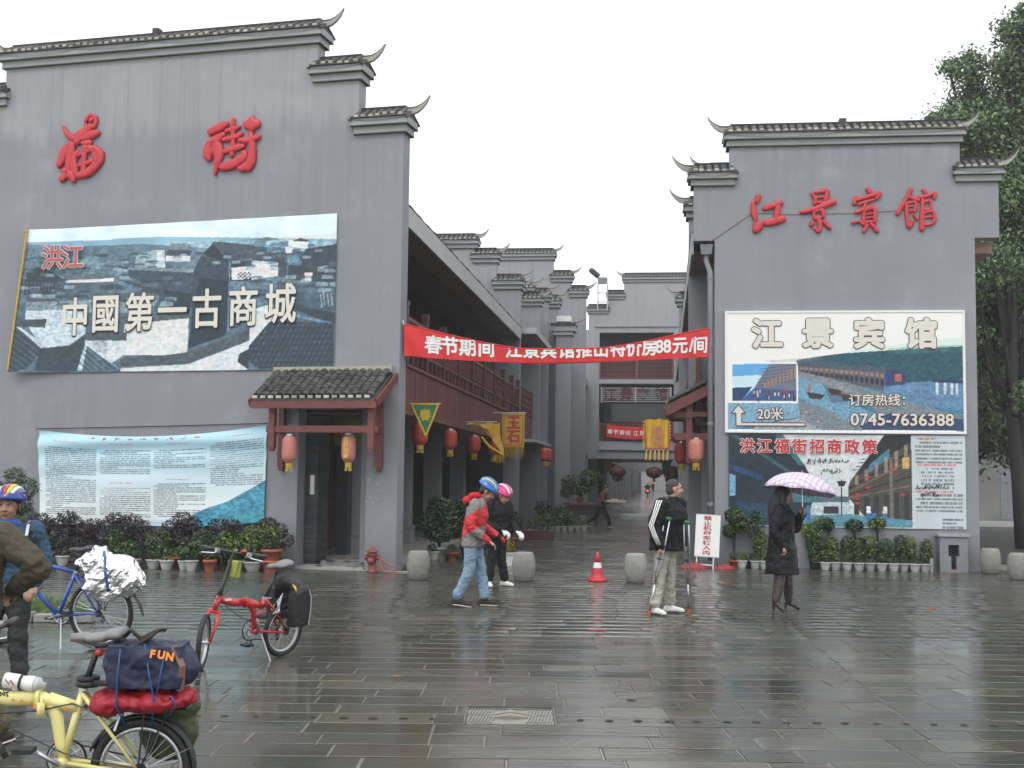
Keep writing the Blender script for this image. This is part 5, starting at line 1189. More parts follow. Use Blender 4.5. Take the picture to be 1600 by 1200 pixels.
for i,(x,y,k,m,r_,h_,pl,lab) in enumerate(lefts): potted(lab,MG,x-.12,y+.35,k,m,r_,h_,pl,i+1,'pots lined up along the left gable wall')
potted('upper terracotta pot with yellow-green shrub stacked on another pot',MG,-1.98,-.95,'cone','terracotta',.18,.22,'bushy',31,'pots lined up along the left gable wall',z=.175)
potted('spiky grass-like plant at the right end of the left pot row',MG,-2.35,-.45,'bowl','terracotta',.10,.08,'grass',32,'pots lined up along the left gable wall')
def shrub(label,root,x,y,blobs,n,size,c0,c1,seed,h,r,group,name='shrub',th=.015,**k):
    t=thing(name,label,'shrub',root@Matrix.Translation((x,y,0)),group=group); foliage(t,n=n,blobs=blobs,size=size,c0=c0,c1=c1,seed=seed,**k); stems(t,7,h,r,seed,-.01,th,'trunk'); return t
W_=['second','third','fourth','fifth','sixth','seventh','eighth','ninth','tenth']
for i in range(10):
    x=-7.0+i*.52+.1*sin(i*3); hh=.66+.08*sin(i*2.3); q=random.Random(i)
    if i==9: x=-2.22; hh=.66
    bl=[(q.uniform(-.1,.1)+a,q.uniform(-.1,.1),hh+c,.22,.2,.14) for a,c in ((-.15,0),(.14,.04),(0,.14))]+[(0,0,hh-.25,.30,.2,.18),(.25,0,hh-.12,.2,.18,.14),(0,-.05,hh-.48,.28,.18,.14)]
    shrub('dark purple-leaved shrub against the left wall, %s from the left'%(['leftmost one']+W_)[i],MG,x,-.42,bl,1900,.055,PU0,PU1,i+50,hh,.2,'purple-leaved shrubs along the left wall',up=.3,shell=.4)
for i,(x,h_,w_) in enumerate(((-5.2,.50,.22),(-4.35,.52,.25),(-3.45,.50,.2),(-2.95,.52,.22),(-2.45,.62,.2))):
    shrub('green low bush between the purple shrubs and the pots, %s'%['behind the foil bundle','right of the foil bundle','left of the red bike handlebar','behind the yellow handlebar bag','beside the stacked terracotta pots'][i],MG,x,-.75,[(0,0,h_,w_,w_,.2),(.1,0,h_-.2,w_,w_,.15)],800,.06,GR0,GR1 if i<3 else YG1,i+80,h_,.15,'low green bushes behind the pots',up=.5,shell=.4)
pd=shrub('tall needle-leaved shrub with several tufts behind the helmeted man',MG,-6.85,-1.5,[(0,0,1.62,.20,.2,.18),(-.28,0,1.35,.22,.2,.18),(.32,-.1,1.42,.26,.22,.2),(.05,0,1.15,.32,.3,.26),(-.1,0,.75,.36,.3,.3),(.25,0,.85,.25,.25,.25),(.1,0,.4,.3,.3,.25)],5200,.10,DK0,(.05,.10,.035),99,1.5,.3,None,asp=.14,up=.2,shell=.3,th=.03)
# street-side big bushes on the left
for i,(x,t,h_,lab) in enumerate(((.25,3.6,1.05,'large glossy dark bush left of the man in red'),(.72,4.4,1.05,'large dark bush directly behind the man in red'),(.95,6.2,1.35,'dark purple bush above the helmeted heads'),(1.15,8.5,.95,'dark bush right of the black-clad cyclist'))):
    col=(DK0,DK1) if i!=2 else (PU0,PU1)
    tt=thing('potted_bush',lab,'bush',MS@Matrix.Translation((x-.1,t,0)),group='big potted bushes at the street entrance')
    potmesh('cone',.17,.26).build('pot',['whitepot' if i%2==0 else 'terracotta','soil'],tt,smooth=True)
    foliage(tt,n=2600,blobs=[(0,0,h_,.32,.3,.28),(-.2,-.05,h_-.3,.32,.3,.28),(.2,0,h_-.25,.3,.3,.28),(.02,-.1,h_-.5,.38,.3,.2)] if i!=3 else [(0,0,.65,.3,.3,.25)],size=.10,c0=col[0],c1=col[1],seed=i+120,up=.5,shell=.35); stems(tt,7,h_,.25,i,.2,.014,'trunk')
potted('small white pot with bright green herb at the feet of the big bushes',MS,.84,3.5,'bowl','whitepot',.15,.17,'bushy',41,None)
potted('terracotta pot in front of the big dark bush',MS,.46,3.35,'cone','terracotta',.13,.17,'small',42,None)
potted('pale pot at the left foot of the big dark bush',MS,.08,3.3,'bowl','whitepot',.13,.18,'small',43,None)
pb=thing('potted_plant','white square planter with yellowish plant right of the black-clad cyclist','potted plant',MS@Matrix.Translation((1.75,2.2,0)))
B().box(-.14,.14,-.12,.12,0,.22).box(-.16,.16,-.14,.14,.22,.25).build('pot','whitepot',pb); foliage(pb,n=160,blobs=[(0,0,.38,.15,.12,.12)],size=.07,c0=YG0,c1=(.3,.2,.03),seed=77,up=.5)
# row of pots farther in
for i in range(9):
    potted('white pot with clipped plant in the row before the second column, %s'%(['leftmost']+W_)[i],MS,.55+i*.20,17.6+.45*i*.6,'bowl','whitepot',.10,.18,'small',60+i,'white pots before the second column')
for i,(x,t,w1,h1) in enumerate(((.9,19.2,.75,.55),(1.5,20.4,.8,.6),(.7,20.5,.6,.95),(1.3,21.5,.7,.75))):
    shrub(('low clipped hedge behind the white pots, front left','low clipped hedge behind the white pots, right part','taller loose bush behind the clipped hedges, left','taller loose bush behind the clipped hedges, right')[i],MS,x,t,[(0,0,h1*.75,w1*.55,.3,h1*.32),(.2,0,h1*.6,w1*.4,.3,h1*.3)],1500,.08,GR0 if i<2 else DK0,(.07,.14,.03) if i<2 else DK1,i+140,h1*.6,.3,'clipped hedges before the second column',up=.6,shell=.5)
pbx=thing('planter_box','dark brown planter box with sparse shrubs beside the first column','planter',MS@Matrix.Translation((1.2,13.0,0)))
B().box(-.55,.5,-.2,.2,0,.26).build('box','darkred',pbx); foliage(pbx,n=500,blobs=[(-.2,0,.45,.4,.2,.2),(.2,0,.4,.3,.2,.16)],size=.07,c0=DK0,c1=GR1,seed=78,up=.5)
# right row
RP=[(1148,'cone','terracotta'),(1160,'bowl','whitepot'),(1171.6,'bowl','black'),(1181,'bowl','whitepot'),(1196,'bowl','whitepot'),(1276,'bowl','black'),(1291,'bowl','whitepot'),(1307.5,'bowl','whitepot'),(1326,'bowl','whitepot'),(1343.5,'bowl','whitepot'),(1361.5,'bowl','whitepot'),(1379.5,'bowl','whitepot'),(1397.5,'bowl','whitepot'),(1414,'bowl','whitepot'),(1430,'bowl','whitepot'),(1445.5,'bowl','whitepot')]
labs=['small terracotta pot by the corner next to the no-vehicles board','first white pot right of the no-vehicles board','black pot between two white ones, left of the woman','white pot right of the left black pot','white pot nearest the left side of the woman in the long coat','black pot just right of the woman in the long coat']+['white pot in the row under the street poster, %s after the black pot'%w for w in ['first','second','third','fourth','fifth','sixth','seventh','eighth','ninth','tenth']]
for i,(X,k,m) in enumerate(RP):
    s_=(X-1117)/413*5.0; potted(labs[i],MR,s_-.02,-.42+.03*sin(i*4),k,m,.108,.155,['small','sprig','small'][i%3],90+i,'pots lined up under the street poster')
for i,(X,z_,w_) in enumerate(((1189,.62,.22),(1271,.58,.17),(1286,.55,.2),(1303,.55,.17),(1327,.56,.19),(1344,.54,.2),(1361,.58,.2),(1387,.52,.2),(1410,.60,.17),(1424,.58,.17),(1450,.52,.15))):
    s_=(X-1117)/413*5.0; shrub('rounded green shrub behind the right pots, %s'%(['leftmost']+W_+['rightmost'])[i],MR,s_,-.2,[(0,0,z_-.05,w_*.8,.16,.16),(0,.0,z_-.2,w_*.8,.16,.13)],700,.05,GR0,YG1 if i%3==0 else GR1,i+200,z_-.1,.08,'rounded shrubs along the right wall',up=.5,shell=.5)
for i,(X,z_,w_) in enumerate(((1298,.87,.13),(1339,.86,.19),(1375,.90,.18))):
    s_=(X-1117)/413*5.0; shrub('taller %s standing above the right shrub row'%['ball-shaped dark shrub','twin-lobed shrub','loose light-leaved shrub'][i],MR,s_,-.12,[(0,0,z_,w_,.13,.13)],420,.06,DK0,DK1 if i<2 else YG1,i+230,z_,.05,'taller shrubs in the right row',up=.4,shell=.5)
shrub('tall potted shrub on thin stems at the left end of the right row',MR,.36,-.25,[(.0,0,1.02,.2,.18,.16),(.12,0,.85,.2,.18,.18),(-.08,0,.72,.16,.15,.15)],1300,.075,DK0,GR1,240,.9,.1,None,up=.4,shell=.4)
shrub('sparse thin-stemmed shrub in front of the dark part of the poster',MR,.78,-.2,[(0,0,.8,.2,.15,.3),(.05,0,1.0,.14,.12,.12)],260,.07,DK0,GR1,241,1.0,.15,None,up=.4,shell=.3)
shrub('sparse yellowish shrub right of the woman with the umbrella',MR,1.85,-.2,[(0,0,.75,.25,.15,.18),(.2,0,.95,.14,.12,.1)],420,.07,YG0,YG1,242,.9,.2,None,up=.4,shell=.3)
# ================================================================ street furniture
def bollard(label,x,y,seed):
    t=thing('stone_bollard',label,'bollard',Matrix.Translation((x,y,0))@Matrix.Rotation(seed,4,'Z'),group='barrel-shaped stone bollards')
    b=B(); prof=[(.0,0),(.13,0),(.150,.02),(.178,.12),(.196,.24),(.190,.34),(.168,.43),(.150,.465),(.140,.475),(.0,.477)]; b.lathe(prof,n=26); me=b.mesh('barrel','stone',True)
    for v in me.vertices:
        d=mnoise.noise(v.co*9+Vector((seed*5,0,0)))*.006; v.co.x*=1+d*4; v.co.y*=1+d*4
    obj('barrel',me,t); return t
for i,(x,y,lab) in enumerate(((-1.51,20.78,'stone barrel bollard nearest the hydrant, leftmost of the row'),(.23,20.78,'stone barrel bollard just right of the black-clad cyclist'),(2.08,20.79,'stone barrel bollard between the cone and the man on crutches'),(9.14,23.93,'stone barrel bollard at the right corner of the hotel'),(9.05,22.38,'stone barrel bollard cut by the right edge of the picture'))): bollard(lab,x,y,i*1.3)
t=thing('traffic_cone','red and white traffic cone standing in the street entrance','traffic cone',Matrix.Translation((1.46,20.96,0)))
M['conered']=pm('cone_red',(.50,.03,.045),.45,.15,6,.05)
B().lathe([(.165,0),(.17,.02),(.16,.045),(.12,.05),(.11,.09),(.098,.10)],n=22).build('base','conered',t,smooth=True)
B().lathe([(.098,.101),(.074,.22)],n=22,cap=False).build('lower_cone','conered',t,smooth=True); B().lathe([(.074,.22),(.058,.31)],n=22,cap=False).build('white_band','white',t,smooth=True)
B().lathe([(.058,.31),(.030,.43),(.026,.44),(.018,.475),(.0,.48)],n=22).build('tip','conered',t,smooth=True)
t=thing('fire_hydrant','dull red fire hydrant with side outlets standing against the left pillar','fire hydrant',MG@Matrix.Translation((-.33,-.30,0)))
M['hydrant']=pm('hydrant_red',(.22,.05,.045),.6,.4,10,.2)
b=B(); b.lathe([(.10,0),(.10,.02),(.07,.03),(.066,.28),(.085,.30),(.085,.32),(.06,.34)],n=16); b.build('body','hydrant',t,smooth=True)
b=B(); b.lathe([(.06,.34),(.11,.35),(.11,.365),(.075,.39),(.04,.41),(.025,.42),(.025,.46),(.0,.46)],n=16); b.build('bonnet','hydrant',t,smooth=True)
for sg in (-1,1): 
    b=B(); Mx=Matrix.Rotation(sg*pi/2,3,'Y'); b.lathe([(.045,.04),(.045,.10),(.055,.10),(.055,.13),(.02,.135),(.02,.15)],(0,0,.26),10,Mx); b.build('outlet','hydrant',t,smooth=True)
B().lathe([(.055,.04),(.055,.09),(.065,.09),(.065,.12)],(0,0,.2),10,Matrix.Rotation(pi/2,3,'X')).build('outlet','hydrant',t,smooth=True)
h_=thing('hose','faded orange hose looped on the ground beside the hydrant','hose',MG@Matrix.Translation((-.33,-.32,0)))
b=B(); 
M['hosec']=pm('hose_rubber',(.30,.09,.06),.6,.3,8,.1)
b.tube([(.14,0,.26),(.22,-.03,.22),(.34,-.04,.14),(.46,-.05,.10),(.47,-.06,.03),(.3,-.08,.02),(.16,-.06,.03),(.18,-.02,.18)],.016,6); b.tube([(.14,-.02,.26),(.2,-.06,.1),(.27,-.1,.02),(.42,-.12,.02),(.55,-.1,.018)],.014,6); b.build('hose','hosec',h_,smooth=True)
# notice board
t=thing('notice_board','white leaning board with red vertical characters forbidding motor vehicles','sign',MR@Matrix.Translation((-.20,-.75,.0))@Matrix.Rotation(.05,4,'Y')@Matrix.Rotation(-.08,4,'X'))
B().box(-.235,.235,-.01,.012,.24,1.03).build('panel','white',t)
b=B(); b.box(-.24,.24,-.014,.016,.225,.242); b.box(-.24,.24,-.014,.016,1.03,1.045); b.build('rim','alu',t)
for i,ch in enumerate('禁止机动车辆入内'): 
    o=text('lettering',ch,.086,'redink',t,(-.01,-.018,.972-i*.0945),off=.0015); o.scale=(1.9,1.05,1)
B().box(-.2,-.17,.01,.04,.0,.24).box(.12,.15,.01,.04,0,.24).box(-.2,.15,.012,.035,.06,.09).build('stand','alu',t)
M['redplastic']=pm('red_sheet',(.26,.012,.016),.4,.3,10,.4,20)
def heap(name,label,cat,mat,M4,sx,sy,h,seed,sub=24,crease=1.0):
    V=[];F=[]; r=random.Random(seed)
    for i in range(sub+1):
        for j in range(sub+1):
            u=i/sub*2-1; v=j/sub*2-1; d=max(0,1-(u*u+v*v)); e=Vector((u*3,v*3,seed)); z=h*sqrt(d)*(.55+.6*abs(mnoise.noise(e))+.25*mnoise.noise(e*3.1)*crease)
            V.append((u*sx*(1+.1*mnoise.noise(e*1.7)),v*sy*(1+.1*mnoise.noise(e*2)),max(z,.002)))
    for i in range(sub):
        for j in range(sub):
            a=i*(sub+1)+j; 
            if ((i+.5)/sub*2-1)**2+((j+.5)/sub*2-1)**2<1.02: F.append((a,a+sub+1,a+sub+2,a+1))
    me=bpy.data.meshes.new(name); me.from_pydata(V,[],F); me.materials.append(M[mat]); o=obj(name,me); o.matrix_world=M4; tag(o,label,cat); return o
heap('red_cloth_heap','crumpled red plastic sheet left of the notice board foot','cloth','redplastic',MR@Matrix.Translation((-.42,-.7,0)),.26,.16,.14,3)
heap('red_cloth_heap','crumpled red plastic sheet right of the notice board foot','cloth','redplastic',MR@Matrix.Translation((.12,-.62,0)),.24,.14,.11,8)
M['dampstone']=pm('damp_concrete',(.13,.13,.12),.6,.4,5,.4,30)
t=thing('incense_niche','small concrete shrine block with a black T-shaped opening at the wall foot','shrine',MR@Matrix.Translation((4.52,-.02,0)))
b=B(); b.box(-.26,-.10,-.3,0,0,.68); b.box(.10,.26,-.3,0,0,.68); b.box(-.10,.10,-.3,0,.52,.68); b.box(-.10,.10,-.3,0,.0,.04); b.box(-.10,-.05,-.3,0,.04,.3); b.box(.05,.10,-.3,0,.04,.3); b.build('block','plaster',t)
B().box(-.30,.30,-.34,0,.68,.73).build('lid','cornice',t); B().box(-.10,.10,-.12,-.1,.04,.52).build('recess','ink',t); b=B(); b.obox((.02,-.27,.05),(.1,.04,.02)); b.build('offering','redplastic',t)
B().box(-.46,-.40,-.36,-.30,0,.26).build('marker','concrete',t)
heap('red_leaf','small red scrap lying on the wet paving before the hotel','litter','redplastic',Matrix.Translation((5.66,16.9,.003)),.06,.03,.02,12,8)
for i,(x,y,lab) in enumerate(((6.8,15.6,'yellow-brown fallen leaf on the far right paving'),(-.95,10.6,'yellow scrap on the paving left of the manhole cover'),(-1.9,11.15,'brown leaf on the paving right of the red bicycle'),(.93,9.6,'small dark leaf on the paving behind the drain'))):
    b=B(); b.add([(-.05,0,.003),(0,-.018,.012),(.06,.005,.004),(0,.02,.010)],[(0,1,2,3)]); o=b.build('fallen_leaf',['slat','yellowcloth','rust','rust'][i]); o.location=(x,y,0); tag(o,lab,'leaf')
# ================================================================ vendor cart in the street
t=thing('vendor_cart','dark vendor table with brown top under a leafy potted plant','cart',MS@Matrix.Translation((1.75,24.2,0)))
B().box(-.62,.62,-.4,.4,.78,.86).build('top','redwood',t); B().box(-.5,.5,-.3,.3,.42,.78).build('body','black',t)
for x in (-.55,.55):
    for y in (-.34,.34): B().box(x-.04,x+.04,y-.04,y+.04,0,.78).build('leg','black',t)
t=thing('potted_tree','tall leafy green plant standing on the vendor table','plant',MS@Matrix.Translation((1.7,24.3,.86)))
potmesh('cone',.14,.2).build('pot',['terracotta','soil'],t,smooth=True); foliage(t,n=1700,blobs=[(-.35,0,.75,.38,.3,.3),(.35,0,.95,.42,.3,.34),(0,0,.5,.4,.3,.25),(-.5,0,.4,.25,.2,.25)],size=.13,c0=GR0,c1=(.10,.19,.05),seed=160,up=.5,shell=.3); stems(t,7,.9,.35,3,.1,.014,'trunk')
# ================================================================ trees on the right
def tree(label,x,y,h,lean,blobs,n,size,seed,tr=.22,group='tall evergreen trees right of the hotel'):
    t=thing('evergreen_tree',label,'tree',Matrix.Translation((x,y,0)),group=group); q=random.Random(seed); b=B()
    pts=[(lean*k/6+.08*sin(k*1.7+seed),.05*sin(k),h*.72*k/6) for k in range(7)]; b.tube(pts,[tr*(1-.11*k) for k in range(7)],10); b.build('trunk','bark',t,smooth=True)
    b=B()
    for (bx,by,bz,rx,ry,rz) in blobs:
        k=min(5,max(2,int(bz/h*6.5)-1)); p=Vector(pts[k]); e=Vector((bx,by,bz)); m=(p+e)/2+Vector((q.uniform(-.3,.3),0,-.3)); b.tube([p,m,e,e+(e-m)*.05],[tr*.38,tr*.25,tr*.13,.02],6)
        for j in range(3):
            f_=e+Vector((q.uniform(-rx,rx),q.uniform(-ry,ry),q.uniform(-rz,rz)))*.6; b.tube([m,(m+f_)/2+Vector((0,0,.1)),f_],[tr*.14,tr*.09,.01],5)
    b.build('branch','bark',t,smooth=True)['kind']='stuff'
    foliage(t,'crown',n=n,blobs=blobs,size=size,c0=(.045,.085,.034),c1=(.18,.27,.11),seed=seed,up=.35,shell=.05,droop=.5,jit=.30); return t
def blobs(cx,cy,cz,R,Hh,n,seed,r0=.8):
    q=random.Random(seed); out=[]
    for i in range(n):
        a=q.uniform(0,6.28); rr=R*sqrt(q.random()); z=cz+q.uniform(-Hh,Hh)*sqrt(max(.05,1-(rr/R)**2)); s=r0*q.uniform(.6,1.25); out.append((cx+cos(a)*rr,cy+sin(a)*rr,z,s,s,s*.6))
    return out
def pxblobs(D,L,oy=0):   # outline of the crown as seen, laid out in metres at its own distance
    q=random.Random(oy+3); out=[]
    for (u,v,r_) in L: out.append(((u-800)/CF*D, q.uniform(-1.4,1.4), 1.65+(761-v)/CF*D, r_/CF*D, r_/CF*D, r_*.72/CF*D))
    return out
def at(L,x,y): return [(a-x,b,c,d,e,f_) for a,b,c,d,e,f_ in L]
T1=pxblobs(33,[(1505,190,34),(1480,168,16),(1530,92,30),(1510,78,18),(1545,60,14),(1580,45,26),(1596,22,20),(1560,120,36),(1600,100,45),(1640,70,60),(1540,160,44),(1590,170,55),(1520,235,40),(1575,245,55),(1640,200,60),(1545,300,46),(1600,320,60),(1650,300,60),(1560,370,48),(1620,390,60),(1530,350,26),(1540,415,40),(1590,440,50),(1700,150,80),(1700,320,80),(1522,205,22),(1498,250,16),(1560,200,50),(1550,270,50),(1530,300,30),(1600,230,60),(1640,380,60),(1535,455,24),(1570,490,36),(1540,520,18),(1585,555,30),(1548,590,16),(1600,620,26)])
tree('tall evergreen nearest the hotel wall, crown rising above its right roof cap',13.6,33.5,15,-.2,at(T1,13.6,33),110000,.13,1,.2)
T2=pxblobs(35,[(1560,430,60),(1620,460,60),(1545,490,35),(1680,420,80),(1690,250,90),(1620,250,60),(1760,120,90),(1660,60,50)],1)
tree('second evergreen with leaning dark trunk close to the picture edge',14.5,35.5,16,.5,at(T2,14.5,35),22000,.18,2,.26)
tree('third evergreen with thin trunk farther behind the hotel',13.55,38,13,-.2,blobs(.4,0,7.9,2.0,2.2,16,3,.8),12000,.2,3,.12)
tree('evergreen beyond the right picture edge reaching into the frame',17.6,34,18,0,blobs(-.2,0,11.5,2.6,5.0,26,4,1.1),16000,.22,4,.28)
tree('small understorey tree with low yellow-green leaves behind the trunks',15.6,44,8,0,blobs(0,0,5.0,2.9,3.0,26,5,.95),15000,.2,5,.12)
tree('broad leafy tree filling the gap between the trunks at the right edge',18.6,43,9,0,blobs(0,0,5.4,2.6,3.4,26,7,1.0),15000,.2,7,.14)
tree('dark low tree behind the hotel right edge',12.9,46,9,0,blobs(.6,0,6.0,2.8,3.4,26,6,.95),14000,.2,6,.14)
# ---- background on the right
M['column_grey']=pm('old_render',(.17,.17,.155),.7,.35,.8,.2)
t=thing('background_block','pale two-storey building with barred windows behind the right trees','building',Matrix.Translation((19,56,0)))
b=B(); b.box(-9,14,0,10,0,9.4); b.build('wall','column_grey',t); B().box(-9.4,14.4,-.6,10,3.9,4.1).build('canopy','fascia',t)
for i in range(8):
    x=-7.5+i*2.6
    for z in (5.2,):
        f_=B().box(x,x+1.7,-.03,.02,z,z+2.3).build('window','glass',t)
        for k in range(8): B().box(x+.1+k*.21,x+.14+k*.21,-.12,-.08,z-.1,z+2.4).build('bar','alu',f_)
    B().box(x,x+1.6,-.02,.03,.2,2.6).build('door','pipe',t)
b=B(); b.add([(10.2,27,.004),(60,27,.004),(60,47,.004),(13,47,.004)],[(0,1,2,3)]); M['asphalt']=pm('asphalt',(.05,.05,.05),.35,.3,3,.3,60); o=b.build('road','asphalt'); o['kind']='structure'
b=B(); b.box(12.5,60,47,47.25,-.02,.14); o=b.build('kerb','concrete'); o['kind']='structure'
b=B(); b.add([(12.5,47.25,.12),(60,47.25,.12),(60,56,.12),(12.5,56,.12)],[(0,1,2,3)]); o=b.build('sidewalk','concrete'); o['kind']='structure'
# left side street scenery hidden behind the gable: low grass patch beside the blue bicycle
g0=thing('grass_tuft','clump of green grass and weeds with litter behind the blue bicycle','grass',Matrix.Translation((-5.45,14.75,0)))
b=B(); q=random.Random(9)
for i in range(900):
    a=q.uniform(0,6.28); d=sqrt(q.random()); x,y=cos(a)*d*.5,sin(a)*d*.35; l=q.uniform(.12,.32)*(1.2-d*.6); e=q.uniform(-.08,.08)
    b.add([(x-.006,y,0),(x+.006,y,0),(x+e*.5+.004,y,l*.6),(x+e*.5-.004,y,l*.6),(x+e*1.5,y+e,l)],[(0,1,2,3),(3,2,4)])
b.build('blades','grassmat',g0)['kind']='stuff'
b=B(); b.lathe([(.5,0),(.5,.06),(.0,.08)],n=12,sx=1.0,sy=.75); b.build('soil','soil',g0)
k=thing('kerb_stones','row of broken pale kerb stones edging the grass clump','kerb',Matrix.Translation((-5.4,14.25,0)))
for i in range(4): B().box(-.62+i*.34,-.62+i*.34+.32,-.09,.07,0,.09+.02*(i%2)).build('stone','stone',k,bev=.012)
# ---- more life deep in the street
for i,(x,t_,z,s_) in enumerate(((1.5,47,2.3,1.0),(1.75,52,2.5,.9),(2.0,50,2.1,.8),(1.6,58,2.3,1.0),(5.3,47,2.3,1.1),(5.1,50,1.9,1.0),(5.5,54,2.2,1.1),(4.9,58,2.4,1.0))):
    tt=thing('lantern',['red lantern left of the left ball lantern','small orange-red lantern low behind the left ball lantern','lower red lantern deep left under the gallery','farther red lantern on the left arcade beyond the gallery','red lantern right of the right ball lantern','lower red lantern deep right under the gallery','red lantern hanging deep behind the side canopy','farther red lantern on the right arcade'][i],'lantern',MS@Matrix.Translation((x,t_,z)),group='small red lanterns deep in the street')
    b=B(); b.lathe([(.12*s_,-.26),(.2*s_,-.2),(.22*s_,0),(.2*s_,.2),(.12*s_,.26)],n=12); b.tube([(0,0,.26),(0,0,.6)],.01,4); b.build('shade','lantern',tt,smooth=True); B().lathe([(.08,-.42),(.1,-.26)],n=8).build('tassel','yellowcloth',tt)
for i,(x,t_,z) in enumerate(((1.75,46.5,2.55),(2.05,56,2.1),(4.95,49,2.5))):
    tt=thing('flag',['yellow banner flag hanging left of the left ball lantern','small orange flag low beyond the left ball lantern','green and yellow flag beyond the right ball lantern'][i],'flag',MS@Matrix.Translation((x,t_,z)))
    B().box(-.25,.25,-.01,.01,-.35,.35).build('cloth',['yellowcloth','faded','greencloth'][i],tt); b=B(); fringe(b,-.25,.25,-.35,.2,6); b.build('fringe','yellowcloth',tt)
# ================================================================ bicycles
def mat3(x,y,z): return Matrix((x,y,z)).transposed()
RY=Matrix.Rotation(pi/2,3,'X')
def wheel(P,c,r,tw=.024,turn=0,spokes=20,name='wheel',sub=None):
    """wheel in the local xz plane turned by `turn` about z; tyre mesh with rim, spokes and hub below it"""
    Mx=Matrix.Rotation(turn,3,'Z')@RY
    t=B().torus((0,0,0),r-tw,tw,44,8,Mx).build(name,'rubber',P,smooth=True,loc=c)
    b=B(); b.torus((0,0,0),r-tw*2.2,tw*.55,44,6,Mx,sq=1.2); b.build('rim','alu',t,smooth=True)
    b=B()
    for k in range(spokes):
        a=2*pi*k/spokes; o=.02 if k%2 else -.02; p=Mx@Vector((cos(a+.25*(1 if k%4<2 else -1))*.022,sin(a+.25*(1 if k%4<2 else -1))*.022,o)); q_=Mx@Vector((cos(a)*(r-tw*2.2),sin(a)*(r-tw*2.2),0)); b.tube([p,q_],.0009,3)
    b.build('spokes','alu',t)['kind']='stuff'
    b=B(); b.lathe([(.026,-.035),(.026,-.028),(.014,-.024),(.014,.024),(.026,.028),(.026,.035)],n=12,Mx=Mx); b.lathe([(.006,-.06),(.006,.06)],n=8,Mx=Mx); b.build('hub','chrome',t,smooth=True); return t
M['redframe']=pm('red_bike_paint',(.50,.015,.02),.25,.05,5,0,coat=.6); M['yellowframe']=pm('yellow_bike_paint',(.72,.66,.26),.3,.05,5,0,coat=.5); M['blueframe']=pm('blue_bike_paint',(.02,.085,.42),.28,.08,5,0,coat=.5)
M['saddleg']=pm('grey_saddle',(.17,.17,.17),.45,.15,10,.1); M['greycap']=pm('saddle_black',(.03,.03,.032),.45,.2,10,.1)
def saddle(P,c,mat='greycap',L=.26,tilt=0):
    b=B(); R=Matrix.Rotation(tilt,3,'Y'); V=[];n=14;m=12
    for i in range(n+1):
        u=i/n; x=-L*.45+L*u; w_=.078*(1-u)**.8*(1 if u>.08 else .75+u*3)+.017; h=.022+.012*(1-u); z0=.012*(1-u)*2.2-(.010 if .3<u<.7 else 0)
        for k in range(m): 
            a=2*pi*k/m; V.append(Vector(c)+R@Vector((x,w_*cos(a),z0+h*(sin(a) if sin(a)>0 else sin(a)*.8))))
    b.add(V,[(i*m+k,i*m+(k+1)%m,(i+1)*m+(k+1)%m,(i+1)*m+k) for i in range(n) for k in range(m)]+[tuple(range(m-1,-1,-1)),tuple(n*m+k for k in range(m))]); s_=b.build('saddle',mat,P,smooth=True)
    b=B(); 
    for y in (-.022,.022): b.tube([Vector(c)+R@Vector((-.09,y,-.01)),Vector(c)+R@Vector((-.03,y,-.045)),Vector(c)+R@Vector((.03,y,-.045)),Vector(c)+R@Vector((.13,y*.4,-.01))],.004,5)
    b.build('saddle_rail','chrome',P)['kind']='stuff'; return s_
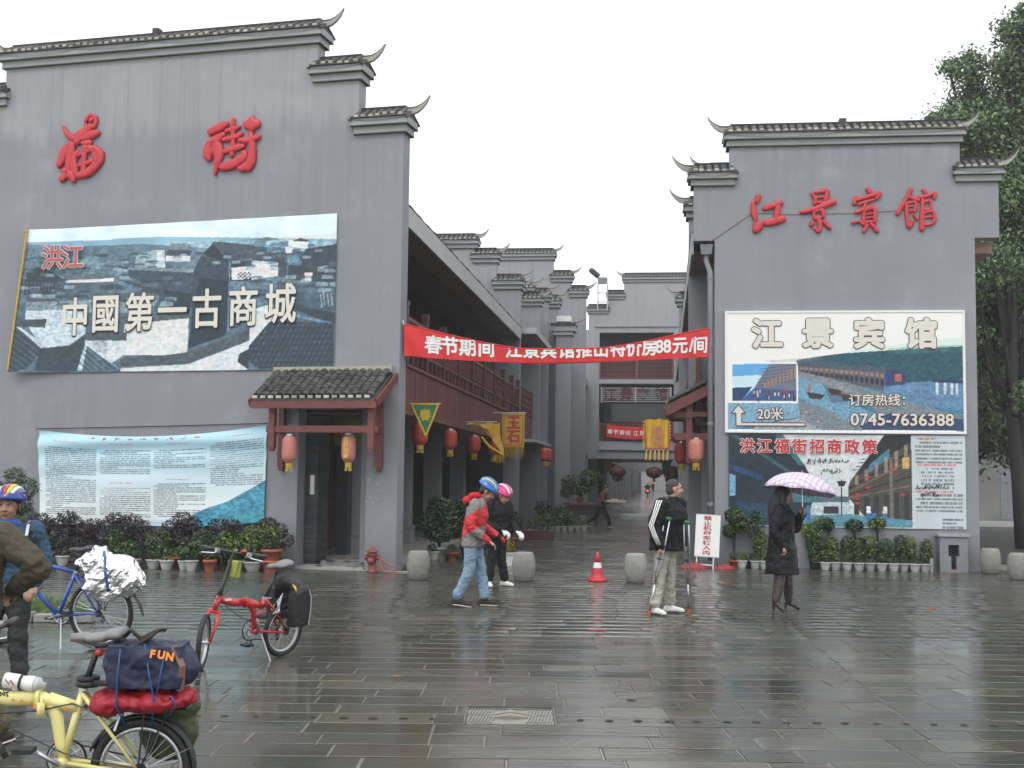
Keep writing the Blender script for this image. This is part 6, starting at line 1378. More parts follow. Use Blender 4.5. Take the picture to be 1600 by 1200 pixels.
def bike(label,mat,M4,r=.245,wb=1.0,frame='fold',steer=0,mtb=False,seat=(.19,.88),sadm='greycap',kick=True,bb=(.37,.285),clus=(.285,.60),head=(.80,.60),bar=(.70,.98),barw=.29,guard=True,barroll=0,rack=True,crank=.6,spokes=24,seattilt=0):
    t=thing('bicycle',label,'bicycle',M4)
    rh,fh=Vector((0,0,r)),Vector((wb,0,r)); BBp=Vector((bb[0],0,bb[1])); C_=Vector((clus[0],0,clus[1])); Hd=Vector((head[0],0,head[1])); Hb=Hd+Vector((.035,0,-.115))
    wheel(t,rh,r,spokes=spokes); 
    # steering assembly is built about the head tube and turned
    ax=(Hd-Hb).normalized(); Rst=Matrix.Rotation(steer,3,ax)
    st=lambda p: Hb+Rst@(Vector(p)-Hb)
    wheel(t,st(fh),r,turn=steer,spokes=spokes)
    fm={'fold':mat,'mtb':mat}[frame]
    b=B()
    if frame=='fold':
        mid=C_.lerp(Hd,.42)+Vector((0,0,-.045))
        b.tube([Hd+Vector((-.01,0,-.03)),Hd.lerp(mid,.5)+Vector((0,0,-.03)),mid],[(.030,.023),(.035,.024),(.037,.026)],14); b.tube([mid,mid+Vector((-.06,0,-.02)),BBp.lerp(C_,.62)+Vector((.09,0,0)),BBp.lerp(C_,.25)+Vector((.035,0,.0)),BBp],[(.037,.026),(.035,.026),(.031,.023),(.027,.021),.024],14)
        b.tube([mid+Vector((-.05,0,-.005)),BBp.lerp(C_,.75)],[.034,.028],12); b.lathe([(.05,-.01),(.05,.01)],tuple(mid),16,Matrix.Rotation(pi/2,3,'Y'),sx=1,sy=.75)
    else:
        b.tube([Hd,C_],[.019,.018],12); b.tube([Hb,BBp],[.025,.023],12)
    b.tube([BBp,C_],.0185,12); b.tube([Hb-ax*.01,Hd+ax*.01],.024,12); b.lathe([(.026,-.036),(.026,.036)],tuple(BBp),12,RY)
    b.build('frame',mat,t,smooth=True)
    b=B()
    for y in (-.055,.055):
        b.tube([C_+Vector((0,y*.35,-.01)),C_.lerp(rh,.35)+Vector((0,y*.9,0)),rh+Vector((0,y,0))],[.012,.010,.008],8); b.tube([BBp+Vector((-.03,y*.5,0)),rh+Vector((.08,y,0)),rh+Vector((0,y,0))],[.012,.010,.009],8)
    b.build('stays',mat,t,smooth=True)
    b=B()
    for y in (-.055,.055): b.tube([st(Hb+Vector((0,y*.6,-.015))),st(Hb.lerp(fh,.35)+Vector((0,y,0))),st(fh+Vector((0,y,0)))],[.017,.016,.010],8)
    b.tube([st(Hb+Vector((0,-.05,-.02))),st(Hb+Vector((0,.05,-.02)))],.018,8); b.build('fork',mat if not mtb else 'black',t,smooth=True)
    S_=Vector((seat[0],0,seat[1])); b=B(); b.tube([C_,S_+Vector((.01,0,-.04))],.0155,10); b.build('seatpost','black',t,smooth=True); b=B(); b.lathe([(.022,-.015),(.022,.015)],tuple(C_),10); b.tube([C_+Vector((0,.02,0)),C_+Vector((-.03,.05,.01))],.006,6); b.build('seat_clamp','chrome',t); saddle(t,S_,sadm,tilt=seattilt)
    Bp=Vector((bar[0],0,bar[1])); b=B(); b.tube([st(Hd),st(Hd.lerp(Bp,.15)),st(Bp)],[.026,.019,.016],10); b.build('stem','black',t,smooth=True)
    Rr=Matrix.Rotation(barroll,3,'X'); bp=lambda x,y,z: st(Bp+Rr@Vector((x,y,z)))
    b=B(); b.tube([bp(-.03,-barw,.0),bp(-.01,-barw*.5,.0),bp(0,0,0),bp(-.01,barw*.5,0),bp(-.03,barw,0)],.0125,8); b.build('handlebar','black' if not mtb else 'alu',t,smooth=True)
    for s_ in (-1,1):
        b=B(); b.tube([bp(-.02,s_*(barw-.12),0),bp(-.03,s_*(barw+.005),0)],[.018,.019],10); b.build('grip','greycap',t,smooth=True)
        b=B(); b.tube([bp(.0,s_*(barw-.15),0),bp(.05,s_*(barw-.13),-.02),bp(.05,s_*(barw-.02),-.03)],.006,6); b.obox(bp(.01,s_*(barw-.15),-.0),(.04,.03,.04),mi=0); b.build('brake_lever','alu',t)
        b=B(); b.tube([bp(.03,s_*(barw-.15),0),bp(.10,s_*.08,-.05),bp(.09,s_*.04,-.3),st(Hb+Vector((.04,0,.1)))],.003,4); b.build('cable','black',t)
    b=B(); b.tube([st(Hb+Vector((.03,.03,.12))),Hd+Vector((-.05,.045,-.09)),Hd.lerp(BBp,.45)+Vector((0,.05,-.03)),BBp+Vector((-.02,.045,.05)),BBp.lerp(rh,.6)+Vector((0,.06,.03)),rh+Vector((.02,.06,.02))],.0035,4); b.tube([st(Hb+Vector((.03,-.03,.12))),Hd+Vector((-.06,.0,-.13)),C_.lerp(Hd,.4)+Vector((0,.03,-.10)),C_+Vector((.04,.03,-.06)),C_.lerp(rh,.5)+Vector((0,.06,.06))],.0035,4); b.build('cable','black',t)['kind']='stuff'
    for c_,up_ in ((rh,Vector((.12,0,.22)) if not mtb else Vector((.14,0,.30))),):
        for y in (-.05,.05): B().tube([c_+up_*1.0+Vector((0,y,-.03)),c_+up_*1.0+Vector((-.02,y*.5,.04)),c_+up_+Vector((-.01,0,.06))],[.008,.006,.004],5).build('brake_arm','alu',t)
    # drive
    yd=-.05; b=B(); b.torus(tuple(BBp+Vector((0,yd,0))),.085,.006,30,6,RY,sq=.6); b.torus(tuple(BBp+Vector((0,yd,0))),.055,.004,24,5,RY)
    for k in range(5): a=k*2*pi/5; b.tube([BBp+Vector((0,yd,0)),BBp+Vector((cos(a)*.085,yd,sin(a)*.085))],.006,5)
    b.build('chainring','alu',t,smooth=True)
    b=B(); b.torus(tuple(BBp+Vector((0,yd-.004,0))),.094,.006,30,5,RY); b.build('chain_guard','black',t)
    b=B(); b.tube([BBp+Vector((0,yd,.085)),rh+Vector((0,yd,.03))],.004,4); b.tube([BBp+Vector((0,yd,-.085)),rh+Vector((.03,yd,-.09)),rh+Vector((.0,yd,-.03))],.004,4); b.lathe([(.034,-.05),(.036,-.036),(.026,-.03)],tuple(rh),14,RY.inverted() if False else RY); b.build('chain','black',t); b=B(); b.obox(rh+Vector((.01,-.06,-.05)),(.03,.02,.10)); b.build('derailleur','black',t)
    for s_ in (-1,1):
        a=crank+(pi if s_>0 else 0); e=BBp+Vector((cos(a)*.165,s_*.075,-sin(a)*.165)); b=B(); b.tube([BBp+Vector((0,s_*.055,0)),e],[.013,.010],8); c_=b.build('crank','alu',t,smooth=True); b=B(); b.obox(e+Vector((0,s_*.055,0)),(.09,.085,.022)); b.build('pedal','black',c_)
    if kick: b=B(); b.tube([BBp+Vector((-.05,.04,-.03)),Vector((bb[0]-.10,.13,.02)),Vector((bb[0]-.10,.14,.0))],[.008,.008,.010],6); b.build('kickstand','alu',t)
    if guard:
        for (c_,R_,a0,a1,tr) in ((rh,r+.018,radians(20),radians(190),0),(None,r+.018,radians(-10),radians(150),steer)):
            Mx=Matrix.Rotation(tr,3,'Z'); cc=rh if c_ is not None else st(fh); V=[];n=22
            for i in range(n+1):
                a=a0+(a1-a0)*i/n
                for (w_,dr) in ((-.030,-.012),(-.018,.0),(.018,.0),(.030,-.012)): V.append(cc+Mx@Vector((cos(a)*(R_+dr),w_,sin(a)*(R_+dr))))
            b=B(); b.add(V,[(i*4+k,i*4+k+1,(i+1)*4+k+1,(i+1)*4+k) for i in range(n) for k in range(3)])
            a=a1; p=cc+Mx@Vector((cos(a)*R_,0,sin(a)*R_)); q_=p+Mx@Vector((-.05,0,-.09)); b.add([p+Vector((0,-.03,0)),p+Vector((0,.03,0)),q_+Vector((0,.035,0)),q_+Vector((0,-.035,0))],[(0,1,2,3)])
            o=b.build('mudguard','black',t,smooth=True); md=o.modifiers.new('s','SOLIDIFY'); md.thickness=.003
            b=B()
            for y in (-.03,.03): e=cc+Mx@Vector((cos(a0+(a1-a0)*.8)*R_,y,sin(a0+(a1-a0)*.8)*R_)); b.tube([cc+Mx@Vector((0,y*1.8,0)),e],.002,4)
            b.build('guard_stay','chrome',t)['kind']='stuff'
    if rack:
        z=r*2+.05; b=B()
        for y in (-.05,.05): b.tube([C_+Vector((0,y*.4,-.08)),Vector((.12,y,z)),Vector((-.22,y,z))],.005,5); b.tube([rh+Vector((0,y*1.3,0)),Vector((-.02,y,z))],.005,5); b.tube([rh+Vector((0,y*1.3,0)),Vector((-.14,y,z))],.005,5)
        for k in range(5): b.tube([Vector((-.22+k*.08,-.05,z)),Vector((-.22+k*.08,.05,z))],.004,4)
        b.build('rear_rack','black',t)
    return t,st,bp
def RT(x,y,ang,lean=0): return Matrix.Translation((x,y,0))@Matrix.Rotation(ang,4,'Z')@Matrix.Rotation(lean,4,'X')
# ---- yellow folding bicycle, front left
MY=RT(-1.765,6.15,pi+.03,-.03)
yb,st,bp=bike('pale yellow folding bicycle with luggage on its rear rack, nearest the camera','yellowframe',MY,r=.245,wb=.93,bb=(.375,.275),clus=(.287,.62),head=(.79,.63),seat=(.21,.865),bar=(.72,.90),crank=2.6,sadm='saddleg',steer=.12,spokes=28,seattilt=0)
for i,ch in enumerate('GIANT'):
    me=textmesh(ch,.034,off=.0012); me.materials.append(M['ink']); o=obj('frame_lettering',me,yb,(.735-i*.0235,.0275,.618-i*.0045),(pi/2,0,pi)); o.rotation_euler=(pi/2,-.2,pi)
M['orange']=pm('orange_print',(.75,.22,.02),.5,.1,5,0)
for (x,z,s_) in ((.50,.545,.020),(.53,.56,.010),(.57,.57,.010),(.36,.535,.011),(.61,.575,.008)):
    b=B(); b.prism([(x+s_*cos(k*pi/5)*(1 if k%2 else .45),z+s_*sin(k*pi/5)*(1 if k%2 else .45)) for k in range(10)],.031,.034); b.build('flower_decal','orange',yb)
b=B(); b.tube([(.47,.035,.50),(.47,.04,.57),(.49,.0,.60)],.009,6); b.obox((.475,.034,.53),(.035,.02,.07)); b.build('hinge_lever','yellowframe',yb,smooth=True)
bt=thing('water_bottle','white sports bottle with red marks lying on the yellow bicycle frame','bottle',MY@Matrix.Translation((.565,.0,.650))@Matrix.Rotation(-pi/2-.14,4,'Y'))
M['bottle']=pm('bottle_white',(.72,.72,.68),.35,.05,5,0)
B().lathe([(.0,-.10),(.034,-.10),(.037,-.09),(.037,-.03),(.033,-.02),(.033,0),(.037,.01),(.037,.045)],n=20,cap=False).build('body','bottle',bt,smooth=True); B().lathe([(.037,.046),(.035,.07),(.018,.08),(.014,.10),(.0,.10)],n=18).build('cap','whitepot',bt,smooth=True); B().lathe([(.0382,-.024),(.0385,-.012)],n=20,cap=False).build('band','ink',bt)
b=B(); b.tube([(.012,.0385,-.085),(-.008,.039,-.065),(.012,.0385,-.06),(-.010,.039,-.04)],.003,4); b.build('mark','redink',bt)
# garments, sacks and bodies: closed shapes fused into one skin
def limb(b,pts,rs,n=12,flat=1,mi=None):
    pts=[Vector(p) for p in pts]; out=[];ro=[]
    q_=[pts[0]]+pts+[pts[-1]]; rr=[rs[0]]+list(rs)+[rs[-1]]
    for i in range(1,len(q_)-2):
        for k in range(4):
            u=k/4; out.append(.5*((2*q_[i])+(-q_[i-1]+q_[i+1])*u+(2*q_[i-1]-5*q_[i]+4*q_[i+1]-q_[i+2])*u*u+(-q_[i-1]+3*q_[i]-3*q_[i+1]+q_[i+2])*u**3)); ro.append(rr[i]*(1-u)+rr[i+1]*u)
    out.append(pts[-1]); ro.append(rs[-1]); b.tube(out,ro,n,mi); b.ball(out[0],ro[0],n,8); b.ball(out[-1],ro[-1],n,8)
def loftz(b,secs,n=20):
    """secs: (x,y,z,rx,ry) horizontal ellipses, squarish"""
    V=[]
    for (x,y,z,rx,ry) in secs:
        for k in range(n):
            a=2*pi*k/n; c_,s_=cos(a),sin(a); V.append((x+rx*abs(c_)**.85*(1 if c_>0 else -1),y+ry*abs(s_)**.85*(1 if s_>0 else -1),z))
    N=len(secs); b.add(V,[(i*n+k,i*n+(k+1)%n,(i+1)*n+(k+1)%n,(i+1)*n+k) for i in range(N-1) for k in range(n)]+[tuple(range(n-1,-1,-1)),tuple((N-1)*n+k for k in range(n))])
def fused(name,b,vox,mats,P,smooth=3,amp=0,ws=6,seed=0,stretch=(1,1,1),cut=None):
    me=b.mesh(name,[]); o=bpy.data.objects.new(name,me); COL.objects.link(o)
    m=o.modifiers.new('r','REMESH'); m.mode='VOXEL'; m.voxel_size=vox; m.use_smooth_shade=True
    if smooth: m2=o.modifiers.new('s','SMOOTH'); m2.factor=.5; m2.iterations=smooth
    e=evalmesh(o); bpy.data.objects.remove(o)
    if amp:
        V=np.zeros(len(e.vertices)*3); e.vertices.foreach_get('co',V); V=V.reshape(-1,3); N_=np.zeros(len(e.vertices)*3); e.vertices.foreach_get('normal',N_); N_=N_.reshape(-1,3)
        for k in range(len(V)):
            p=Vector((V[k,0]*ws*stretch[0]+seed,V[k,1]*ws*stretch[1],V[k,2]*ws*stretch[2])); d=mnoise.noise(p)+.6*(.5-abs(mnoise.noise(p*1.9))*2)+.3*mnoise.noise(p*4); V[k]+=N_[k]*d*amp
        e.vertices.foreach_set('co',V.ravel())
    e.materials.clear()
    for m in (mats if isinstance(mats,(list,tuple)) else [mats]): e.materials.append(M[m] if isinstance(m,str) else m)
    e.polygons.foreach_set('use_smooth',[True]*len(e.polygons)); e.polygons.foreach_set('material_index',[0]*len(e.polygons)); e.update(); e.name=name
    return obj(name,e,P)
M['navy']=pm('navy_nylon',(.012,.018,.05),.6,.3,8,.3,40); M['crimson']=pm('crimson_nylon',(.28,.008,.02),.55,.25,6,.3,30); M['olive']=pm('olive_nylon',(.045,.06,.022),.6,.3,6,.3,30); M['tan']=pm('tan_leather',(.18,.10,.075),.6,.25,9,.2); M['bluecord']=pm('blue_cord',(.02,.09,.25),.5,.1,9,0); M['blacknylon']=pm('black_nylon',(.012,.012,.013),.6,.35,7,.35,40)
bp_=thing('backpack','navy blue backpack with orange lettering strapped on the yellow bicycle','backpack',MY@Matrix.Translation((-.035,0,.02)))
b=B(); b.ball((-.0,0,.735),(.21,.13,.115),20,12); b.ball((.08,0,.72),(.14,.14,.12),18,12); b.ball((-.10,0,.715),(.13,.13,.11),18,12); b.ball((.02,.06,.77),(.12,.09,.085),16,10)
b.obox((0,.03,.73),(.34,.2,.2)); fused('body',b,.010,'navy',bp_,2,.014,8,1)
b=B(); b.tube([(.175,.05,.80),(.16,.135,.73),(.19,.10,.64)],.010,5,sq=(1,.5)); b.build('leather_trim','tan',bp_); b=B(); b.tube([(-.13,.11,.83),(-.18,.135,.74),(-.17,.10,.62)],.018,6,sq=(.4,1.3)); b.build('leather_trim','tan',bp_); b=B(); b.obox((-.02,.135,.775),(.014,.012,.05)); b.build('buckle','tan',bp_)
b=B(); 
for dx_,dz_ in ((0,0),):
    b.tube([(.12,.06,.86),(.08,.08,.90),(.03,.09,.86),(-.03,.06,.89),(-.08,.05,.90),(-.06,.02,.88)],[.014,.022,.02,.02,.016,.01],6,sq=(.5,1.2))
    b.tube([(.10,.10,.84),(.05,.12,.83),(-.02,.10,.87),(-.06,.07,.905)],[.012,.018,.02,.012],6,sq=(.5,1.2))
fused('folded_strap',b,.008,'soil',bp_,2,.004,20,2)
for ch,(x,z) in zip('FUN',((-.045,.80),(-.085,.796),(-.125,.788))): 
    me=textmesh(ch,.05,off=.0025); me.materials.append(M['orange']); o=obj('lettering',me,bp_,(x,.158,z),(pi/2-.25,.12,pi))
sk=thing('stuff_sack','crimson sack squashed under the navy backpack on the rear rack','sack',MY)
b=B(); b.ball((.06,.02,.575),(.14,.12,.052),18,10); b.ball((-.10,.03,.58),(.15,.12,.05),18,10); b.ball((-.22,.04,.60),(.06,.07,.05),12,8); b.ball((.15,.03,.565),(.09,.12,.065),12,8)
fused('body',b,.010,'crimson',sk,2,.020,10,3)
gb=thing('saddle_bag','olive green bag hanging on the far side of the yellow bicycle rear wheel','bag',MY)
b=B(); b.ball((-.10,-.12,.40),(.15,.06,.15),16,10); b.ball((-.12,-.12,.52),(.14,.07,.07),14,8); fused('body',b,.012,'olive',gb,2,.008,9,4)
cd=thing('elastic_cord','blue elastic cord lashing the backpack to the rear rack','cord',MY)
b=B(); 
for pts in ([(.075,.145,.84),(.085,.15,.72),(.09,.14,.57),(.06,.06,.45)],[(-.03,.12,.86),(-.06,.15,.74),(-.09,.15,.60),(-.06,.06,.45)],[(-.13,.12,.83),(-.12,.15,.74),(-.10,.15,.62)],[(-.15,.10,.60),(-.17,.15,.62),(-.19,.14,.58),(-.15,.10,.52)]): b.tube(pts,.0045,5)
b.build('cord','bluecord',cd,smooth=True)
lk=thing('cable_lock','black coiled cable lock wrapped round the yellow bicycle seat post','lock',MY); b=B(); 
b.torus((.265,0,.65),.045,.016,20,8); b.torus((.265,0,.675),.042,.014,20,8); b.tube([(.22,.05,.66),(.15,.10,.67),(.10,.12,.68)],.014,6); b.build('cable','blacknylon',lk,smooth=True)
B().lathe([(.018,0),(.018,.02),(.012,.03)],(.225,.02,.80),10,Matrix.Rotation(-pi/2,3,'Y')).build('rear_light','redsign',yb)
# ---- red folding bicycle
def GND(u,v):
    d=_F+_R*((u-800)/CF)-_U*((v-600)/CF); k=-CH/d.z; return Vector((d.x*k,d.y*k))
pr_,pf_=GND(438,1026),GND(311,1045); ang=atan2(pf_.y-pr_.y,pf_.x-pr_.x)
MRd=RT(pr_.x,pr_.y,ang,-.10)
rbk,st,bp=bike('bright red folding bicycle with black panniers parked on its kickstand','redframe',MRd,r=.243,wb=1.0,bb=(.36,.27),clus=(.27,.56),head=(.82,.62),seat=(.13,.845),bar=(.68,.99),crank=1.9,sadm='saddleg',steer=.68,barroll=.12,guard=False,spokes=24)
b=B(); b.obox(st(Vector((.72,.06,.86))),(.05,.09,.15)); M['limebag']=pm('lime_bag',(.30,.32,.05),.5,.2,9,.1); b.build('handlebar_bag','limebag',rbk,bev=.01)
b=B(); b.lathe([(.026,0),(.026,.012),(.014,.025),(0,.028)],tuple(bp(0,.09,.015)),12); b.build('bell','redsign',rbk,smooth=True)
B().obox((.74,.031,.585),(.07,.004,.016)).build('frame_decal','whiteink',rbk)
pn=thing('pannier_bag','black pannier bag with silver piping on the red bicycle rack','pannier',MRd)
b=B(); b.obox((-.05,.14,.47),(.23,.11,.33)); b.ball((-.05,.14,.63),(.11,.06,.05),14,8); fused('bag',b,.014,'blacknylon',pn,4,.006,9,5); b=B(); b.obox((-.04,-.13,.48),(.22,.10,.31)); fused('bag',b,.016,'blacknylon',pn,4,.006,9,6)
b=B(); b.ball((-.02,0,.66),(.14,.14,.065),16,8); b.ball((.09,.02,.70),(.05,.1,.06),12,8); fused('top_roll',b,.014,'blacknylon',pn,3,.010,10,7)
b=B(); b.tube([(-.10,.18,.65),(-.12,.202,.58),(-.125,.205,.45),(-.12,.202,.32)],.008,5); b.build('piping','alu',pn); b=B(); b.tube([(.03,.09,.70),(.04,.19,.62),(.05,.18,.52)],.013,5,sq=(.4,1.2)); b.build('strap','yellowcloth',pn)
b=B()
for k in range(4): b.tube([(.10+.02*k,.05,.60-.02*k),(.16,.08,.50-.02*k),(.20,.05,.42)],.005,4)
b.build('bungee','alu',pn)
# ---- blue mountain bicycle
pr_=GND(157,1013)
MBl=RT(pr_.x,pr_.y,pi-.18,-.05)
bbk,st,bp=bike('blue mountain bicycle standing behind the man in the brown jacket','blueframe',MBl,r=.335,wb=1.07,frame='mtb',mtb=True,bb=(.44,.30),clus=(.27,.72),head=(.86,.84),seat=(.19,.93),bar=(.84,.99),crank=.3,guard=False,spokes=30,barw=.30,kick=True)
M['foil']=pm('silver_foil',(.86,.86,.88),.16,.05,5,.6,22,metal=1)
fb=thing('foil_bundle','crumpled silver foil bundle strapped on the blue bicycle rack','bundle',MBl@Matrix.Translation((-.02,0,-.10))@Matrix.Diagonal((.95,.95,.93,1)))
b=B(); b.ball((-.10,.0,.88),(.30,.20,.20),20,12); b.ball((.06,0,.98),(.20,.16,.14),18,10); b.ball((-.30,.02,.80),(.18,.16,.14),16,10); b.ball((.02,0,1.08),(.10,.1,.08),12,8); b.ball((.16,.05,1.0),(.15,.05,.07),12,8); b.ball((-.05,.12,.72),(.22,.08,.12),12,8)
fo=fused('foil',b,.030,'foil',fb,1,.045,5.5,8); fo.data.polygons.foreach_set('use_smooth',[False]*len(fo.data.polygons))
b=B(); b.tube([(-.10,.16,1.06),(-.14,.225,.92),(-.16,.20,.75),(-.12,.1,.66)],.012,5,sq=(.4,1.3)); b.tube([(-.10,.16,1.06),(-.0,0,1.14),(-.08,-.2,1.0)],.012,5,sq=(.4,1.3)); b.build('strap','bluecord',fb)
b=B(); b.tube([(-.16,.06,.70),(-.33,.05,.72),(-.42,.04,.58),(-.46,.04,.46)],[.03,.035,.03,.02],6,sq=(.25,1)); b.build('mudguard_tail','black',fb)
pbt=thing('plastic_bottle','clear drink bottle with blue cap in the blue bicycle frame','bottle',MBl@Matrix.Translation((.60,.06,.62))@Matrix.Rotation(-.6,4,'Y'))
B().lathe([(.0,-.1),(.032,-.1),(.033,.06),(.014,.10)],n=14).build('body',pm('clear_plastic',(.5,.55,.5),.1,.2,9,0),pbt,smooth=True); B().lathe([(.017,.10),(.017,.125),(0,.126)],n=12).build('cap','blueframe',pbt)
# ================================================================ people
M['skin']=pm('skin',(.40,.23,.16),.55,.12,9,.08,60); M['skin2']=pm('skin_tanned',(.30,.165,.11),.55,.12,9,.08,60)
M['hair']=pm('black_hair',(.010,.009,.009),.5,.4,30,.5,60,stretch=(1,1,.2)); M['eyew']=pm('eye_white',(.55,.53,.5),.3,.02,5,0); M['lip']=pm('lip',(.24,.09,.075),.5,.1,9,0)
def cloth(name,c,rough=.75,var=.25,b=.55): return pm(name,c,rough,var,5,b,16,spec=.25)
M['jgrey']=cloth('grey_shell',(.20,.19,.19)); M['jred']=cloth('red_shell',(.52,.018,.022),.6); M['jeans']=pm('worn_jeans',(.19,.28,.38),.85,.45,4,.4,40); M['jblack']=cloth('black_shell',(.007,.007,.008),.7); M['jbrown']=cloth('olive_brown_shell',(.062,.052,.034),.7); M['jblue']=cloth('steel_blue_shell',(.028,.075,.125),.7); M['khaki']=cloth('khaki_trousers',(.36,.335,.29),.8); M['dkgrey']=cloth('charcoal_trousers',(.035,.037,.04),.8); M['bark2']=cloth('brown_trousers',(.10,.085,.05),.8); M['coat']=cloth('black_quilted_coat',(.006,.006,.007),.6,.3,.5); M['boot']=pm('brown_boot_leather',(.035,.022,.018),.28,.3,8,.3,40); M['shoedark']=cloth('dark_shoe',(.03,.025,.022)); M['shoew']=cloth('white_shoe',(.62,.62,.6),.5,.1,.1); M['glove']=cloth('white_glove',(.68,.66,.66),.7,.08)
def redgrey():
    k=NT('red_grey_jacket'); sp=k.n('SeparateXYZ'); k.l(k.tc.outputs['Object'],sp.inputs[0]); z=sp.outputs[2]; x=sp.outputs[0]
    wv=k.math('MULTIPLY',k.noise(3,k.coord(),2),.02)
    zz=k.math('ADD',k.math('ADD',z,k.math('MULTIPLY',x,-.55)),wv)
    red=k.math('MULTIPLY',k.math('GREATER_THAN',zz,1.00),k.math('LESS_THAN',zz,1.24)); red=k.math('MAXIMUM',red,k.math('GREATER_THAN',x,.135)); red=k.math('MAXIMUM',red,k.math('GREATER_THAN',z,1.435))
    k.base(k.mix((.20,.185,.18),(.50,.018,.022),red)); k.b.inputs['Roughness'].default_value=.6; k.bump(k.noise(20,k.coord(),4),.35,.01); return k.m
M['redgrey']=redgrey()
def hand(b,w_,d,side,up=Vector((0,0,1)),curl=.5,s=1.0,grip=None):
    """palm and five bent fingers growing from wrist w_ along d; palm normal `up`"""
    w_=Vector(w_); d=Vector(d).normalized(); n_=Vector(up)-d*Vector(up).dot(d); n_.normalize(); a=d.cross(n_)*side
    for k in range(4): 
        o=(k-1.5)*.019*s; limb(b,[w_+a*o*.6,w_+d*.075*s+a*o],[.017*s,.014*s],8)
    L=[.066,.078,.072,.056]
    for k in range(4):
        o=(k-1.5)*.020*s; p=w_+d*.078*s+a*o; c1=curl*.8; q1=p+(d*cos(c1)-n_*sin(c1))*L[k]*.42*s; c2=curl*1.9; q2=q1+(d*cos(c2)-n_*sin(c2))*L[k]*.34*s; c3=curl*2.7; q3=q2+(d*cos(c3)-n_*sin(c3))*L[k]*.26*s; limb(b,[p,q1,q2,q3],[.0095*s,.0088*s,.008*s,.007*s],8)
    p=w_+d*.02*s-a*.026*s; q1=p+(d*.6-a*.55-n_*.35*curl)*.04*s; q2=q1+(d*.85-a*.1-n_*.6*curl)*.03*s; limb(b,[p,q1,q2],[.013*s,.011*s,.009*s],8)
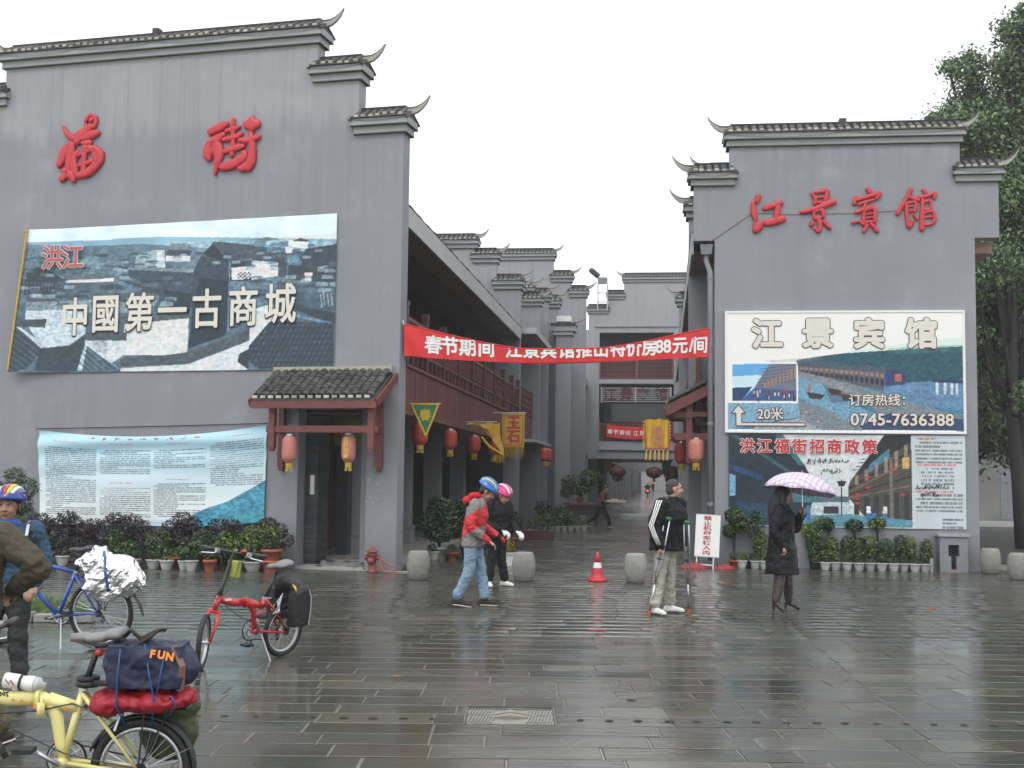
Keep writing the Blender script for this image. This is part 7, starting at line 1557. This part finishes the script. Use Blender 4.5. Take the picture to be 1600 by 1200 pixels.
def person(label,M4,J,top,bot,shoe,skin='skin',hair='short',H=1.70,g=None,vox=.010,handmat=None,jr=1.0,hem=None,face=True,curl=.5,legr=1.0,topname='jacket',shoes=True,coat=False):
    t=thing('person',label,'person',M4,group=g); V_=Vector
    j={k:V_(v) for k,v in J.items()}
    pel,che,nk,hd=j['pel'],j['che'],j['nk'],j['hd']; yaw=J.get('yaw',(0,0,0))[0]; pit=J.get('yaw',(0,0,0))[1]
    HR_=Matrix.Rotation(yaw,3,'Z')@Matrix.Rotation(pit,3,'Y'); h=lambda x,y,z: hd+HR_@V_((x,y,z))
    b=B(); 
    b.ball(h(-.008,0,.03),(.098,.078,.095),18,12,HR_); b.ball(h(.018,0,-.035),(.072,.062,.080),16,10,HR_); b.ball(h(.045,0,-.085),(.036,.034,.028),10,8,HR_); b.ball(h(.055,0,-.0),(.035,.055,.05),10,8,HR_)
    limb(b,[h(.088,0,.022),h(.098,0,-.005),h(.106,0,-.022)],[.009,.012,.015],8)
    for s_ in (-1,1):
        b.ball(h(-.004,s_*.080,-.005),(.018,.009,.030),8,6,HR_); b.ball(h(.062,s_*.036,-.028),(.026,.024,.026),8,6,HR_); b.ball(h(.083,s_*.03,.034),(.014,.026,.009),8,6,HR_); b.ball(h(.098,s_*.013,-.024),(.010,.009,.008),6,5,HR_)
    b.ball(h(.083,0,-.055),(.014,.026,.010),8,6,HR_)
    limb(b,[nk+V_((-.01,0,-.06)),h(-.015,0,-.07)],[.06,.054],12)
    loftz(b,[(pel.x,pel.y,pel.z-.08,.09,.14),(pel.x,pel.y,pel.z+.05,.095,.15),((pel.x+che.x)/2,(pel.y+che.y)/2,(pel.z+che.z)/2,.09,.135),(che.x,che.y,che.z,.105,.16),(nk.x-.01,nk.y,nk.z-.07,.07,.13)])
    for s_ in 'LR':
        hp=pel+(j['h'+s_]-pel if 'h'+s_ in j else V_((0,.085 if s_=='L' else -.085,-.04))); limb(b,[hp,j['k'+s_],j['a'+s_]],[.075*legr,.05,.038]); limb(b,[j['a'+s_]+V_((0,0,-.02)),j['a'+s_].lerp(j['t'+s_],.9 if shoes else .35)],[.033,.028 if shoes else .018])
        limb(b,[j['s'+s_],j['e'+s_],j['w'+s_]],[.045,.036,.026]); d=j['w'+s_]-j['e'+s_]; hv=j.get('d'+s_,d)
        if handmat is None: hand(b,j['w'+s_],hv,1 if s_=='L' else -1,j.get('n'+s_,V_((.3,0,1))),curl)
    fused('body',b,vox*.75,skin,t,2)
    if face:
        for s_ in (-1,1):
            b=B(); b.ball(h(.0845,s_*.030,.014),(.008,.013,.0055),10,6,HR_); b.build('eye','eyew',t,smooth=True); b=B(); b.ball(h(.0905,s_*.029,.014),(.004,.006,.0055),8,6,HR_); b.build('pupil','ink',t)
            b=B(); b.tube([h(.088,s_*.010,.036),h(.093,s_*.03,.043),h(.082,s_*.05,.036)],[.0025,.004,.002],5); b.build('eyebrow','hair',t)
            b=B(); b.tube([h(.087,s_*.014,.0175),h(.0915,s_*.03,.0215),h(.083,s_*.045,.016)],[.0018,.0026,.0018],5); b.build('eyelid','hair',t)
        b=B(); b.tube([h(.083,-.024,-.056),h(.0955,-.009,-.0525),h(.0965,0,-.054),h(.0955,.009,-.0525),h(.083,.024,-.056)],[.003,.006,.005,.006,.003],6); b.build('mouth','lip',t,smooth=True)
    # hair
    b=B()
    if hair in('short','crop'):
        k=1.0 if hair=='short' else .97; b.ball(h(-.014,0,.046),(.100*k,.083*k,.088*k),18,10,HR_); b.ball(h(-.045,0,.0),(.066*k,.079*k,.085*k),16,10,HR_); fused('hair',b,.008,'hair' if hair=='short' else 'stubble',t,2,.002,30)
    elif hair=='long':
        b.ball(h(-.02,0,.045),(.105,.092,.095),18,10,HR_); limb(b,[h(-.05,0,.03),h(-.085,0,-.10),h(-.10,0,-.24),h(-.09,0,-.34)],[.085,.10,.095,.05]); limb(b,[h(.01,.07,.04),h(-.005,.085,-.06),h(-.02,.08,-.2)],[.03,.04,.03]); limb(b,[h(.01,-.07,.04),h(-.005,-.085,-.06),h(-.02,-.08,-.2)],[.03,.04,.03]); fused('hair',b,.010,'hair',t,2,.006,14,stretch=(1,1,.3))
    # trousers
    if bot:
        b=B(); loftz(b,[(pel.x,pel.y,pel.z-.10,.11,.165),(pel.x-.01,pel.y,pel.z+.0,.12,.175),(pel.x,pel.y,pel.z+.12,.11,.155)])
        for s_ in 'LR':
            hp=pel+V_((0,.085 if s_=='L' else -.085,-.06)); an=j['a'+s_]; limb(b,[hp,hp.lerp(j['k'+s_],.5),j['k'+s_],j['k'+s_].lerp(an,.5),an+V_((-.005,0,.055))],[.100*legr,.090*legr,.076*legr,.070*legr,.070*legr])
        fused('trousers',b,vox,bot,t,2,.013,9,len(label)%17,stretch=(1,1,1.4))
    # top
    b=B(); hz=pel.z-.12 if hem is None else hem; px_,py_=pel.x,pel.y; r_=jr
    secs=[(px_,py_,hz,.145*r_,.19*r_)] if not coat else [(px_,py_,hz,.20*r_,.225*r_),(px_,py_,hz+.25,.175*r_,.205*r_)]
    secs+=[(px_,py_,pel.z+.03,.145*r_,.19*r_),((pel.x+che.x)/2,(pel.y+che.y)/2,(pel.z+che.z)/2,.145*r_,.185*r_),(che.x,che.y,che.z-.02,.150*r_,.20*r_),(che.x,che.y,che.z+.08,.135*r_,.20*r_),(nk.x-.012,nk.y,nk.z-.05,.10,.155),(nk.x-.005,nk.y,nk.z+.0,.078,.085),(nk.x+.0,nk.y,nk.z+.035,.072,.072)]; loftz(b,secs)
    for s_ in 'LR': limb(b,[j['s'+s_],j['s'+s_].lerp(j['e'+s_],.5),j['e'+s_],j['e'+s_].lerp(j['w'+s_],.55),j['w'+s_]+(j['w'+s_]-j['e'+s_]).normalized()*(-.01)],[.078*r_,.072*r_,.066*r_,.058*r_,.044*r_])
    fused(topname,b,vox,top,t,2,.013,9,len(label)%13+3,stretch=(1,1,1.3))
    if handmat:
        for s_ in 'LR': b=B(); d=j['w'+s_]-j['e'+s_]; hand(b,j['w'+s_],j.get('d'+s_,d),1 if s_=='L' else -1,j.get('n'+s_,V_((.3,0,1))),curl,1.25); fused('glove',b,.007,handmat,t,1)
    # shoes
    for s_ in 'LR' if shoes else '':
        an,to=j['a'+s_],j['t'+s_]; b=B(); d=(to-an); d.z=0; d.normalize(); he=V_((an.x,an.y,0))-d*.06
        lift=max(0,min(an.z-.085,.06)); limb(b,[he+V_((0,0,.035+lift)),he+d*.10+V_((0,0,.045+lift*.6)),V_((to.x,to.y,.03+to.z))],[.036,.042,.030]); limb(b,[he+d*.02+V_((0,0,.06+lift)),an+V_((0,0,.0))],[.04,.042]); 
        s1=fused('shoe',b,.009,shoe,t,1); b=B(); b.tube([he+V_((0,0,.012+lift)),he+d*.12+V_((0,0,.012+lift*.5)),V_((to.x,to.y,.012+to.z))+d*.02],[(.010,.036),(.010,.040),(.008,.03)],8,up=(0,0,1)); b.build('sole','white' if shoe!='shoew' else 'black',s1)
    return t,h,j,HR_
M['stubble']=pm('cropped_hair',(.045,.038,.034),.8,.3,40,.2)
def helmet(t,h,HRm,cols,base='black',tilt=0):
    R=HRm@Matrix.Rotation(tilt,3,'Y'); c_=h(-.012,0,.045)
    b=B(); V=[];n=24;m=8
    for j in range(m+1):
        th=pi/2*j/m*1.02
        for k in range(n): a=2*pi*k/n; V.append(Vector(c_)+R@Vector((.128*sin(th)*cos(a)-.012,.104*sin(th)*sin(a),.100*cos(th)-.0)))
    b.add(V,[(j*n+k,j*n+(k+1)%n,(j+1)*n+(k+1)%n,(j+1)*n+k) for j in range(m) for k in range(n)]); o=b.build('helmet',base,t,smooth=True); md=o.modifiers.new('s','SOLIDIFY'); md.thickness=.02
    for i,mt in enumerate(cols):
        y=(i-(len(cols)-1)/2)/((len(cols)-1)/2); b=B(); P=[]
        for k in range(11):
            th=-1.35+2.7*k/10; P.append(Vector(c_)+R@Vector((.142*sin(th)*sqrt(max(.05,1-.55*y*y))-.016,.100*y*(.35+.65*cos(th*.9)),.012+.112*cos(th)*sqrt(max(.12,1-.75*y*y)))))
        b.tube(P,[.008]+[.0155]*9+[.008],7,up=(0,1,0)); b.build('helmet_rib',mt,o,smooth=True)
    b=B(); 
    for s_ in (-1,1): b.tube([h(.03,s_*.085,.04),h(.0,s_*.082,-.05),h(.03,0,-.125)],.004,5)
    b.build('chin_strap','black',o)
for nm,c_ in (('h_blue',(.02,.14,.50)),('h_white',(.72,.74,.76)),('h_yellow',(.62,.55,.03)),('h_pink',(.62,.03,.17)),('h_red',(.5,.02,.02)),('h_navy',(.015,.03,.22))): M[nm]=pm('helmet_'+nm[2:],c_,.25,.05,5,0,coat=.5)
# -- man in red and grey
P1=GND(741,948)
t,h,j,HRm=person('cyclist in red and grey jacket and pale jeans looking down at his hands',RT(P1.x,P1.y,-.12),dict(pel=(-.03,0,.90),che=(.02,0,1.20),nk=(.055,0,1.40),hd=(.15,0,1.50),yaw=(0,.62),
   kL=(.06,.10,.50),aL=(.12,.11,.09),tL=(.27,.12,0),kR=(-.06,-.09,.50),aR=(-.20,-.11,.11),tR=(-.04,-.13,0.0),
   sL=(.02,.19,1.34),eL=(.04,.24,1.06),wL=(.26,.12,.93),sR=(.02,-.19,1.34),eR=(-.02,-.25,1.04),wR=(.20,-.14,.86),dR=(.8,.2,-.5),dL=(.8,-.3,-.2)),'redgrey','jeans','shoedark',hair='short')
helmet(t,h,HRm,['h_white','h_blue','h_white','h_blue','h_blue','h_yellow','h_blue'][::-1],'h_blue',.0)
b=B(); limb(b,[(-.09,.09,1.40),(-.02,.10,1.45),(.07,.06,1.44)],[.035,.045,.035]); limb(b,[(-.09,-.09,1.40),(-.02,-.10,1.45),(.07,-.06,1.44)],[.035,.045,.035]); limb(b,[(-.09,-.10,1.39),(-.12,0,1.38),(-.09,.10,1.39)],[.04,.06,.04]); fused('hood','jred' and b,.010,'jred',t,2,.008,9)
dv=thing('glove_pair','black and red cycling gloves held by the man in the red and grey jacket','glove',RT(P1.x,P1.y,-.12))
b=B(); limb(b,[(.33,-.05,.92),(.35,-.02,.84),(.33,.0,.76)],[.035,.045,.02]); fused('body',b,.012,'jblack',dv,1,.01,15); b=B(); limb(b,[(.36,-.06,.90),(.38,-.04,.86)],[.02,.025]); b.build('palm_patch','jred',dv,smooth=True)
# -- person in black with pink helmet
P2=GND(776,917)
t,h,j,HRm=person('cyclist dressed in black with pink helmet and white gloves looking down',RT(P2.x,P2.y,-.85),dict(pel=(-.02,0,.88),che=(.03,0,1.15),nk=(.07,0,1.33),hd=(.14,0,1.41),yaw=(.1,.5),
   kL=(.0,.09,.48),aL=(.02,.15,.085),tL=(.16,.18,0),kR=(-.01,-.09,.48),aR=(-.02,-.14,.085),tR=(.10,-.20,0),
   sL=(.03,.18,1.27),eL=(.02,.25,1.00),wL=(.27,.19,.86),sR=(.03,-.18,1.27),eR=(.0,-.25,.99),wR=(.22,-.07,.88),dL=(.9,-.1,-.5),dR=(.8,.4,-.55)),'jblack','jblack','shoew',hair='short',handmat='glove',curl=.7)
helmet(t,h,HRm,['h_pink','h_pink','h_white','h_pink','h_pink','h_white','h_pink'],'h_pink')
# -- man on crutches
P3=GND(1037,959)
t,h,j,HRm=person('crop-haired man on crutches in black jacket with three white sleeve stripes and khaki trousers',RT(P3.x,P3.y,-.55),dict(pel=(.03,0,.92),che=(.09,0,1.22),nk=(.12,0,1.44),hd=(.14,0,1.565),yaw=(.55,-.02),
   kL=(.04,.10,.50),aL=(.02,.16,.09),tL=(.16,.22,0),kR=(.0,-.11,.50),aR=(-.02,-.20,.09),tR=(.12,-.24,0),
   sL=(.10,.22,1.37),eL=(.07,.30,1.12),wL=(.15,.28,.88),sR=(.08,-.22,1.37),eR=(.0,-.29,1.12),wR=(.08,-.26,.86),dL=(.25,-.1,-.9),dR=(.2,.2,-.9),nL=(1,0,0),nR=(1,0,0)),'jblack','khaki','shoew',hair='crop',curl=.8,jr=1.3)
for s_ in 'R':
    for k in (-1,0,1):
        b=B(); a_,e_,w_=j['s'+s_],j['e'+s_],j['w'+s_]; out=Vector((.25*k*.35,-1 if s_=='R' else 1,.15)).normalized()
        P=[a_+Vector((0,.10,.085)).lerp(Vector((0,.1,.08)),.5)+Vector((k*.022,0,0)),a_+out*.103+Vector((k*.022,0,.035)),a_.lerp(e_,.5)+Vector((k*.024,-.102,.01)),e_+Vector((k*.024,-.095,-.0)),e_.lerp(w_,.5)+Vector((k*.024,-.084,0)),w_+Vector((k*.02,-.066,.02))]
        b.tube(P,.0085,5); b.build('sleeve_stripe','whiteink',t,smooth=True)
b=B(); b.prism([(-.02,0),(.02,0),(.004,.028)],-.003,.003); o=b.build('chest_logo','whiteink',t); o.location=(.262,.09,1.27); o.rotation_euler=(0,0,pi/2)
b=B(); loftz(b,[(.115,0,1.415,.085,.088),(.12,0,1.475,.078,.075)]); b.build('collar','jblack',t,smooth=True)
RT3=RT(P3.x,P3.y,-.55)
def crutch(label,top,foot,side):
    c_=thing('crutch',label,'crutch',group=None); top,foot=Vector(top),Vector(foot); d=(foot-top).normalized(); s_=Vector((.8,-.6,0)); s_=(s_-d*s_.dot(d)).normalized()
    L=(foot-top).length; b=B(); fork=top+d*L*.70
    for k in (-1,1): b.tube([top+s_*k*.035,top+d*L*.3+s_*k*.035,top+d*L*.5+s_*k*.03,fork],.010,8)
    b.tube([fork-d*.02,foot-d*.05],.012,8); b.build('shaft','alu',c_,smooth=True)
    b=B(); b.tube([top-s_*.05,top,top+s_*.05],[.02,.024,.02],10); b.build('armpit_pad','greencloth',c_,smooth=True); b=B(); b.tube([top+d*L*.42-s_*.035,top+d*L*.42+s_*.035],.015,8); b.build('hand_grip','greycap',c_)
    b=B(); b.lathe([(.024,0),(.022,.03),(.016,.055)],tuple(foot-Vector((0,0,.0))),10); b.build('rubber_tip','orange2',c_); return c_
M['orange2']=pm('orange_rubber',(.35,.09,.02),.6,.2,9,0)
F1=GND(1014,961); F2=GND(1076,957)
def dpt(u,v,Y):
    d=_F+_R*((u-800)/CF)-_U*((v-600)/CF); k=Y/d.y; return Vector((d.x*k,Y,CH+d.z*k))
crutch('aluminium crutch slanting down on the left side of the man',dpt(1043,810,15.62),(F1.x,F1.y,0),0); crutch('aluminium crutch standing upright on the right side of the man',dpt(1072,816,15.75),(F2.x,F2.y,0),1)
# -- woman with umbrella
P4=GND(1222,953)
MW4=RT(P4.x,P4.y,-.45)
t,h,j,HRm=person('long-haired woman in long black coat and high brown boots holding a plaid umbrella',MW4,dict(pel=(0,0,.90),che=(.01,0,1.18),nk=(.01,0,1.36),hd=(.03,0,1.49),yaw=(.35,.05),
   kL=(.05,.09,.48),aL=(.06,.12,.11),tL=(.18,.14,0),kR=(.0,-.08,.48),aR=(-.04,-.16,.11),tR=(.06,-.21,0),
   sL=(.01,.17,1.30),eL=(.12,.22,1.06),wL=(.24,.10,1.24),sR=(.01,-.17,1.30),eR=(-.04,-.24,1.04),wR=(.06,-.20,.84),nL=(0,-1,0),dL=(.35,-.1,.8)),'coat',None,'boot',hair='long',hem=.47,coat=True,topname='coat',shoes=False,jr=1.1,curl=.9)
for s_ in 'LR':
    b=B(); k_,a_,to=j['k'+s_],j['a'+s_],j['t'+s_]; limb(b,[k_+Vector((0,0,.03)),k_.lerp(a_,.4),a_+Vector((0,0,.04)),a_+Vector((0,0,-.0))],[.076,.074,.056,.050]); d=(to-a_); d.z=0; d.normalize(); limb(b,[a_+Vector((0,0,-.01)),a_+d*.07+Vector((0,0,-.05)),Vector((to.x,to.y,.022))],[.040,.036,.024]); bt_=fused('boot',b,.009,'boot',t,1,.004,22,stretch=(1,1,2)); b=B(); b.tube([a_-d*.035+Vector((0,0,-.03)),Vector((a_.x,a_.y,.0))-d*.045],[.024,.010],8); b.build('heel','boot',bt_)
um=thing('umbrella','open purple and white plaid umbrella above the long-haired woman','umbrella',MW4@Matrix.Translation((.27,.06,0)))
def plaid():
    k=NT('plaid_cloth'); uv=k.n('UVMap'); sp=k.n('SeparateXYZ'); k.l(k.tc.outputs['UV'],sp.inputs[0])
    def band(s_,f,w_): return k.math('LESS_THAN',k.math('FRACT',k.math('MULTIPLY',s_,f)),w_)
    a=k.mix((.70,.68,.72),(.30,.22,.46),k.math('MULTIPLY',band(sp.outputs[0],7,.34),.5)); a=k.mix(a,(.20,.13,.33),k.math('MULTIPLY',band(sp.outputs[1],7,.34),.5)); a=k.mix(a,(.40,.22,.45),k.math('MULTIPLY',band(sp.outputs[0],7,.8),.18)); a=k.mix(a,(.40,.22,.45),k.math('MULTIPLY',band(sp.outputs[1],7,.8),.18))
    k.base(a); k.b.inputs['Roughness'].default_value=.5; return k.m
M['plaid']=plaid()
TU=Matrix.Rotation(.10,3,'Y')@Matrix.Rotation(-.12,3,'X'); top=Vector((-.02,.03,1.80)); V=[];UV=[];n=48;m=8;Rr_=.50
for i in range(m+1):
    for k in range(n):
        a=2*pi*k/n; sc=1-.07*(abs(sin(a*4))**.8)*(i/m)**2; r_=Rr_*sin(1.15*i/m)/sin(1.15)*sc; z=-.26*(1-cos(1.15*i/m))/(1-cos(1.15))+.018*abs(sin(a*4))*(i/m)**2; p=Vector((r_*cos(a),r_*sin(a),z)); V.append(top+TU@p); UV.append((p.x,p.y))
b=B(); b.add(V,[(i*n+k,(i+1)*n+k,(i+1)*n+(k+1)%n,i*n+(k+1)%n) for i in range(m) for k in range(n)]); me=b.mesh('canopy','plaid',True); uvl=me.uv_layers.new(name='UVMap')
for l in me.loops: uvl.data[l.index].uv=(UV[l.vertex_index][0]*2.2+3,UV[l.vertex_index][1]*2.2+3)
cn=obj('canopy',me,um); md=cn.modifiers.new('s','SOLIDIFY'); md.thickness=.002
b=B(); wl=j['wL']-Vector((.27,.06,0))+Vector((.02,-.02,.06)); b.tube([top+TU@Vector((0,0,.025)),top,wl],.005,6); b.build('shaft','chrome',um); b=B(); b.tube([wl+Vector((0,0,.05)),wl-Vector((0,0,.10))],.013,8); b.build('handle','greycap',um)
b=B()
for k in range(8): 
    a=2*pi*(k+.0)/8; P=[top+TU@Vector((Rr_*.985*sin(1.15*q_)/sin(1.15)*cos(a),Rr_*.985*sin(1.15*q_)/sin(1.15)*sin(a),-.26*(1-cos(1.15*q_))/(1-cos(1.15))-.006)) for q_ in (0,.3,.6,.85,1)]; b.tube(P,.0025,4); b.tube([P[2],top.lerp(wl,.35)],.002,4)
b.build('rib','chrome',um)['kind']='stuff'
# -- helmeted man in blue
P5=Vector((-3.93,9.85))
t,h,j,HRm=person('helmeted middle-aged man in steel-blue jacket facing the camera at the left edge',RT(P5.x,P5.y,-1.42),dict(pel=(0,0,.84),che=(.02,0,1.08),nk=(.02,0,1.27),hd=(.04,0,1.40),yaw=(-.12,.02),
   kL=(.02,.10,.46),aL=(.0,.12,.09),tL=(.15,.14,0),kR=(.02,-.10,.46),aR=(.0,-.12,.09),tR=(.15,-.14,0),
   sL=(0,.19,1.21),eL=(-.02,.27,.96),wL=(.12,.22,.80),sR=(0,-.19,1.21),eR=(-.02,-.27,.96),wR=(.12,-.2,.80)),'jblue','dkgrey','shoedark','skin2',jr=1.06)
helmet(t,h,HRm,['h_navy','h_yellow','h_navy','h_red','h_yellow','h_white','h_navy'],'h_navy',-.12)
b=B(); loftz(b,[(.025,0,1.22,.095,.105),(.03,0,1.27,.088,.092),(.035,0,1.30,.078,.08)]); M['scarf']=pm('blue_scarf',(.02,.07,.28),.7,.7,14,.3); fused('scarf',b,.010,'scarf',t,1,.008,18)
for k in range(4): b=B(); b.tube([(-.07+.02*k,.14+.03*k,1.285-.030*k),(.06,.155+.03*k,1.26-.032*k),(.13,.16+.02*k,1.18-.035*k)],.010,6,sq=(.4,1.3)); b.build('shoulder_stripe','jblack' if k else 'alu',t)
# -- man in brown seen from behind
P6=Vector((-3.34,7.7))
t,h,j,HRm=person('person in olive-brown jacket seen from behind with arm akimbo, cut by the left edge',RT(P6.x,P6.y,1.75),dict(pel=(0,0,.90),che=(.03,0,1.12),nk=(.05,0,1.30),hd=(.10,0,1.40),yaw=(.3,.2),
   kL=(.02,.10,.48),aL=(.0,.14,.09),tL=(.15,.16,0),kR=(.05,-.12,.48),aR=(.02,-.24,.09),tR=(.15,-.28,0),
   sL=(.02,.20,1.27),eL=(-.02,.36,1.05),wL=(.14,.22,.92),sR=(.02,-.22,1.27),eR=(-.03,-.44,1.08),wR=(.14,-.26,.93)),'jbrown','bark2','shoedark',jr=1.2,curl=.8,hem=.82)
b=B(); b.prism([(-.035,0),(.035,0),(.035,.03),(.02,.042),(-.03,.038)],-.003,.003); o=b.build('back_logo','whiteink',t); o.location=(-.175,-.15,1.24); o.rotation_euler=(0,-.12,-pi/2+.05)
b=B(); b.tube([(-.09,.05,1.33),(-.07,-.02,1.36),(-.10,-.10,1.335)],[.02,.028,.02],8); b.build('hood_roll','jbrown',t,smooth=True)
# -- street vendor
P7=GND(938,824); M7=RT(P7.x,P7.y,-.15)
t,h,j,HRm=person('vendor in brown jacket striding across the street with a tray of goods',M7,dict(pel=(0,0,.86),che=(.08,0,1.10),nk=(.14,0,1.28),hd=(.20,0,1.40),yaw=(0,.2),
   kL=(.20,.09,.50),aL=(.34,.1,.10),tL=(.48,.1,.02),kR=(-.12,-.09,.48),aR=(-.40,-.1,.16),tR=(-.28,-.1,.02),
   sL=(.1,.19,1.22),eL=(.12,.24,.96),wL=(.36,.18,.90),sR=(.1,-.19,1.22),eR=(.1,-.25,.96),wR=(.34,-.2,.90)),cloth('rust_jacket',(.10,.045,.025)),'jblack','shoedark',face=False,vox=.016)
tr=thing('tray','shallow tray heaped with small goods carried by the vendor','tray',M7@Matrix.Translation((.62,0,.92)))
B().box(-.38,.30,-.26,.26,0,.03).box(-.38,.30,-.27,-.26,.0,.07).box(-.38,.30,.26,.27,.0,.07).build('tray_base','whitepot',tr)
for i in range(14): b=B(); b.ball((random.uniform(-.3,.24),random.uniform(-.2,.2),.07),(.06,.05,.05),8,5); b.build('goods',random.choice(['whitepot','crimson','tan','yellowcloth','pinkink']),tr,smooth=True)
# -- far motorcyclist and pedestrian
P8=GND(1012,777); M8=RT(P8.x,P8.y,1.45)
t=thing('motorcycle','far motorcycle with glowing red tail light riding away up the street','motorcycle',M8)
wheel(t,(-.6,0,.3),.3,.06,spokes=8); wheel(t,(.65,0,.3),.3,.05,spokes=8)
b=B(); b.ball((0,0,.55),(.5,.16,.18),12,8); b.ball((-.3,0,.75),(.35,.14,.08),12,8); b.tube([(.65,0,.3),(.45,0,1.0)],.03,6); b.tube([(.42,-.33,1.02),(.42,.33,1.02)],.02,6); b.build('body','jblack',t,smooth=True)
M['tail']=pm('tail_lamp',(.8,.03,.01),.3,.05,5,0); M['tail'].node_tree.nodes['Principled BSDF'].inputs['Emission Color'].default_value=(1,.06,.02,1); M['tail'].node_tree.nodes['Principled BSDF'].inputs['Emission Strength'].default_value=3
b=B(); b.ball((-.62,0,.72),(.05,.13,.10),10,6); b.build('tail_light','tail',t,smooth=True); B().box(-.66,-.64,-.14,.14,.52,.66).build('mudflap','conered',t)
person('far motorcyclist in dark clothes seen from behind',M8,dict(pel=(-.25,0,.88),che=(-.18,0,1.15),nk=(-.12,0,1.34),hd=(-.06,0,1.46),kL=(.15,.2,.72),aL=(.05,.2,.35),tL=(.18,.2,.28),kR=(.15,-.2,.72),aR=(.05,-.2,.35),tR=(.18,-.2,.28),
   sL=(-.15,.2,1.27),eL=(.05,.3,1.12),wL=(.34,.3,1.04),sR=(-.15,-.2,1.27),eR=(.05,-.3,1.12),wR=(.34,-.3,1.04)),'jblack','dkgrey','shoedark',face=False,vox=.03,hair='short')
P9=GND(1020,770.5); M9=RT(P9.x,P9.y,1.6)
person('tiny far pedestrian under an orange umbrella',M9,dict(pel=(0,0,.9),che=(0,0,1.2),nk=(0,0,1.4),hd=(.02,0,1.52),kL=(.06,.09,.5),aL=(.1,.1,.09),tL=(.25,.1,0),kR=(-.05,-.09,.5),aR=(-.15,-.1,.1),tR=(0,-.1,0),sL=(0,.19,1.35),eL=(0,.25,1.1),wL=(.2,.1,1.2),sR=(0,-.19,1.35),eR=(0,-.25,1.1),wR=(.05,-.24,.85)),'dkgrey','jblack','shoedark',face=False,vox=.035)
u9=thing('umbrella','tiny orange umbrella over the farthest pedestrian','umbrella',M9); b=B(); b.lathe([(.62,1.55),(.5,1.75),(.28,1.9),(0,1.96)],n=16,cap=False); b.build('canopy','orange',u9,smooth=True); B().tube([(.1,.05,1.2),(0,0,1.92)],.012,5).build('shaft','chrome',u9)
# ================================================================ misty air
hz=B().box(-420,420,-80,620,-1.0,24); HV=bpy.data.materials.new('misty_air'); HV.use_nodes=True; HV.node_tree.nodes.clear()
vo=HV.node_tree.nodes.new('ShaderNodeVolumePrincipled'); vo.inputs['Color'].default_value=(.92,.94,.96,1); vo.inputs['Density'].default_value=.0011; vo.inputs['Anisotropy'].default_value=.2
oo=HV.node_tree.nodes.new('ShaderNodeOutputMaterial'); HV.node_tree.links.new(vo.outputs[0],oo.inputs['Volume']); M['haze']=HV
o=hz.build('haze','haze'); o['kind']='stuff'
